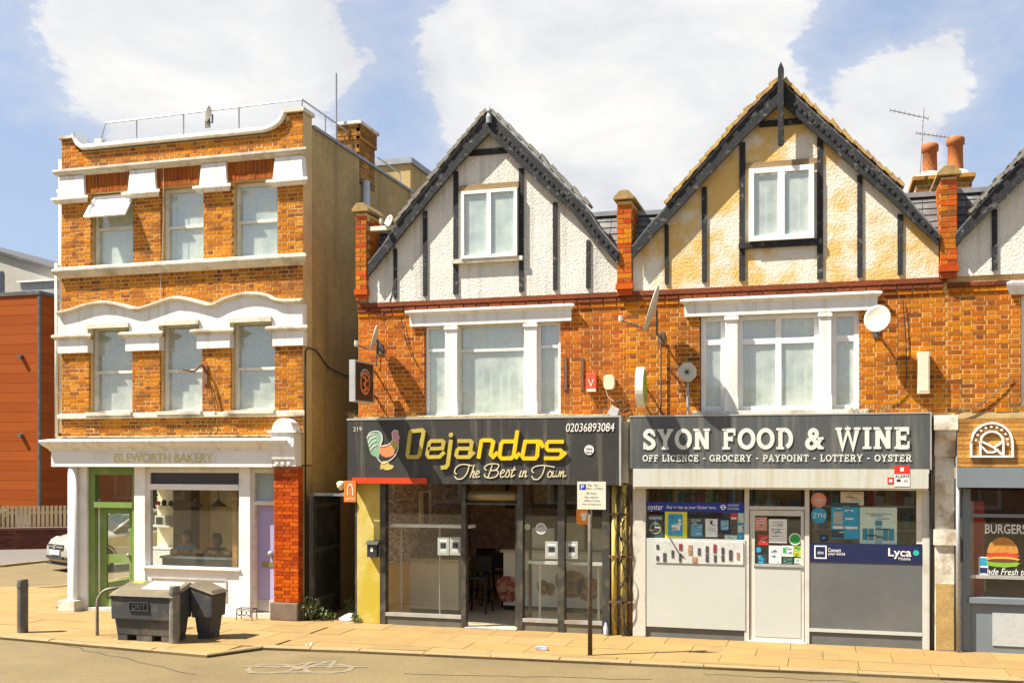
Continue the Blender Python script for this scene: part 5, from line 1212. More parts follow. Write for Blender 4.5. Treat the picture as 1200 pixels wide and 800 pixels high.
# slab serif capitals: (width, strokes, slabs)
T_ = .19
def arc(cx, cy, rx, ry, a0, a1, n=14): return [(cx + rx * math.cos(math.radians(a0 + (a1 - a0) * i / n)), cy + ry * math.sin(math.radians(a0 + (a1 - a0) * i / n))) for i in range(n + 1)]
SL = .11
GL = {
 'O': (.86, [(arc(.43, .5, .33, .41, 0, 345.0, 24), True)], []), 'C': (.8, [(arc(.44, .5, .34, .41, 50, 310, 20), False)], [(.62, .74, .62, .3)]),
 'G': (.86, [(arc(.44, .5, .34, .41, 55, 330, 20), False), ([(.72, .1), (.72, .46)], False)], [(.5, .86, .4, .1), (.62, .74, .64, .28)]),
 'S': (.66, [(catmull([(.55, .76, 0), (.42, .9, 0), (.2, .88, 0), (.12, .7, 0), (.3, .54, 0), (.48, .42, 0), (.55, .25, 0), (.42, .1, 0), (.2, .1, 0), (.1, .26, 0)], 4), False)], [(.54, .63, .64, .34), (.03, .12, .02, .34)]),
 'Y': (.84, [([(.16, .96), (.42, .45), (.68, .96)], False), ([(.42, .45), (.42, .04)], False)], [(.02, .33, .89, SL), (.53, .82, .89, SL), (.24, .6, 0, SL)]),
 'N': (.88, [([(.2, 0.03), (.2, .97)], False), ([(.2, .95), (.68, .05)], False), ([(.68, .02), (.68, .97)], False)], [(.02, .36, 0, SL), (.02, .28, .89, SL), (.52, .84, .89, SL)]),
 'F': (.72, [([(.2, .03), (.2, .97)], False), ([(.2, .9), (.66, .9)], False), ([(.2, .5), (.5, .5)], False)], [(.02, .42, 0, SL), (.02, .2, .89, SL), (.58, .67, .66, .3), (.46, .55, .38, .24)]),
 'E': (.76, [([(.2, .03), (.2, .97)], False), ([(.2, .9), (.66, .9)], False), ([(.2, .5), (.5, .5)], False), ([(.2, .08), (.68, .08)], False)], [(.02, .2, 0, SL), (.02, .2, .89, SL), (.58, .68, .66, .3), (.46, .55, .38, .24), (.6, .7, .03, .32)]),
 'L': (.7, [([(.2, .03), (.2, .97)], False), ([(.2, .08), (.64, .08)], False)], [(.02, .38, .89, SL), (.02, .2, 0, SL), (.56, .66, .03, .34)]),
 'I': (.44, [([(.22, .03), (.22, .97)], False)], [(.02, .42, 0, SL), (.02, .42, .89, SL)]),
 'T': (.76, [([(.38, .03), (.38, .97)], False), ([(.06, .91), (.7, .91)], False)], [(.2, .56, 0, SL), (.03, .12, .64, .3), (.64, .73, .64, .3)]),
 'P': (.74, [([(.2, .03), (.2, .97)], False), ([(.2, .91), (.46, .91)] + arc(.46, .68, .17, .23, 90, -90, 8) + [(.2, .45)], False)], [(.02, .4, 0, SL), (.02, .2, .89, SL)]),
 'R': (.84, [([(.2, .03), (.2, .97)], False), ([(.2, .91), (.46, .91)] + arc(.46, .68, .17, .23, 90, -90, 8) + [(.2, .45)], False), ([(.42, .45), (.68, .05)], False)], [(.02, .4, 0, SL), (.02, .2, .89, SL), (.58, .82, 0, SL)]),
 'A': (.86, [([(.14, .03), (.43, .96), (.72, .03)], False), ([(.24, .32), (.62, .32)], False)], [(.0, .3, 0, SL), (.56, .86, 0, SL)]),
 'W': (1.2, [([(.16, .96), (.36, .05), (.6, .9), (.84, .05), (1.04, .96)], False)], [(.02, .33, .89, SL), (.46, .74, .89, SL), (.88, 1.18, .89, SL)]),
 'D': (.84, [([(.22, .03), (.22, .97)], False), ([(.22, .91), (.42, .91)] + arc(.42, .5, .3, .41, 90, -72, 14), False)], [(.02, .4, 0, SL), (.02, .22, .89, SL)]),
 '&': (.86, [(arc(.4, .72, .16, .17, 0, 345, 16), True), (arc(.3, .26, .19, .2, 100, 300, 12) + [(.55, .2), (.74, .5)], False), ([(.3, .58), (.72, .06)], False)], [(.62, .88, 0, SL), (.6, .88, .45, SL)]),
 '-': (.5, [([(.08, .45), (.42, .45)], False)], []), ' ': (.42, [], [])}
def slab_line(s, px0, px1, py0, py1, y, mat, par, thick=T_, depth=.02, seed=1):
    r = random.Random(seed); pm = (px0 + px1) / 2; xa, xb = X(px0, y), X(px1, y); zb, zt = Z(pm, py1, y), Z(pm, py0, y); h = zt - zb
    tot = sum(GL[c][0] + .06 for c in s); k = (xb - xa) / tot; x = xa
    for c in s:
        w, st, sl = GL[c]
        if st:
            m = MB(); i = 0
            for pts, cl in st: m.ribbon([(x + p[0] * k, zb + p[1] * h) for p in pts], thick * (k + h) / 2, y - depth - .0009 * i, y, cl); i += 1
            for a, b, z_, hh in sl: m.box(x + a * k, x + b * k, y - depth - .0009 * i, y, zb + z_ * h, zb + (z_ + hh) * h); i += 1
            m.build('letter', mat, par)
        x += (w + .06) * k
slet = M('chalky white letter', (.62, .63, .57, 1), .55, .08, 6, .05, 30, dirt=(.35, .35, .3, 1), dirt_amt=.4, dirt_scale=6)
slab_line('SYON FOOD & WINE', 753.5, 1069, 501.3, 526.2, YD2, slet, f2, .2, .01)
slab_line('OFF LICENCE - GROCERY - PAYPOINT - LOTTERY - OYSTER', 753, 1069, 532.3, 540.6, YD2, slet, f2, .17, .007)
# left of the shop: mottled pipe bay between the shops
yb_ = box(X(715), X(756), YF + .06, YF + .3, 0, 2.6).build('pier_between_shops', M('peeling cream paint', (.5, .42, .24, 1), .85, .2, 5, .15, 30, dirt=(.2, .12, .06, 1), dirt_amt=.8, dirt_scale=3, bump=.4, edge=(.46, .62)), sy)
ypipe = M('yellow painted pipe', (.55, .4, .09, 1), .6, .15, 4, .1, 20, dirt=(.2, .12, .05, 1), dirt_amt=.6, dirt_scale=4)
for px, r, mt in ((720, .045, ypipe), (731, .05, ypipe), (726.5, .018, darkmetal), (738.5, .022, rust)):
    MB().tube([(X(px), YF + .0, 0), (X(px), YF + .0, 2.32)], r, 12).build('service_pipe', mt, sy, smooth=True)
for zz in (.5, 1.2, 1.85): box(X(714), X(742), YF - .06, YF - .045, zz, zz + .03).build('pipe_clip', rust, sy)
for k in range(5):
    r = random.Random(k); pts = [(X(722 + r.uniform(0, 18)), YF - .07 - .01 * k, z) for z in [2.3 - .23 * i for i in range(11)]]
    MB().tube(catmull(pts, 4), .007, 5).build('loose_cable', cable, sy)
box(X(728.5), X(737), YF - .05, YF + .0, 2.35, 3.3).build('vent_box', stone, sy)
whp = M('dirty white post', (.55, .52, .44, 1), .7, .12, 3, .1, 25, dirt=(.2, .15, .1, 1), dirt_amt=.6, dirt_scale=3)
box(X(742), X(757), YF - .04, YF + .1, 0, 2.3).build('shopfront_post', whp, sy, bevel=.006)
# glazing: left window with vape board, door, right window
frw = M('grey white frame', (.56, .55, .49, 1), .5, .08, 3, .05, 25, dirt=(.3, .25, .17, 1), dirt_amt=.5, dirt_scale=3)
zt = 2.27
for a, b in ((872.5, 878), (943, 948.5), (1081, 1092)): box(X(a), X(b), YF - .02, YF + .1, 0, zt).build('shopfront_post', frw, sy, bevel=.004)
def lowpanel(a, b, z0, z1, mat, nm, pr=.0): return box(X(a), X(b), YF - pr, YF + .09, z0, z1).build(nm, mat, sy)
lg = box(X(757), X(872.5), YF + .04, YF + .048, Z(815, 632), zt).build('shop_window', g_shop, sy)
wp = M('white panel', (.47, .485, .45, 1), .4, .04, 1.5, .03, 20, dirt=(.55, .53, .46, 1), dirt_amt=.3)
gpan = M('dark grey panel', (.115, .12, .118, 1), .42, .08, 2, .04, 20, dirt=(.18, .17, .15, 1), dirt_amt=.4)
vb = lowpanel(756, 873.5, Z(815, 735.5), Z(815, 631), wp, 'white_panel', .03); lowpanel(757, 872.5, 0, Z(815, 735.5), gpan, 'base_panel')
lowpanel(948.5, 1081, Z(1015, 659), Z(1015, 637.5), M('navy sign panel', (.014, .02, .07, 1), .35, .1), 'blue_panel', .02)
lyca = sy.children[-1]
lowpanel(948.5, 1081, Z(1015, 742), Z(1015, 659), gpan, 'grey_panel', .012); lowpanel(948.5, 1081, Z(1015, 742), Z(1015, 738), wp, 'white_strip', .022); lowpanel(948.5, 1081, 0, Z(1015, 742), gpan, 'base_panel')
rg = box(X(948.5), X(1081), YF + .04, YF + .048, Z(1015, 637.5), zt).build('shop_window', g_shop, sy)
box(X(1074), X(1081), YF + .0, YF + .09, Z(1077, 637), zt).build('window_stile', oldframe, sy)
# door
zd1 = Z(911, 597); ddx0, ddx1 = X(878), X(943)
m = MB(); m.box(ddx0, ddx1, YF - .01, YF + .09, zd1, zd1 + .05); m.build('door_head', frw, sy)
box(ddx0, ddx1, YF + .03, YF + .038, zd1 + .05, zt).build('fanlight', g_shop, sy)
a0, a1 = ddx0 + .01, ddx1 - .01; gz0, gz1 = Z(911, 661), Z(911, 604); gx0, gx1 = X(884.5), X(938.5)
dr = holed_wall(a0, a1, .02, zd1 - .01, YF + .0, YF + .045, [(gx0, gx1, gz0, gz1)]).build('shop_door', frw, sy)
box(gx0, gx1, YF + .02, YF + .028, gz0, gz1).build('pane', g_shop, dr); box(gx0, gx1, YF - .006, YF, .08, gz0 - .04).build('kick_panel', wp, dr); box(gx0 - .02, gx1 + .02, YF - .02, YF, gz0 - .035, gz0 - .0).build('push_bar', alu, dr)
box(ddx0 - .03, ddx1 + .03, YF - .06, YF + .1, 0, .018).build('threshold', stone, sy)
# interior
sxa, sxb = X(750), X(1092)
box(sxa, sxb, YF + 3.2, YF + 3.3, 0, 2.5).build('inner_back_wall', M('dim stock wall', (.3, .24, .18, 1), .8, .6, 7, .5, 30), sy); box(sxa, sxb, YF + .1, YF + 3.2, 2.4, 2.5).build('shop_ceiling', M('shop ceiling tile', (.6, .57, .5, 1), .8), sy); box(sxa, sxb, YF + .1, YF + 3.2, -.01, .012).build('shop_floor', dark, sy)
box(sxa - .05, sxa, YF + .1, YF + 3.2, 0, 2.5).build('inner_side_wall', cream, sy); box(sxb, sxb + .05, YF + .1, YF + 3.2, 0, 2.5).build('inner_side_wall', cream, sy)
GC = [(.5, .06, .04, 1), (.05, .15, .4, 1), (.5, .4, .08, 1), (.1, .3, .1, 1), (.5, .5, .48, 1), (.3, .12, .06, 1), (.06, .3, .35, 1)]
gm = [M('goods %d' % i, c, .5, .3, 15) for i, c in enumerate(GC)]
def goods_shelf(lab, px0, px1, y, zs_):
    t = thing('stock_shelf', lab, 'shelf', (X((px0 + px1) / 2, y), y, .012)); r = random.Random(int(px0))
    xa, xb = X(px0, y), X(px1, y)
    box(xa, xb, y + .3, y + .33, .012, 2.3).build('back_panel', cream, t)
    for z in zs_:
        box(xa, xb, y, y + .3, z, z + .025).build('shelf', alu, t); x = xa + .02
        while x < xb - .1:
            w = r.uniform(.06, .16); box(x, min(x + w, xb), y + .03, y + .2, z + .026, z + .026 + r.uniform(.12, .26)).build('packet', r.choice(gm), t); x += w + .012
goods_shelf('stocked shelf behind the left shop window', 762, 868, YF + .9, (1.2, 1.62, 1.98)); goods_shelf('stocked shelf behind the shop door glass', 884, 938, YF + 1.3, (1.0, 1.4, 1.8)); goods_shelf('stocked shelf behind the right shop window', 952, 1078, YF + .9, (1.2, 1.62, 1.98))
# posters on the left window
def q1(u, v): return 740 + u / 6.667, 560 + v / 6.667
def q2(u, v): return 870 + u / 5.217, 560 + v / 5.217
def post(label, q, u0, v0, u1, v1, mat, marks=(), y=YF + .034, name='window_poster', cat='poster', t=.003):
    r = random.Random(int(u0 * 7 + v0)); marks = list(marks)
    for k in range(9):
        a_ = r.uniform(.08, .6); z_ = r.uniform(.08, .9); marks.append((a_, min(a_ + r.uniform(.1, .4), .93), z_, z_ + r.uniform(.012, .03), r.choice((pw, grey_p, navy, pteal))))
    a, c = q(u0, v0); b, d = q(u1, v1); return sticker(label, a, b, c, d, mat, y, marks, name, cat, None, t)
blue = M('royal blue print', (.012, .035, .30, 1), .4); ptd = M('dark teal poster', (.035, .06, .07, 1), .4, .3, 14); sky_p = M('cyan print', (.03, .30, .48, 1), .4, .15, 9); yel = M('yellow poster', (.65, .6, .03, 1), .5); lime = M('lime print', (.4, .5, .03, 1), .5); redp = M('red print', (.6, .03, .02, 1), .45); salm = M('salmon print', (.62, .25, .18, 1), .5); mint = M('mint poster', (.50, .62, .52, 1), .5); grn = M('green print', (.03, .35, .06, 1), .5); navy = M('navy print', (.015, .03, .1, 1), .4)
by_ = YF + .02
bn = thing('window_banner', 'blue travel card banner across the left shop window', 'banner', (X(815), by_, 1.9))
xa, xb, za, zb = prect(757.5, 873, 588.5, 599.5, by_); box(xa, xb, by_ - .004, by_, za, zb).build('sheet', blue, bn)
ptext('oyster', 759, 777, 591.5, 599, by_ - .004, pw, bn, depth=.002, bold=.01); ptext('Buy or top up your Oyster here.', 781.5, 839.5, 592, 597, by_ - .004, pw, bn, depth=.002, bold=.01)
c = P(847.5, 594, by_); m = MB(); m.ribbon(ring(c[0], c[1], .032), .014, by_ - .007, by_ - .004, True); m.build('roundel_ring', pw, bn); box(c[0] - .05, c[0] + .05, by_ - .0085, by_ - .004, c[1] - .006, c[1] + .006).build('roundel_bar', pw, bn)
ptext('TRANSPORT', 853, 866, 590.5, 593, by_ - .004, pw, bn, depth=.002); ptext('FOR LONDON', 853, 866, 594.5, 597, by_ - .004, pw, bn, depth=.002)
p_ = post('dark poster with a gold ring at the left end of the shop window', q1, 125, 285, 250, 470, ptd, [(.1, .9, .08, .2, grey_p)])
c = P(*q1(188, 392), YF + .034); m = MB(); m.ribbon(ring(c[0], c[1], .08), .012, YF + .026, YF + .031, True); m.build('print', gold, p_)
post('bright yellow poster with a blue ticket picture', q1, 262, 250, 435, 478, yel, [(.14, .8, .13, .88, sky_p), (.3, .68, .5, .68, pw), (.6, .72, .3, .52, pw)], YF + .026)
post('teal lottery poster right of the yellow one', q1, 455, 310, 565, 470, ptd, [(.08, .9, .3, .9, M('bubbly blue print', (.1, .3, .4, 1), .4, .5, 40)), (.1, .8, .06, .16, grey_p)])
post('white notice with a small black figure', q1, 578, 318, 672, 458, pw, [(.42, .58, .12, .3, blk), (.2, .8, .5, .53, grey_p), (.2, .8, .62, .65, grey_p)])
post('dark blue poster with a swirl on the shop window', q1, 680, 310, 772, 435, navy, [(.2, .85, .15, .75, M('swirl print', (.2, .4, .5, 1), .4, .6, 25))])
post('small red and white label high on the shop window', q1, 775, 272, 825, 325, redp, [(.1, .9, .6, .9, pw)])
post('blue green poster at the right end of the left shop window', q1, 828, 262, 890, 478, sky_p, [(.1, .8, .05, .4, mint), (.1, .6, .5, .75, mint)])
post('white strip notice at the foot of the left shop window', q1, 728, 445, 825, 480, mint)
# vape board
vy = YF - .03; bx = prect(768, 871, 634, 660, vy)
vbo = thing('vape_board', 'white display board of small vape devices on the shop panel', 'display', ((bx[0] + bx[1]) / 2, vy, bx[2])); box(bx[0], bx[1], vy - .012, vy, bx[2], bx[3]).build('board', M('board white', (.52, .53, .5, 1), .3), vbo)
dv = [(195, 518, 215, 552, 0), (195, 606, 215, 640, 0), (248, 582, 272, 648, 0), (313, 562, 332, 618, 0), (372, 512, 398, 560, 1), (372, 585, 390, 650, 0), (445, 520, 475, 595, 2), (475, 612, 512, 655, 2), (518, 545, 540, 598, 0), (580, 530, 602, 580, 0), (580, 590, 602, 650, 0), (640, 515, 664, 580, 1), (645, 598, 664, 652, 0), (703, 540, 724, 590, 0), (703, 600, 724, 646, 0), (762, 560, 788, 640, 0), (822, 578, 842, 632, 2)]
vm = [M('vape dark', (.06, .06, .065, 1), .4, .4, 30), M('vape maroon', (.25, .03, .04, 1), .4), M('vape tan', (.35, .2, .12, 1), .4, .4, 30)]
for u0, v0, u1, v1, k in dv:
    a, c = q1(u0, v0); b, d = q1(u1, v1); r4 = prect(a, b, c, d, vy); box(r4[0], r4[1], vy - .02, vy - .012, r4[2], r4[3]).build('vape_print', vm[k], vbo)
cpts = [(*P(*q1(300, 465), vy),), P(*q1(340, 530), vy), P(*q1(375, 590), vy), P(*q1(410, 612), vy)]
tag(MB().tube([(x, vy - .02, z) for x, z, _ in catmull([(a, b, 0) for a, b in cpts], 5)], .008, 6).build('dangling_cord', cable), 'thin black cord dangling over the vape board', 'cord')
# papers on the door
yd = YF + .018
post('salmon notice at the top left of the shop door glass', q2, 75, 238, 150, 320, salm, [(.15, .85, .2, .24, pw), (.15, .85, .4, .44, pw), (.15, .7, .6, .64, pw)], yd, 'door_notice', 'notice')
post('large white handwritten notice on the shop door', q2, 162, 250, 272, 395, pw, [(.15, .85, .12, .15, grey_p), (.15, .8, .26, .29, grey_p), (.15, .85, .4, .43, grey_p), (.15, .6, .54, .57, grey_p), (.3, .8, .7, .73, grey_p)], yd, 'door_notice', 'notice')
post('red square notice on the shop door glass', q2, 98, 345, 158, 408, redp, [(.25, .75, .3, .45, salm), (.25, .75, .55, .7, salm)], yd, 'door_notice', 'notice')
rsticker('round green and white sticker on the shop door glass', *q2(322, 372), .09, pw, yd, inner=grn)
rsticker('round dark blue sticker low on the shop door glass', *q2(98, 437), .05, navy, yd, inner=sky_p)
post('plain white sheet low on the shop door glass', q2, 162, 412, 238, 520, pw, [(.1, .9, .1, .12, grey_p), (.1, .9, .6, .62, grey_p)], yd, 'door_notice', 'notice')
post('white sheet with a green swirl on the shop door glass', q2, 240, 412, 312, 478, pw, [(.1, .4, .2, .7, grn), (.5, .85, .3, .36, navy)], yd, 'door_notice', 'notice')
post('dark green card at the foot of the shop door glass', q2, 248, 484, 306, 524, M('dark green card', (.04, .12, .08, 1), .5), (), yd, 'door_notice', 'notice')
post('lime green card at the right of the shop door glass', q2, 315, 415, 362, 480, lime, [(.1, .9, .1, .3, grn)], yd, 'door_notice', 'notice')
post('small blue picture card at the foot of the shop door glass', q2, 80, 465, 148, 525, ptd, [(.3, .7, .1, .9, sky_p)], yd, 'door_notice', 'notice')
post('small cream card at the lower right of the shop door glass', q2, 318, 488, 358, 524, mint, (), yd, 'door_notice', 'notice')
# right window
rsticker('round coral sticker at the top of the right shop window', *q2(466, 133), .11, salm, words=[('NOW', .04, .1, .025), ('OPEN', .0, .13, .03), ('7 DAYS', -.04, .1, .025)])
rsticker('round cyan sticker below the coral one', *q2(468, 228), .115, sky_p, words=[('ZYN', .0, .17, .07)])
pp = post('cyan price poster on the right shop window', q2, 543, 150, 712, 370, sky_p, [(.0, 1, .0, .12, ptd), (.08, .42, .25, .6, grey_p), (.06, .44, .64, .72, pw), (.5, .8, .2, .24, pw), (.5, .8, .42, .46, pw), (.5, .95, .66, .72, pw), (.0, .45, .76, .97, ptd)], YF + .03)
pg = post('pale green poster with blue bottles on the right shop window', q2, 717, 178, 945, 402, mint, [(.15, .85, .16, .2, grey_p), (.08, .22, .58, .9, pteal), (.24, .38, .58, .9, pteal), (.42, .6, .52, .98, M('bottle green print', (.25, .42, .38, 1), .5)), (.42, .6, .36, .5, pteal), (.62, .76, .58, .9, pteal), (.78, .92, .58, .9, pteal)], YF + .026)
post('pale paper hung at the top of the right shop window', q2, 600, 82, 742, 165, M('cream paper', (.55, .5, .38, 1), .6), (), YF + .034)
post('small navy shield sticker low on the right shop window', q2, 472, 345, 524, 388, navy, [(.3, .7, .3, .5, sky_p)], YF + .034, 'shield_sticker', 'sticker')
ly = YF - .02
ptext('Lyca', 1041, 1068, 642, 654.5, ly, white_clean, lyca, depth=.004, bold=.015); ptext('Mobile', 1053, 1067, 652.5, 656, ly, white_clean, lyca, depth=.003)
c = P(1073.5, 647.5, ly); MB().disc(c, .04, ly - .004, ly, 18).build('leaf_mark', M('turquoise print', (.02, .4, .33, 1), .4), lyca)
ptext('Connect', 970.5, 985.5, 642, 646.5, ly, white_clean, lyca, depth=.003, bold=.01); ptext('your world', 970.5, 990, 647, 651, ly, white_clean, lyca, depth=.003, bold=.01)
xa, xb, za, zb = prect(955, 968, 639.5, 653.5, ly); m = MB(); m.ribbon([(xa, za), (xb, za), (xb, zb), (xa, zb)], .018, ly - .004, ly, True); m.build('sim_mark', white_clean, lyca); ptext('sim', 958, 965, 645, 649, ly, white_clean, lyca, depth=.003)
# alarm notices on the shutter box
ya_ = YD2 - .018
an = sticker('red and white alarm notice on the shutter box', 1048, 1066, 545, 569.5, pw, ya_, [(0, 1, 0, .42, redp), (.38, .62, .1, .28, pw), (.15, .4, .66, .78, blk), (.6, .85, .66, .78, grey_p)], 'alarm_notice', 'notice'); ptext('ALARM', 1049, 1065, 556, 559.5, ya_ - .004, blk, an, depth=.002)
sticker('small red warning sticker left of the alarm notice', 1040, 1047.5, 559, 566.5, redp, ya_, [(.25, .75, .3, .75, pw)], 'warning_sticker')
# ---------------------------------------------------------------- burger shop at the right edge
bg = thing('burger_shop_building', 'brick building with a white gable and wooden burger sign at the right edge', 'building', (X(1180), YF, 0))
GX0, GX1 = X(1110), X(1110) + 4.6
w3 = (X(1196), X(1196) + 1.5, Z(1200, 478), Z(1200, 345))
fw = holed_wall(GX0, GX1, 2.6, ZE, YF + .004, YF + .33, [w3]).build('front_wall', mortar_r, bg)
brick_wall(fw, GX0 + .003, GX1, 3.38, ZE - .16, YF, [w3], bs1, bs2, 260, seed=8)
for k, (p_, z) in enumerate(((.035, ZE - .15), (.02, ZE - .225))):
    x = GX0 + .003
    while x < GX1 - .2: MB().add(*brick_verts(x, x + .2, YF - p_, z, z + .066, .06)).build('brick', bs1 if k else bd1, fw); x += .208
gable(bg, 1120.5, 1500, [(1120, 275), (1140, 252), (1166, 222), (1210, 176), (1300, 85), (1390, 176), (1440, 230), (1500, 290)], [(1120, 288), (1147, 262), (1176, 234), (1216, 194), (1300, 110), (1384, 194), (1430, 242), (1500, 303)], roughcast, [(1165, 246, 317, .08), (1210, 200, 316, .085), (1256, 154, 315, .09), (1345, 156, 314, .09), (1390, 204, 314, .085), (1440, 256, 313, .08)], 1300, M('grey verge tile', (.2, .2, .2, 1)), False)
valley(bg, 1120, 1170, 216, 286, -1)
window(bg, w3[0] + .02, w3[1], w3[2], w3[3], YF + .08, ((w3[0] + w3[1]) / 2,), (w3[2] + 1.1,), .08, upvc)
xw0, xw1, zw_0, zw_1 = prect(1262, 1338, 192, 276, YF); window(bg, xw0, xw1, zw_0, zw_1, YF - .12, ((xw0 + xw1) / 2,), (), .07, upvc, g_up, net_b, .07, .1, 'net', .02)
moulding('window_head', [(.05, w3[3]), (.09, w3[3] + .12), (.1, w3[3] + .16), (.02, w3[3] + .2)], w3[0] - .1, w3[1] + .1, white, True, bg)
# white pilaster with console
pilw = M('peeling white pilaster', (.66, .62, .52, 1), .8, .1, 3, .1, 25, dirt=(.28, .21, .12, 1), dirt_amt=.8, dirt_scale=2.2, bump=.3, edge=(.5, .62))
xa, xb = X(1095), X(1118)
p = box(xa, xb, YF - .06, YF + .3, 0, 2.9).build('pilaster', pilw, bg, bevel=.01)
box(xa + .01, xb - .01, YF - .066, YF - .06, .02, .95).build('bare_render', M('bare tan render', (.4, .27, .1, 1), .95, .2, 5, .2, 40, bump=.5), p)
MB().prism_yz([(YF, 2.75), (YF - .09, 2.75), (YF - .12, 2.95), (YF - .2, 3.05), (YF - .2, 3.12), (YF, 3.12)], xa - .01, xb + .01).build('console_bracket', pilw, p); box(xa - .03, xb + .03, YF - .23, YF, 3.12, 3.33).build('pilaster_cap', pilw, p, bevel=.01)
MB().tube([(xa + .3, YF - .1, 0), (xa + .3, YF - .1, 2.75)], .03, 10).build('conduit', metal, bg, smooth=True); box(xa - .02, xb + .02, YF - .1, YF - .05, 1.5, 1.72).build('meter_box', pilw, bg)
MB().tube([(xa - .05, YF - .05, 0), (xa - .05, YF - .05, 3.3)], .02, 8).build('cable', cable, bg, smooth=True)
gf = M('blue grey paint', (.16, .19, .21, 1), .45, .08, 2, .04, 20); gf2 = M('pale grey panel', (.42, .44, .43, 1), .5, .06)
box(X(1122), X(1127), YF - .02, YF + .1, 0, 2.3).build('shopfront_post', darkmetal, bg); box(X(1128), X(1137), YF - .03, YF + .1, 0, 2.3).build('shopfront_post', gf, bg, bevel=.004)
woodm = [M('varnished plank %s' % s, c, .4, .3, 3, .25, 22, dirt=(.14, .06, .015, 1), dirt_amt=.7, dirt_scale=3, edge=(.48, .6)) for s, c in (('a', (.5, .24, .05, 1)), ('b', (.4, .18, .035, 1)), ('c', (.56, .29, .06, 1)))]
YB3 = YF - .22; z0, z1 = Z(1160, 547, YB3), Z(1160, 490, YB3); xa, xb = X(1122, YB3), X(1122, YB3) + 4.4
fs3 = box(xa, xb, YB3 + .02, YF - .02, z0, z1).build('fascia_sign', darkmetal, bg); n = 11
for i in range(n):
    h = (z1 - z0) / n; box(xa, xb, YB3 + random.uniform(-.002, .003), YB3 + .019, z0 + i * h + .002, z0 + (i + 1) * h - .003).build('plank', woodm[i % 3], fs3)
def q3(u, v): return P(1040 + u / 7.275, 470 + v / 7.275, YB3)
def logo(pts, cl, w, off): MB().ribbon([q3(u, v) for u, v in pts], w, YB3 - .03 - off, YB3 - .004, cl).build('logo_stroke', white_clean, fs3)
logo([(712, 470), (712, 350)] + [(888 + 176 * math.cos(math.radians(t)), 355 - 170 * math.sin(math.radians(t))) for t in range(180, -1, -15)] + [(1066, 470)], True, .028, 0)
logo([(790, 462), (790, 350)] + [(888 + 98 * math.cos(math.radians(t)), 352 - 95 * math.sin(math.radians(t))) for t in range(180, -1, -15)] + [(986, 462)], False, .028, .001)
logo([(795, 340), (900, 390), (975, 455)], False, .028, .002); logo([(985, 345), (905, 392)], False, .028, .003); logo([(800, 385), (850, 435), (900, 435), (945, 410)], False, .026, .004)
for t in range(-8, 189, 20):
    u, v = 888 + 137 * math.cos(math.radians(t)), 350 - 133 * math.sin(math.radians(t)); c = q3(u, v); MB().disc(c, .017, YB3 - .03, YB3 - .004, 6).build('logo_dot', white_clean, fs3)
z0b, z1b = Z(1160, 571, YB3), z0 - .005
box(xa, xb, YB3 - .02, YF - .02, z0b, z1b).build('shutter_box', gf, bg)
box(X(1137), GX1, YF + .04, YF + .048, Z(1170, 700), 2.28).build('shop_window', g_shop, bg)
for py in (604, 676): box(X(1137), GX1, YF + .0, YF + .09, Z(1170, py + 2), Z(1170, py - 2)).build('transom', alu if py > 650 else gf, bg)
box(X(1134), GX1, YF - .05, YF + .1, Z(1170, 707), Z(1170, 700)).build('window_sill', gf, bg, bevel=.006)
sr = box(X(1137), GX1, YF + .0, YF + .1, 0, Z(1170, 707)).build('stall_riser', gf, bg); box(X(1163), X(1163) + 2, YF - .012, YF, .1, Z(1170, 717.5)).build('riser_panel', gf2, sr)
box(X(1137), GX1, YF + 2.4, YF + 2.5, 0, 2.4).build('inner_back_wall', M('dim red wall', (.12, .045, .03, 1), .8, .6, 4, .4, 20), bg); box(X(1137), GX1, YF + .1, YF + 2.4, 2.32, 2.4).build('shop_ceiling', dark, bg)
vs = thing('drinks_fridge', 'red drinks fridge just inside the burger shop window', 'fridge', (X(1143, YF + .6), YF + .6, .012)); fx0 = X(1140, YF + .6)
box(fx0, fx0 + .14, YF + .5, YF + 1.0, .012, 2.1).build('body', M('fridge red', (.5, .03, .02, 1), .35), vs); box(fx0 + .14, fx0 + .16, YF + .5, YF + .95, .3, 2.0).build('door', g_dark, vs)
yb = YF + .034; bt = thing('window_lettering', 'white BURGERS lettering on the burger shop glass', 'lettering', (X(1180, yb), yb, 1.7)); ptext('BURGERS', 1154.5, 1203, 614, 625, yb, white_clean, bt, depth=.003, bold=.01)
bt2 = thing('window_lettering', 'white script line below the burger picture', 'lettering', (X(1180, yb), yb, .9)); ptext('Made Fresh to Order', 1150, 1232, 666, 673.5, yb, white_clean, bt2, depth=.003, shear=.3)
bd = thing('burger_picture', 'printed cheeseburger picture on the burger shop glass', 'picture', (X(1175, yb), yb, 1.1))
def el(cx, cy, rx, ry, mat, off, half=None, wob=0.):
    c = P(cx, cy, yb); k = .0126
    rng_ = [2 * math.pi * i / 32 for i in range(32)] if not half else [math.pi * i / 18 for i in range(19)]
    MB().prism([(c[0] + rx * k * (1 + wob * math.sin(7 * t)) * math.cos(t), c[1] + ry * k * (1 + wob * math.cos(9 * t)) * math.sin(t)) for t in rng_], yb - off, yb).build('print', mat, bd)
el(1175, 648, 16, 18, M('bun print', (.5, .22, .04, 1), .5, .25, 12), .003, True); el(1175, 651, 17, 4, M('tomato print', (.5, .06, .03, 1), .5, .3, 20), .004, None, .05); el(1175, 655, 17, 3, M('cheese print', (.65, .4, .03, 1), .5), .005, None, .06); el(1175, 660, 17, 4, M('lettuce print', (.2, .4, .03, 1), .5), .006, None, .08); el(1175, 656.5, 16, 2.2, M('patty print', (.13, .05, .02, 1), .6), .007)
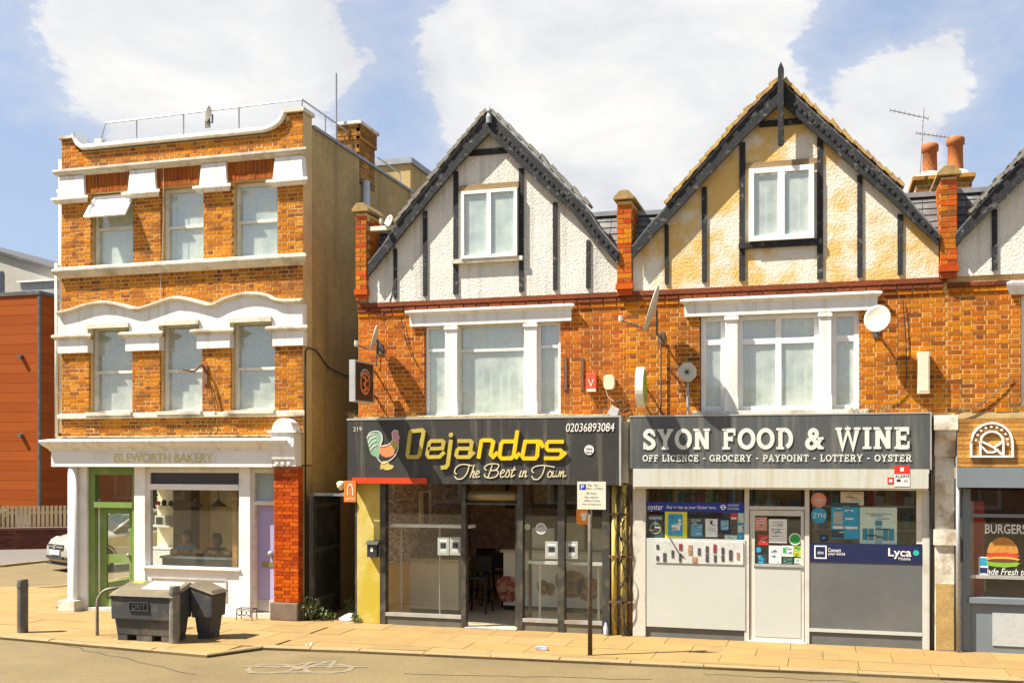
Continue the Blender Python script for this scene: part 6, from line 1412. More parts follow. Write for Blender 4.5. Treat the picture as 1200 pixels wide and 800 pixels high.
sticker('small blue and white menu card on the burger shop glass', 1147, 1158, 652, 673, pw, yb, [(.1, .9, .05, .5, sky_p), (.1, .9, .6, .9, navy)], 'menu_card', 'notice')
# chimney stack and pots between the roofs
cs_ = thing('chimney', 'brick chimney with two terracotta pots behind the party wall', 'chimney', (X(1107, YF + 2.2), YF + 2.2, 5.4)); yc = YF + 2.0
xa, xb = X(1073, yc), X(1139, yc); zt = Z(1106, 205, yc); 
stk = box(xa + .006, xb - .006, yc + .006, yc + .8, 5.35, zt - .01).build('stack', mortar_y, cs_)
brick_wall(stk, xa, xb, zt - .55, zt - .08, yc, [], bc1, bc2, 120, seed=2)
box(xa - .05, xb + .05, yc - .05, yc + .85, zt - .07, zt).build('stack_cap', bc2, cs_, bevel=.01)
for px, pt_, pb, r in ((1090, 168, 200, .122), (1120, 160, 200, .128)):
    x = X(px, yc + .3); z0 = zt - .02; z1 = Z(px, pt_, yc + .3)
    MB().lathe([(r * 1.15, 0), (r * 1.1, .12), (r * .95, .2), (r * .9, z1 - z0 - .14), (r * 1.1, z1 - z0 - .12), (r * 1.12, z1 - z0 - .03), (r * .95, z1 - z0), (r * .7, z1 - z0), (r * .65, z1 - z0 - .3)], (x, yc + .35, z0), 18).build('chimney_pot', M('terracotta', (.36, .115, .03, 1), .8, .2, 4, .15, 30, dirt=(.2, .1, .05, 1), dirt_amt=.5), cs_, smooth=True)
    MB().lathe([(.26, 0), (.2, .1), (.17, .13)], (x, yc + .35, zt), 12).build('flaunching', stone, cs_)
yo = YF + 1.9
def aerial(lab, px_m, py_b, py_t, booms):
    t = thing('tv_aerial', lab, 'aerial', (X(px_m, yo), yo, Z(px_m, py_b, yo))); MB().tube([(X(px_m - 3, yo), yo, Z(px_m, py_b, yo)), (X(px_m + 1, yo), yo, Z(px_m, py_t, yo))], .014, 6).build('mast', metal, t)
    for (a, b, c, d) in booms:
        p0, p1 = Vector((X(a, yo), yo, Z(a, b, yo))), Vector((X(c, yo), yo, Z(c, d, yo))); bo = MB().tube([p0, p1], .01, 6).build('boom', metal, t)
        for i in range(9):
            q = p0.lerp(p1, i / 8); MB().tube([q + Vector((0, -.1, 0)), q + Vector((0, .1, 0))], .004, 4).build('element', metal, bo)
aerial('television aerial with two booms on the chimney', 1081, 205, 127, [(1043, 129, 1088, 139), (1074, 156, 1112, 161)])
# ================================================================ wall fixtures
dishm = M('off white dish', (.5, .48, .4, 1), .5, .08, 3, .05, 20, dirt=(.3, .27, .2, 1), dirt_amt=.4)
def dish(label, px, py, r, face, stand=.35, bracket=None, group='satellite dishes on the brick fronts', y=YF, arm=True, name='satellite_dish'):
    """r in metres; face: unit vector the dish looks along"""
    c = Vector((X(px, y - stand), y - stand, Z(px, py, y - stand))); f = Vector(face).normalized()
    t = thing(name, label, 'dish', (c.x, y, c.z - r), group)
    u = f.cross(Vector((0, 0, 1))).normalized(); w = u.cross(f).normalized(); m = MB(); vs = [tuple(c - f * .06)]; fs = []; n = 20
    for k, (q, d) in enumerate(((.5, .04), (.85, .018), (1, 0))):
        for j in range(n):
            a = 2 * math.pi * j / n; vs.append(tuple(c + u * r * q * math.cos(a) + w * r * 1.1 * q * math.sin(a) - f * d))
    for j in range(n):
        fs.append((0, 1 + j, 1 + (j + 1) % n))
        for k in range(2): fs.append((1 + k * n + j, 1 + (k + 1) * n + j, 1 + (k + 1) * n + (j + 1) % n, 1 + k * n + (j + 1) % n))
    vb = [tuple(Vector(v) - f * .012) for v in vs]; o = len(vs); rim = [(1 + 2 * n + j, 1 + 2 * n + (j + 1) % n, o + 1 + 2 * n + (j + 1) % n, o + 1 + 2 * n + j) for j in range(n)]
    m.add(vs + vb, fs + [tuple(i + o for i in q)[::-1] for q in fs] + rim); m.build('reflector', dishm, t, smooth=True)
    if arm:
        e = c - w * r * .9 + f * r * 1.15; MB().tube([c - w * r * .95 - f * .02, e], .012, 6).build('feed_arm', darkmetal, t); MB().lathe([(.025, 0), (.035, .03), (.03, .1)], tuple(e - Vector((0, 0, .03))), 8).build('receiver', dishm, t)
    b = bracket or (c.x, y, c.z - .15); mid = c - f * .09
    MB().tube([mid, (mid.x, mid.y, b[2]), (b[0], b[1] - .02, b[2])], .016, 6).build('bracket', darkmetal, t); box(b[0] - .05, b[0] + .05, b[1] - .02, b[1] - .0, b[2] - .08, b[2] + .08).build('wall_plate', darkmetal, t)
dish('small satellite dish on the left end of the takeaway front', 437, 396, .2, (-.85, -.35, .25), .3, group=None)
dish('large satellite dish seen edge on above the green oval sign', 763, 361, .33, (-.95, -.1, .3), .5, (X(775), YF, Z(775, 396)), group=None)
dish('satellite dish with its back to us right of the shop window', 1028, 373, .185, (-.25, -.9, .25), .3, group=None, arm=False)
dish('small dish high on the left gable roof', 455, 259, .1, (-.5, -.8, .3), .12, group=None)
rd_ = dish('small dish on the bakery roof railing', 243, 133, .13, (-.9, -.3, .2), .0, (X(243, YF + .38), YF + .4, 8.7), group=None, y=YF + .35, arm=False)
rod = thing('roof_mast', 'thin upright mast beside the bakery chimney', 'mast', (X(394, 18.2), 18.2, 8.0)); MB().tube([(X(394, 18.2), 18.2, 8.0), (X(394, 18.2), 18.2, Z(394, 86, 18.2))], .018, 6).build('pole', metal, rod)
cctv = thing('roof_camera', 'small camera clamped to the left end of the roof railing', 'camera', (X(119, YF + .35), YF + .3, 8.3)); xx = X(119, YF + .33)
box(xx - .1, xx + .06, YF + .25, YF + .35, 8.5, 8.58).build('housing', dishm, cctv, bevel=.01); MB().tube([(xx + .02, YF + .3, 8.5), (xx + .08, YF + .3, 8.3)], .015, 6).build('bracket', darkmetal, cctv)
MB().tube([(xx + .03, YF + .3, 8.54), (xx + .25, YF + .3, 8.36)], .012, 6).build('strut', darkmetal, cctv)
# hexagonal antenna on a short pole
hx = X(805.5, YF - .15); hz = Z(805.5, 436, YF - .15); hxt = thing('panel_antenna', 'round faceted panel antenna on a short pole beside the shop window', 'antenna', (hx, YF - .1, Z(805, 485)))
MB().prism([(hx + .145 * math.cos(math.radians(22.5 + 45 * i)), hz + .155 * math.sin(math.radians(22.5 + 45 * i))) for i in range(8)], YF - .2, YF - .12).build('panel', dishm, hxt, bevel=.02); MB().tube([(hx, YF - .1, 3.4), (hx, YF - .1, hz)], .018, 8).build('pole', M('pale grey pole', (.35, .36, .34, 1), .5), hxt)
for a in (0, 60, 120): MB().tube([(hx - .05 * math.cos(math.radians(a)), YF - .204, hz - .05 * math.sin(math.radians(a))), (hx + .05 * math.cos(math.radians(a)), YF - .204, hz + .05 * math.sin(math.radians(a)))], .006, 5).build('mark', dark, hxt)
# pole of the large dish
MB().tube([(X(775), YF - .06, 3.42), (X(775), YF - .06, Z(775, 392))], .014, 6).build('dish_cable_pole', rust, sy)
# boxes
ab = thing('alarm_box', 'red bell box on the brick between the windows', 'alarm box', (X(692), YF, Z(692, 458))); pbox(686.5, 698.5, 437, 458, YF - .09, .09).build('cover', M('red alarm cover', (.55, .09, .04, 1), .4, .1), ab, bevel=.012); pbox(687.5, 698, 455.5, 458.5, YF - .094, .09).build('base_strip', cream, ab)
x0, x1, z0, z1 = prect(689.5, 695.5, 444, 452, YF - .0915); MB().ribbon([(x0, z1), ((x0 + x1) / 2, z0), (x1, z1)], .012, YF - .0935, YF - .09).build('emblem', pw, ab)
wb = thing('alarm_box', 'round cream siren box right of the red bell box', 'alarm box', (X(713), YF, Z(713, 457))); c = P(713.5, 447.5, YF - .12); MB().prism([(c[0] + .085 * (abs(math.cos(t)) ** .6) * (1 if math.cos(t) > 0 else -1), c[1] + .115 * (abs(math.sin(t)) ** .6) * (1 if math.sin(t) > 0 else -1)) for t in [2 * math.pi * i / 24 for i in range(24)]], YF - .12, YF - .02).build('cover', M('cream plastic', (.62, .56, .38, 1), .45), wb, bevel=.015); box(c[0] - .06, c[0] + .06, YF - .02, YF, c[1] - .08, c[1] + .08).build('back_plate', dishm, wb)
MB().tube(catmull([(c[0] - .07, YF - .02, c[1] - .08), (c[0] - .03, YF - .02, c[1] - .22), (c[0] + .08, YF - .02, c[1] - .3), (c[0] + .18, YF - .02, c[1] - .26)], 5), .006, 5).build('cable', dishm, wb)
fl = thing('floodlight', 'small grey floodlight on the ledge above the phone number', 'floodlight', (X(719), YF - .1, 3.4)); x, z = P(719.5, 482.5, YF - .15); MB().prism([(x - .1, z - .03), (x + .05, z - .11), (x + .09, z + .04), (x - .03, z + .1)], YF - .2, YF - .1).build('housing', M('grey cast metal', (.42, .42, .4, 1), .4), fl, bevel=.01); MB().tube([(x, YF - .1, z), (x, YF - .02, z - .05)], .012, 6).build('bracket', darkmetal, fl)
for px, lab in ((662.5, 'left of two rusty iron straps on the takeaway brickwork'), (682, 'right of two rusty iron straps on the takeaway brickwork')):
    st = pbox(px - 1.8, px + 1.8, 419, 457, YF - .02, .02); tag(st.build('iron_strap', rust), lab, 'bracket', 'iron straps on the takeaway brickwork')
wbx = thing('junction_box', 'tall cream box on the brick right of the dish', 'box', (X(1082), YF, Z(1082, 462))); pbox(1075.5, 1089.5, 412, 461, YF - .16, .16).build('case', M('cream meter box', (.62, .57, .42, 1), .5, .06), wbx, bevel=.008); pbox(1077, 1088, 416, 458, YF - .164, .004).build('door', M('cream meter door', (.66, .6, .45, 1), .5, .05), wbx)
# projecting signs
def blade(label, x, y0, y1, z0, z1, face, edge, name='projecting_sign', th=.1):
    t = thing(name, label, 'sign', (x, y1, z0)); b = box(x - th / 2, x + th / 2, y0, y1, z0, z1).build('case', edge, t, bevel=.006)
    box(x + th / 2, x + th / 2 + .004, y0 + .03, y1 - .03, z0 + .03, z1 - .03).build('face_panel', face, t)
    return t
bx_ = X(440.5, YF); ys0 = YX(416, bx_ + .05); t = blade('black projecting sign with an orange round logo', bx_, ys0, YF - .2, 3.62, 4.28, M('black sign face', (.02, .02, .02, 1), .35), M('silver edge', (.45, .45, .43, 1), .4, metal=.3))
om = M('orange logo', (.75, .2, .05, 1), .4); xf = bx_ + .056
def yz_ribbon(pts, w, cl, mat, par, nm='logo_stroke', off=0.):
    m = MB().ribbon(pts, w, 0, .006, cl); m.v = [(xf + y + off, x, z) for x, y, z in m.v]; return m.build(nm, mat, par)
cyc, czc = (ys0 + YF - .2) / 2, 3.93
yz_ribbon(ring(cyc, czc, .17, 24), .03, True, om, t); yz_ribbon([(cyc, czc + .15), (cyc, czc - .15)], .03, False, om, t, off=.001); yz_ribbon([(cyc - .09, czc + .1), (cyc + .1, czc + .05), (cyc - .08, czc - .01), (cyc + .1, czc - .08), (cyc - .1, czc - .12)], .028, False, om, t, off=.002); yz_ribbon([(cyc + .22 * math.cos(math.radians(a)), czc + .22 * math.sin(math.radians(a))) for a in range(30, 151, 15)], .03, False, M('grey logo text', (.3, .3, .3, 1), .5), t, off=.003)
for zz in (3.75, 4.15): MB().tube([(bx_, YF - .2, zz), (bx_, YF, zz)], .018, 6).build('bracket', darkmetal, t)
MB().tube([(bx_ + .02, YF - .03, 4.25), (bx_ + .03, YF - .03, 4.7), (X(447), YF - .05, Z(447, 402))], .008, 5).build('cable', cable, t)
ox = X(411, YF - .25); ob = thing('projecting_sign', 'small orange takeaway sign hanging at the left end of the sign board', 'sign', (ox, YF - .25, 2.2)); om2 = M('orange plastic', (.6, .17, .02, 1), .4)
pbox(403, 417, 563, 588, YF - .28, .04).build('panel', om2, ob, bevel=.004); x0, x1, z0, z1 = prect(407.5, 413.5, 566.5, 580, YF - .282); MB().ribbon([(x0, z0), (x0, z0 + .12), (x0 + .04, z1), (x1 - .02, z1 - .03), (x1, z0 + .1), (x1, z0)], .014, YF - .286, YF - .28).build('logo_stroke', pw, ob); ptext('JUST EAT', 405, 415.5, 583, 586, YF - .28, pw, ob, depth=.003)
MB().tube([(X(412), YF - .24, Z(412, 566)), (X(419), YF - .02, Z(419, 566))], .02, 6).build('bracket', darkmetal, ob)
lmp = thing('security_light', 'small cream lamp on the alley side of the takeaway', 'lamp', (DX0 - .05, YF - .1, 2.4)); MB().lathe([(.02, 0), (.06, .05), (.07, .12), (.03, .15)], (X(399.5, YF - .1), YF - .1, Z(399.5, 574, YF - .1)), 12).build('head', cream, lmp, smooth=True); MB().tube([(X(399.5, YF - .1), YF - .1, Z(399.5, 570, YF - .1)), (DX0 + .02, YF + .05, 2.35)], .012, 6).build('arm', darkmetal, lmp)
# green oval sign
gx = X(756, YF); gz = Z(751, 454, YF - .3); gt = thing('projecting_sign', 'oval white rimmed green projecting sign above the food shop', 'sign', (gx, YF - .2, gz - .3)); yc_ = YF - .38; m = MB()
pr_ = [(yc_ + .21 * math.cos(t_), gz + .3 * math.sin(t_)) for t_ in [2 * math.pi * i / 32 for i in range(32)]]; m.prism_yz(pr_, gx - .06, gx + .06); m.build('case', white_clean, gt, bevel=.008)
MB().prism_yz([(yc_ + .17 * math.cos(t_), gz + .255 * math.sin(t_)) for t_ in [2 * math.pi * i / 32 for i in range(32)]], gx + .06, gx + .065).build('face_panel', M('leaf green print', (.18, .42, .03, 1), .4, .3, 8), gt)
for k, zz in enumerate((-.1, 0, .1)): box(gx + .065, gx + .068, yc_ - .1, yc_ + .1, gz + zz - .02, gz + zz + .02).build('print', lime, gt)
MB().tube([(gx, yc_ + .15, gz - .2), (gx, YF, gz - .25)], .015, 6).build('bracket', darkmetal, gt); MB().tube([(gx, yc_ + .2, gz + .05), (gx, YF, gz + .05)], .015, 6).build('bracket', darkmetal, gt)
# bakery wall bits: lamp arm on the pier, cables
ar = thing('cable_bracket', 'rusty cable bracket on the bakery first floor pier', 'bracket', (X(241), YF, Z(241, 440))); MB().tube(catmull([(X(226), YF - .3, Z(226, 434)), (X(236), YF - .22, Z(236, 436)), (X(240), YF - .1, Z(240, 428)), (X(243), YF, Z(243, 440))], 5), .02, 6).build('arm', rust, ar); box(X(239), X(244), YF - .03, YF, Z(241, 450), Z(241, 428)).build('wall_plate', rust, ar)
for k, pts in enumerate(([(191, 182), (192, 240), (190, 300), (189, 320), (187, 378)], [(245, 447), (252, 478), (250, 500), (243, 512)], [(430, 352), (447, 370), (462, 330), (460, 255)])):
    y = YF - .025; tag(MB().tube(catmull([(X(a, y), y, Z(a, b, y)) for a, b in pts], 6), .006, 5).build('hanging_cable', cable if k else dishm), ('pale cable hanging down the bakery front', 'dark cable trailing over the bakery cornice', 'thin cable looped over the left gable')[k], 'cable')
# cables across the takeaway and store brickwork
for k, pts in enumerate(([(470, 372), (478, 405), (490, 430)], [(782, 430), (795, 445), (800, 462), (812, 470)], [(1058, 352), (1062, 410), (1060, 455), (1040, 470)], [(700, 486), (712, 478), (724, 484), (736, 479), (742, 486)], [(1118, 486), (1140, 478), (1165, 462), (1185, 440)])):
    y = YF - .03; tag(MB().tube(catmull([(X(a, y), y, Z(a, b, y)) for a, b in pts], 6), .007, 5).build('hanging_cable', cable), ('dark cable slanting left of the takeaway window', 'cable curling below the round antenna', 'cable running down right of the shop window', 'tangled cable on the ledge between the shop signs', 'cable slanting over the wooden burger sign')[k], 'cable')
# letter box on yellow pier
lb = thing('letter_box', 'black wall letter box on the yellow pier', 'letter box', (X(436), YF - .1, Z(436, 653))); x0, x1, z0, z1 = prect(430, 441.5, 634, 652.5, YF - .12); box(x0, x1, YF - .12, YF - .02, z0, z1 - .05).build('body', blk, lb, bevel=.008); MB().prism_yz([(YF - .15, z1 - .05), (YF - .02, z1 - .05), (YF - .02, z1 + .01), (YF - .05, z1 + .01)], x0 - .02, x1 + .02).build('lid', blk, lb); pbox(434, 437, 641, 646, YF - .124, .004).build('emblem', pw, lb)
# ================================================================ alley
gate = thing('alley_gate', 'tall black gate standing open against the brown side wall', 'gate', (BX1 + .1, YF + .3, 0)); gh = Z(370, 577, YF + .1)
ga, gb = Vector((X(369, YF + .1), YF + .1)), Vector((X(397, YF + 1.15), YF + 1.15)); d = (gb - ga); u = d.normalized(); nn = Vector((-u.y, u.x)) * .025
m = MB(); m.prism_xy([tuple(ga - nn), tuple(gb - nn), tuple(gb + nn), tuple(ga + nn)], .06, gh - .04); m.build('leaf', M('scuffed black board', (.02, .021, .02, 1), .45, .4, 2, .3, 20, dirt=(.12, .12, .1, 1), dirt_amt=.5, dirt_scale=3), gate)
q = ga.lerp(gb, .5)
for zz in (.3, 1.15, 1.9): m = MB(); m.prism_xy([tuple(ga - nn * 1.6), tuple(gb - nn * 1.6), tuple(gb - nn * 1.02), tuple(ga - nn * 1.02)], zz, zz + .07); m.build('ledge_rail', M('scuffed rail', (.05, .05, .048, 1), .5, .3, 5), gate)
gpost = thing('gate_frame', 'dark gate frame across the mouth of the alley', 'gate frame', (BX1 + .05, YF + .05, 0)); x = X(363, YF + .05)
box(x, x + .08, YF + .02, YF + .12, 0, gh).build('post', frm, gpost); box(DX0 - .08, DX0 - .01, YF + .04, YF + .12, 0, gh).build('post', frm, gpost); box(x + .08, DX0 - .08, YF + .03, YF + .12, gh - .05, gh).build('head_rail', lead, gpost)
pts = [(x + .05, YF + .07, gh)]; rr = ring(X(370, YF + .07), gh + .06, .1, 10); MB().tube([(a, YF + .07, b) for a, b in rr], .008, 5, closed=True).build('wire_loop', rust, gpost)
box(BX1 + .02, DX0 - .02, YF + 5, YF + 5.2, 0, 5).build('x', render_side).name = 'alley_end_wall'
tag(bpy.data.objects['alley_end_wall'], 'brown rendered wall closing the far end of the alley', 'wall')
sidew = box(DX0, DX0 + .3, YF + .335, YF + 9, 0, 5.2).build('flank_wall', render_lo, dj)
rub = [M('rubbish %d' % i, c, .7, .4, 12) for i, c in enumerate(((.3, .3, .28, 1), (.12, .12, .11, 1), (.45, .43, .38, 1), (.2, .16, .1, 1)))]
for i in range(4):
    r = random.Random(i + 40); x = r.uniform(BX1 + .55, DX0 - .15); y = YF + .2 + r.uniform(0, 1.3); s = r.uniform(.16, .28); m = MB(); n = 9
    vs = [(x + s * math.cos(6.28 * j / n) * r.uniform(.6, 1.2), y + s * math.sin(6.28 * j / n) * r.uniform(.6, 1.2), .004 + r.uniform(0, .02)) for j in range(n)] + [(x + .4 * s * math.cos(6.28 * j / n), y + .4 * s * math.sin(6.28 * j / n), r.uniform(.04, .12)) for j in range(n)]
    m.add(vs, [tuple(range(n, 2 * n))] + [(j, (j + 1) % n, n + (j + 1) % n, n + j) for j in range(n)] + [tuple(range(n))[::-1]])
    tag(m.build('rubbish', rub[i % 4]), ('grey', 'black', 'pale', 'brown')[i] + ' crumpled rubbish lying on the alley floor beside the gate', 'rubbish', 'rubbish strewn in the alley')
def weed(lab, x, y, h, n, seed, spread=.18):
    t = thing('weed', lab, 'plant', (x, y, 0)); r = random.Random(seed); m = MB()
    for i in range(max(3, n // 12)):
        a = r.uniform(0, 6.28); m.tube([(x, y, 0), (x + spread * .6 * math.cos(a), y + spread * .5 * math.sin(a), h * r.uniform(.6, 1))], .006, 5, .002)
    kind(m.build('stem', M('weed stem', (.2, .2, .07, 1), .7), t), 'stuff'); kind(leaves(x, y, h * .55, spread, spread * .8, h * .5, n, .035, seed).build('foliage', M('weed leaf', (.09, .13, .035, 1), .7, .3, 12), t), 'stuff')
weed('bushy weed at the foot of the bakery corner', X(364, YF - .02), YF + .0, .42, 150, 3, .22); weed('low weed in front of the alley gate', X(380, YF + .05), YF + .1, .2, 70, 8, .2); weed('tuft of weeds at the foot of the yellow pier', X(416, YF - .05), YF - .05, .16, 50, 5, .1)
weed('grey dry weed rooted in the alley', X(410, YF + .6), YF + .6, .35, 60, 6, .12)
ww = M('dry weed', (.35, .27, .1, 1), .8)
for i, px in enumerate((411, 416, 436, 441, 446, 480, 486, 492, 758, 770, 1000, 1016, 1036, 1040, 1128, 1190)):
    r = random.Random(i); y = YF - .08; x = X(px, y); z0 = 3.4 if px > 420 or px < 700 else 3.42; m = MB()
    for k in range(9): m.tube([(x + r.uniform(-.05, .05), y, z0 - .01), (x + r.uniform(-.12, .12), y - r.uniform(0, .08), z0 + r.uniform(.05, .14))], .004, 4, .001)
    tag(kind(m.build('dry_grass', ww), 'stuff'), 'dry grass tufts sprouting along the ledge above the shop signs', 'grass', 'grass tufts on the sign ledges')
# ================================================================ street furniture
binm = M('dusty black plastic bin', (.05, .052, .055, 1), .6, .2, 3, .12, 30, dirt=(.19, .16, .11, 1), dirt_amt=.7, dirt_scale=2.2, bump=.12, bs=40, edge=(.48, .7))
lidm = M('dusty grey lid', (.135, .112, .075, 1), .75, .2, 4, .12, 30, dirt=(.24, .19, .11, 1), dirt_amt=.6, dirt_scale=3, spec=.2)
def grit_bin(label, cx, cy, w, d, h, rot, label_plate=True):
    t = thing('grit_bin', label, 'grit bin', (cx, cy, 0), 'black grit bins on the pavement'); t.rotation_euler[2] = rot; ORG[t.name] = (0, 0, 0)
    a, b = w / 2, d / 2; hb = h * .42; ht = h * .82
    def frus(m, x0, x1, y0, y1, z0, X0, X1, Y0, Y1, z1, z1b=None):
        zb_ = z1 if z1b is None else z1b
        m.add([(x0, y0, z0), (x1, y0, z0), (x1, y1, z0), (x0, y1, z0), (X0, Y0, z1), (X1, Y0, z1), (X1, Y1, zb_), (X0, Y1, zb_)], [(0, 3, 2, 1), (4, 5, 6, 7), (0, 1, 5, 4), (1, 2, 6, 5), (2, 3, 7, 6), (3, 0, 4, 7)])
    m = MB()
    # lower tub built round two fork pockets
    cuts = [(-a + .04, -a + .26), (-a + .38, -.02 + .1), (.2, a - .04)]
    frus(m, -a + .07, a - .07, -b + .07, b - .07, .09, -a + .045, a - .045, -b + .045, b - .045, hb)
    m.build('tub', binm, t, bevel=.012)
    for x0, x1 in ((-a + .075, -a + .24), (-.13, .13), (a - .24, a - .075)): 
        box(x0, x1, -b + .075, b - .075, 0, .092).build('foot', binm, t, bevel=.006)
    m = MB(); frus(m, -a + .012, a - .012, -b + .012, b - .012, hb - .02, -a, a, -b, b, ht, h * .97); m.build('hopper', binm, t, bevel=.02)
    m = MB(); frus(m, -a - .02, a + .02, -b - .03, b + .02, ht + .004, -a + .02, a - .02, -b + .03, b - .03, ht + .06, h + .03)
    m.v = [(x, y, z if z > ht + .01 or y < 0 else h * .97 + .004) for x, y, z in m.v]; lid = m.build('lid', lidm, t, bevel=.012)
    m = MB(); frus(m, -a * .38, a * .72, -b * .55, b * .6, ht + .085, -a * .34, a * .68, -b * .5, b * .55, ht + .088, h + .018)
    return t, a, b, h, ht, hb
gx, gy = G(165, 752); yaw = 0
t, a, b, h, ht, hb = grit_bin('wide black grit bin with a pale patch on its lid', gx, gy + .27, 1.06, .54, .82, 0.02)
def slope_z(y): return ht + .06 + (h + .03 - ht - .06) * (y + b - .03) / (2 * b - .06)
m = MB(); x0, x1, y0, y1 = -.12, .44, -b * .35, b * .75; m.add([(x0, y0, slope_z(y0) + .004), (x1, y0, slope_z(y0) + .004), (x1, y1, slope_z(y1) + .004), (x0, y1, slope_z(y1) + .004), (x0, y0, slope_z(y0) - .02), (x1, y0, slope_z(y0) - .02), (x1, y1, slope_z(y1) - .02), (x0, y1, slope_z(y1) - .02)], [(0, 1, 2, 3), (7, 6, 5, 4), (0, 4, 5, 1), (1, 5, 6, 2), (2, 6, 7, 3), (3, 7, 4, 0)]); m.build('lid_panel', M('bleached lid panel', (.55, .5, .38, 1), .6, .1), t)
m = MB(); x0, x1, y0, y1 = -.42, -.24, b * .45, b * .8; m.add([(x0, y0, slope_z(y0) + .006), (x1, y0, slope_z(y0) + .006), (x1, y1, slope_z(y1) + .006), (x0, y1, slope_z(y1) + .006), (x0, y0, slope_z(y0)), (x1, y0, slope_z(y0)), (x1, y1, slope_z(y1)), (x0, y1, slope_z(y1))], [(0, 1, 2, 3), (7, 6, 5, 4), (0, 4, 5, 1), (1, 5, 6, 2), (2, 6, 7, 3), (3, 7, 4, 0)]); m.build('yellow_label', M('yellow label', (.5, .36, .03, 1), .5), t)
m = MB(); zc = (hb + ht) / 2 + .02; m.ribbon([(-.2, zc - .06), (.12, zc - .06), (.12, zc + .06), (-.2, zc + .06)], .012, -b - .012, -b + .02, True); m.build('raised_frame', binm, t); 
text('GRIT', -.15, .08, zc - .035, zc + .035, -b + .002, binm, t, 'raised_lettering', depth=.016)
g2 = G(235, 749); grit_bin('darker grit bin standing end on behind the grey post', g2[0], g2[1] + .22, .44, .36, .82, math.pi / 2 + .05)
def bollard(lab, px, py, h, r, mat):
    x, y = G(px, py); t = thing('bollard', lab, 'bollard', (x, y, 0), 'posts along the kerb'); MB().lathe([(r, -.02), (r, h - .03), (r * .92, h - .005), (r * .5, h)], (x, y, 0), 20).build('post', mat, t, smooth=False); MB().lathe([(r + .006, h * .84), (r + .006, h * .9)], (x, y, 0), 20).build('band', darkmetal, t); return t
bm_ = M('dark grey bollard', (.10, .092, .08, 1), .6, .2, 5, .15, 30, dirt=(.25, .2, .13, 1), dirt_amt=.5, dirt_scale=4)
bollard('lone dark bollard at the left kerb', 26.5, 740.5, .84, .082, bm_); bollard('grey post in front of the right end of the grit bin', 204.5, 753, .85, .078, M('grey green bollard', (.15, .14, .11, 1), .6, .2, 5, .15, 30, dirt=(.35, .3, .2, 1), dirt_amt=.6, dirt_scale=5))
hx_, hy_ = G(114, 744); hoop = thing('cycle_hoop', 'bent steel tube hoop beside the grit bin', 'hoop', (hx_, hy_, 0)); MB().tube(catmull([(hx_, hy_, -.02), (hx_, hy_, .42), (hx_ + .01, hy_ + .02, .58), (hx_ + .1, hy_ + .06, .69), (hx_ + .25, hy_ + .15, .72), (hx_ + .45, hy_ + .45, .72), (hx_ + .55, hy_ + .75, .72), (hx_ + .6, hy_ + .85, .6), (hx_ + .6, hy_ + .87, .4), (hx_ + .6, hy_ + .87, -.02)], 4), .025, 8).build('tube', M('worn grey tube', (.2, .18, .14, 1), .5, .3, 6, metal=.3), hoop, smooth=True)
# parking sign
kx, ky = G(691.5, 767); ps = thing('parking_sign', 'parking restriction sign on a dark pole at the kerb', 'sign', (kx, ky, 0)); zt = Z(692, 563, ky)
MB().tube([(kx, ky, -.02), (kx, ky, zt - .02)], .032, 12).build('pole', M('rusty dark pole', (.08, .065, .05, 1), .6, .3, 6, .2, 30, dirt=(.25, .17, .09, 1), dirt_amt=.6, dirt_scale=5), ps, smooth=True); MB().lathe([(.036, 0), (.036, .02), (.01, .03)], (kx, ky, zt - .03), 10).build('pole_cap', darkmetal, ps)
yp = ky - .05; x0, x1, z0, z1 = prect(676.5, 710, 564, 596.5, yp); pl = box(x0, x1, yp - .003, yp, z0, z1).build('plate', M('sign plate', (.6, .58, .46, 1), .4, .08, 4), ps)
box(kx - .05, kx + .05, yp + .0005, ky + .02, z1 - .12, z1 - .08).build('clip', metal, ps); box(kx - .05, kx + .05, yp + .0005, ky + .02, z0 + .08, z0 + .12).build('clip', metal, ps)
pbox(679, 686.5, 567, 573.5, yp - .005, .002).build('blue_square', blue, pl); ptext('P', 681, 684.5, 568, 572.5, yp - .005, pw, pl, depth=.001)
for (s, a, b_, c_, d_) in (('Mon - Sat', 689, 700, 567, 569.5), ('8am - 6.30pm', 687.5, 707, 571, 573.5), ('30 mins', 687, 699, 576.5, 579), ('No return', 685, 701, 581, 583.5), ('within 2 hours', 684, 703, 585, 587.5), ('Pay at machine', 683, 704, 589.5, 592)): ptext(s, a, b_, c_, d_, yp - .003, blk, pl, depth=.001)
# small wire stand by the lilac door
sx_, sy_ = X(289, YF - .25), YF - .25; wst = thing('plant_stand', 'small wrought iron stand by the white pilaster', 'stand', (sx_, sy_, 0)); iron = M('iron wire', (.05, .04, .03, 1), .5)
for a_ in (-.15, .15):
    for b_ in (-.08, .08): MB().tube([(sx_ + a_, sy_ + b_, 0), (sx_ + a_ * .95, sy_ + b_ * .95, .19)], .008, 5).build('leg', iron, wst)
MB().tube([(sx_ - .15, sy_ - .08, .19), (sx_ + .15, sy_ - .08, .19), (sx_ + .15, sy_ + .08, .19), (sx_ - .15, sy_ + .08, .19)], .009, 5, closed=True).build('top_ring', iron, wst)
for i in range(3): MB().tube([(sx_ - .09 + i * .09 + .04 * math.cos(q_), sy_ - .085, .13 + .04 * math.sin(q_)) for q_ in [6.28 * k / 12 for k in range(12)]], .006, 5, closed=True).build('scroll', iron, wst)
MB().tube([(sx_ - .15, sy_ - .08, .08), (sx_ + .15, sy_ - .08, .08)], .006, 5).build('stretcher', iron, wst)
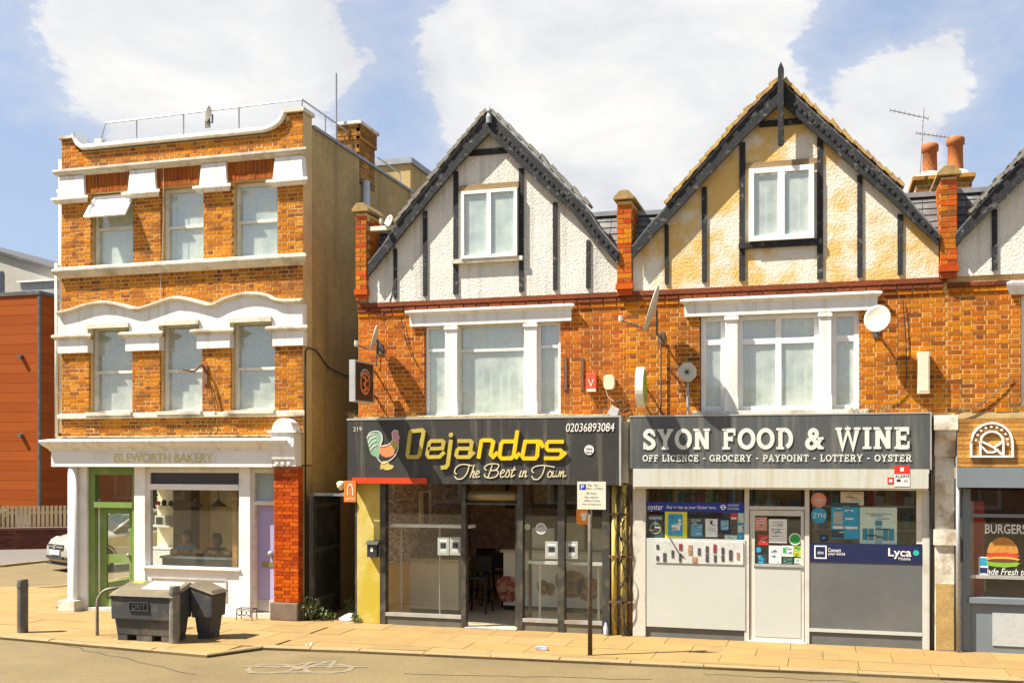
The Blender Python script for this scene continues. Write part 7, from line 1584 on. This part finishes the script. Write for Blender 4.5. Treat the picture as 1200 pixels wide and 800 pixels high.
# litter
def litter(lab, px, py, s, mat, z, seed):
    x, y = G(px, py, z); r = random.Random(seed); n = 8; m = MB()
    m.add([(x + s * math.cos(6.28 * j / n) * r.uniform(.5, 1.1), y + s * math.sin(6.28 * j / n) * r.uniform(.5, 1.1), z + .002) for j in range(n)] + [(x + .5 * s * math.cos(6.28 * j / n), y + .5 * s * math.sin(6.28 * j / n), z + s * r.uniform(.2, .8)) for j in range(n)], [tuple(range(n, 2 * n))] + [(j, (j + 1) % n, n + (j + 1) % n, n + j) for j in range(n)] + [tuple(range(n))[::-1]])
    tag(m.build('litter', mat), lab, 'litter')
litter('crumpled white litter in the gutter', 362, 759, .1, pw, RZ, 1); x, y = G(635, 761); tag(box(x - .08, x + .08, y - .03, y + .03, .006, .05).build('drink_carton', M('carton blue white', (.4, .4, .5, 1), .5, .5, 20)), 'small crushed carton lying on the pavement', 'litter')
x, y = X(710, YF - .1), YF - .1; bt_ = thing('plastic_bottle', 'small blue and white bottle at the foot of the pipes', 'bottle', (x, y, 0)); MB().lathe([(.03, .004), (.035, .02), (.035, .13), (.015, .17), (.015, .2)], (x, y, 0), 10).build('body', M('bottle white', (.6, .65, .7, 1), .3), bt_, smooth=True); MB().lathe([(.017, .2), (.017, .22)], (x, y, 0), 10).build('cap', blue, bt_)
# ================================================================ far left: orange clad block and car
obx, oby = -23.8, YX(46, -23.8); ob_ = thing('orange_clad_building', 'orange panelled modern block across the side street', 'building', (obx - 3, oby, 0)); zt, zb = Z(46, 345, oby), Z(46, 597, oby)
box(obx - 14, obx - .05, oby + .05, oby + 14, zb, zt).build('core', M('dark joint', (.06, .02, .01, 1), .8), ob_)
orm = [M('orange cladding %d' % i, c, .7, .06, 2, .04, 20, spec=.15) for i, c in enumerate(((.27, .058, .006, 1), (.255, .053, .005, 1), (.285, .063, .007, 1)))]
rows = 22; hh = (zt - zb) / rows
for i in range(rows):
    for j in range(3): box(obx - 1.6 * (j + 1) + .01 - .06, obx - 1.6 * j - .01 - .06, oby, oby + .05, zb + i * hh + .004, zb + (i + 1) * hh - .004).build('cladding_panel', orm[(i + j) % 3], ob_)
    for j in range(3): box(obx - .05, obx, oby + .06 + 1.6 * j, oby + .06 + 1.6 * (j + 1) - .02, zb + i * hh + .004, zb + (i + 1) * hh - .004).build('cladding_panel', orm[(i + j + 1) % 3], ob_)
box(obx - .06, obx + .02, oby - .02, oby + .06, zb, zt).build('corner_trim', darkmetal, ob_); box(obx - 14, obx + .04, oby - .04, oby + 14, zt, zt + .12).build('parapet_cap', darkmetal, ob_)
for px, py in ((26, 418), (26, 510)): x, z = P(px, py, oby); MB().lathe([(.07, 0), (.07, -.14)], (x, oby, z), 12, 'y').build('wall_light', darkmetal, ob_)
for px in (45, 30): x = X(px, oby + .6); box(x - .22, x + .22, oby + .5, oby + .95, 0, zb).build('support_column', (M('brown column', (.16, .1, .06, 1), .7), white)[px == 30], ob_)
# cream and grey block rising behind the orange one
gbk = thing('grey_block', 'cream and grey block rising behind the orange building', 'building', (-30, 36, 0)); yg = oby + 7
xr = X(75, yg); z1 = Z(0, 296, yg); z2_ = Z(66, 316, yg)
MB().prism([(X(-90, yg), 0), (xr, 0), (xr, Z(75, 319, yg)), (X(0, yg), z1), (X(-90, yg), Z(-90, 268, yg))], yg, yg + 8).build('wall', M('cream render', (.36, .34, .29, 1), .85, .08), gbk)
MB().prism([(xr + .1, Z(75, 321, yg)), (xr + .1, Z(75, 318, yg)), (X(-90, yg), Z(-90, 266, yg)), (X(-90, yg), Z(-90, 269, yg))], yg - .15, yg + 8.1).build('roof', darkmetal, gbk)
x0, x1, z0, z1 = prect(-12, 4, 318, 346, yg); wn = box(x0, x1, yg - .04, yg, z0, z1).build('window', darkmetal, gbk); box(x0 + .05, x1 - .05, yg - .05, yg - .04, z0 + .05, z1 - .05).build('pane', M('dark pane', (.04, .06, .09, 1), .1), wn)
x0, x1, z0, z1 = prect(24, 75, 330, 346, yg - 1.2); box(x0, x1, yg - 1.2, yg, z0, z1).build('roof_box', M('ribbed grey box', (.3, .31, .29, 1), .6), gbk); box(x0 - .1, x1, yg - 1.3, yg, z1, z1 + .06).build('roof_box_cap', white, gbk)
# low brick wall and slatted fence
wa, wb_ = G(-60, 648), (-20.6, 27.6); lwall = thing('low_brick_wall', 'low dark brick boundary wall across the side street', 'wall', (-22, 26, 0))
def wall_along(a, b, z0, z1, th, off=0):
    a, b = Vector(a), Vector(b); u = (b - a).normalized(); n = Vector((-u.y, u.x)); a = a + n * off; b = b + n * off; m = MB(); m.prism_xy([tuple(a), tuple(b), tuple(b + n * th), tuple(a + n * th)], z0, z1); return m
wa2 = (-26.5, 24.6); wb2 = (-21.3, 27.6); wh = .62
wl_ = wall_along(wa2, wb2, 0, wh - .04, .22).build('wall_core', M('dark mortar', (.17, .12, .09, 1), .9), lwall)
wall_along(wa2, wb2, wh - .04, wh + .03, .3, -.04).build('coping', M('dark brick coping', (.16, .085, .06, 1), .85, .2, 8), lwall)
a_, b_ = Vector(wa2), Vector(wb2); Lw = (b_ - a_).length; u_ = (b_ - a_).normalized(); n_ = Vector((-u_.y, u_.x)); m = MB()
for r_i in range(7):
    s_ = -.1 if r_i % 2 else 0
    while s_ < Lw:
        p0, p1 = a_ + u_ * max(s_, 0), a_ + u_ * min(s_ + .215, Lw); z = .01 + r_i * .081; m.prism_xy([tuple(p0 - n_ * .01), tuple(p1 - n_ * .01), tuple(p1 + n_ * .03), tuple(p0 + n_ * .03)], z, z + .07); s_ += .225
kind(m.build('brickwork', brick_mat('dark purple brickwork', [rgb(96, 52, 44), rgb(120, 66, 52), rgb(80, 46, 42), rgb(108, 62, 50)], False, soot, .2), lwall), 'stuff')
fen = thing('slatted_fence', 'cream slatted timber fence above the low brick wall', 'fence', (-23, 27, 0)); fm = M('cream fence slat', (.55, .46, .28, 1), .7, .1, 4); s_ = 0; k = 0
while s_ < Lw:
    p0 = a_ + u_ * s_ + n_ * .3; m = MB(); m.prism_xy([tuple(p0), tuple(p0 + u_ * .085), tuple(p0 + u_ * .085 + n_ * .02), tuple(p0 + n_ * .02)], .1, 1.3); m.build('fence_slat', fm, fen); s_ += .125
for z in (.4, 1.05): wall_along(wa2, wb2, z, z + .08, .03, .325).build('fence_rail', fm, fen)
bush = thing('roadside_bush', 'leafy bush behind the low brick wall at the left edge', 'bush', (-23.9, 26.6, 0)); bxx, byy = X(8, 27.0), 27.0
kind(leaves(bxx, byy - .35, .85, .55, .3, .5, 420, .07, 12).build('foliage', M('bush leaf', (.16, .15, .035, 1), .7, .4, 9), bush), 'stuff')
for i in range(4): MB().tube([(bxx + .1 * (i - 2), byy - .3, 0), (bxx + .25 * (i - 1.5), byy - .35, .9)], .015, 5, .006).build('stem', rust, bush)
# ---------------------------------------------------------------- car
def make_car(label, loc, heading):
    t = thing('parked_car', label, 'car', loc); t.rotation_euler[2] = heading; ORG[t.name] = (0, 0, 0)
    paint = M('silver car paint', (.40, .385, .33, 1), .3, .03, 2, .02, 30, metal=.35); glassm = M('car glass', (.035, .055, .06, 1), .05, .05, spec=.8); tyre = M('tyre rubber', (.02, .02, .02, 1), .8); trim = M('black trim', (.03, .03, .03, 1), .5); lens = M('headlight lens', (.55, .57, .56, 1), .08, .2, 12, spec=.8)
    # stations along the length, nose at y = -2.1: (y, half width, z low, z shoulder, half width at the top, z top)
    S = [(-2.12, .55, .30, .52, .5, .60), (-2.04, .74, .22, .60, .66, .70), (-1.85, .83, .20, .70, .74, .82), (-1.45, .86, .2, .80, .76, .92), (-1.0, .87, .2, .86, .75, .985), (-.2, .87, .2, .90, .78, 1.0), (.7, .87, .2, .92, .78, 1.02), (1.4, .86, .2, .94, .76, 1.02), (1.85, .82, .22, .93, .70, 1.0), (2.05, .7, .28, .88, .6, .95), (2.1, .55, .34, .8, .5, .85)]
    m = MB(); n = 14; rings = []
    for (y, w, z0, zs, wt, zt) in S:
        r = [(0, z0), (w * .7, z0), (w * .94, z0 + .05), (w, z0 + .2), (w, zs - .12), (w * .985, zs), (wt, zt - .01), (wt * .5, zt + .015)]
        ringp = [(x, y, z) for x, z in r] + [(0, y, zt + .022)] + [(-x, y, z) for x, z in r[:0:-1]]
        rings.append(ringp)
    k = len(rings[0]); vs = [v for r in rings for v in r]; fs = []
    for i in range(len(rings) - 1):
        for j in range(k): fs.append((i * k + j, i * k + (j + 1) % k, (i + 1) * k + (j + 1) % k, (i + 1) * k + j))
    fs += [tuple(range(k)), tuple((len(rings) - 1) * k + j for j in range(k))[::-1]]; m.add(vs, fs); body = m.build('body', paint, t, smooth=True); body.modifiers.new('sub', 'SUBSURF').render_levels = 2
    # cabin: glass house with painted roof and pillars
    R_ = [(-1.0, .72, .96), (-.30, .60, 1.38), (.35, .60, 1.46), (1.2, .58, 1.42), (1.95, .62, .98)]
    m = MB(); vs = []
    for y, w, z in R_: vs += [(-w, y, z), (w, y, z)]
    base = [(-.76, -1.0, .95), (.76, -1.0, .95), (.78, -.3, .96), (.78, .35, .97), (.77, 1.2, .98), (.68, 1.95, .96), (-.68, 1.95, .96), (-.77, 1.2, .98), (-.78, .35, .97), (-.78, -.3, .96)]
    o = len(vs); vs += base
    fs = [(0, 1, 3, 2), (6, 7, 9, 8), (1, o + 2, 3), (3, o + 2, o + 3, 5), (5, o + 3, o + 4, 7), (7, o + 4, o + 5, 9), (0, 2, o + 9), (2, 4, o + 8, o + 9), (4, 6, o + 7, o + 8), (6, 8, o + 6, o + 7), (0, o, o + 1, 1), (1, o + 1, o + 2), (0, o + 9, o), (8, 9, o + 5, o + 6), (2, 3, 5, 4), (4, 5, 7, 6)]
    m.add(vs, fs); m.build('cabin_glass', glassm, t)
    m = MB(); m.add([(-.62, -.34, 1.385), (.62, -.34, 1.385), (.62, .35, 1.475), (-.62, .35, 1.475), (.60, 1.22, 1.44), (-.60, 1.22, 1.44), (-.62, -.34, 1.345), (.62, -.34, 1.345), (.62, .35, 1.435), (-.62, .35, 1.435), (.60, 1.22, 1.40), (-.60, 1.22, 1.40)], [(0, 1, 2, 3), (3, 2, 4, 5), (6, 9, 8, 7), (9, 11, 10, 8), (0, 6, 7, 1), (1, 7, 8, 2), (2, 8, 10, 4), (4, 10, 11, 5), (5, 11, 9, 3), (3, 9, 6, 0)]); m.build('roof', paint, t, bevel=.015)
    for s in (-1, 1):
        for nm, pts in (('front_pillar', [(.75 * s, -1.0, .97), (.62 * s, -.32, 1.39)]), ('door_pillar', [(.785 * s, .3, .97), (.615 * s, .33, 1.46)]), ('rear_pillar', [(.72 * s, 1.9, .98), (.6 * s, 1.2, 1.42)])): MB().tube(pts, .035, 8).build(nm, paint if nm != 'door_pillar' else trim, t, smooth=True)
        MB().tube([(.88 * s, -.62, .97), (.93 * s, -.64, 1.0), (1.0 * s, -.64, 1.0)], .07, 8, .06).build('wing_mirror', paint, t, smooth=True)
        # headlight wraps the corner
        m = MB(); m.add([(.38 * s, -2.075, .60), (.68 * s, -1.98, .62), (.79 * s, -1.75, .70), (.76 * s, -1.72, .82), (.62 * s, -1.92, .755), (.42 * s, -2.03, .70)], [(0, 1, 2, 3, 4, 5)]); q = [(x * .97, y + .06, z) for x, y, z in m.v]; m.add(q, [(5, 4, 3, 2, 1, 0)]); m.f += [(i, (i + 1) % 6, 6 + (i + 1) % 6, 6 + i) for i in range(6)]
        m.v = [(x * 1.03, y - .035, z + .01) for x, y, z in m.v]; m.build('headlight', lens, t)
        box(min(.45 * s, .62 * s), max(.45 * s, .62 * s), -2.1, -2.0, .33, .39).build('fog_lamp', trim, t, bevel=.01)
        for y in (-1.32, 1.28):
            w = MB().lathe([(.19, -.09), (.3, -.09), (.315, -.06), (.315, .06), (.3, .09), (.19, .09)], (.78 * s, y, .315), 28, 'x').build('wheel', tyre, t, smooth=True)
            MB().lathe([(.2, -.02), (.19, .02)], (.87 * s, y, .315), 20, 'x').build('rim', alu, w)
            for q_ in range(5): a = 6.283 * q_ / 5; MB().tube([(.892 * s, y, .315), (.885 * s, y + .18 * math.cos(a), .315 + .18 * math.sin(a))], .022, 6).build('spoke', metal, w)
            MB().tube([(.868 * s, y + .36 * math.cos(math.radians(a)), .315 + .36 * math.sin(math.radians(a))) for a in range(-10, 191, 20)], .02, 6).build('arch_trim', trim, t)
        box(min(.86 * s, .876 * s), max(.86 * s, .876 * s), .05, .2, .78, .81).build('door_handle', paint, t)
    MB().prism([(-.36, .56), (.36, .56), (.42, .68), (-.42, .68)], -2.13, -2.0).build('grille', trim, t); MB().prism([(-.4, .612), (.4, .612), (.41, .645), (-.41, .645)], -2.145, -2.1).build('grille_bar', M('chrome', (.6, .6, .6, 1), .15, metal=.9), t); MB().disc((0, .628), .05, -2.16, -2.1).build('badge', metal, t)
    MB().prism([(-.4, .33), (.4, .33), (.44, .40), (-.44, .40)], -2.14, -2.0).build('lower_intake', trim, t); box(-.26, .26, -2.155, -2.1, .44, .545).build('number_plate', pw, t); MB().box(-.7, .7, -2.06, -1.9, .17, .22).build('front_lip', trim, t, bevel=.02)
    return t
cfx, cfy = G(66, 670, RZ); hd = Vector((-.45, -.89)).normalized(); ctr_ = Vector((cfx, cfy)) - hd * 2.1
make_car('silver hatchback parked across the side street behind the corner column', (ctr_.x, ctr_.y, RZ), math.atan2(hd.y, hd.x) + math.pi / 2)
# ================================================================ terrace across the road, mirrored in the shop glass
tr = thing('opposite_terrace', 'plain brick terrace across the road mirrored in the shop glass', 'building', (-10, -20, 0))
tb = M('terrace brick', (.3, .13, .05, 1), .9, .2, 1, .2, 30); hs = []
for i in range(14):
    x = -66 + i * 6.5
    for z0, z1 in ((.6, 1.9), (2.9, 4.1)):
        for dx in (.8, 3.6): hs.append((x + dx, x + dx + 1.5, z0, z1))
box(-67, 25, -20.4, -20.0, -.3, 4.7).build('wall', tb, tr)
MB().prism_yz([(-19.7, 4.6), (-19.7, 4.75), (-23.5, 6.5), (-27.2, 4.75), (-27.2, 4.6)], -67.3, 25.3).build('roof', slate, tr)
for h in hs:
    w = MB(); a, b, c, d = h
    w.box(a - .15, b + .15, -20, -19.9, c - .15, c); w.box(a - .15, b + .15, -20, -19.9, d, d + .2); w.box(a - .15, a, -20, -19.91, c, d); w.box(b, b + .15, -20, -19.91, c, d); w.box((a + b) / 2 - .04, (a + b) / 2 + .04, -20, -19.93, c, d)
    f = w.build('window', white, tr); box(a, b, -19.985, -19.97, c, d).build('pane', g_dark, f)
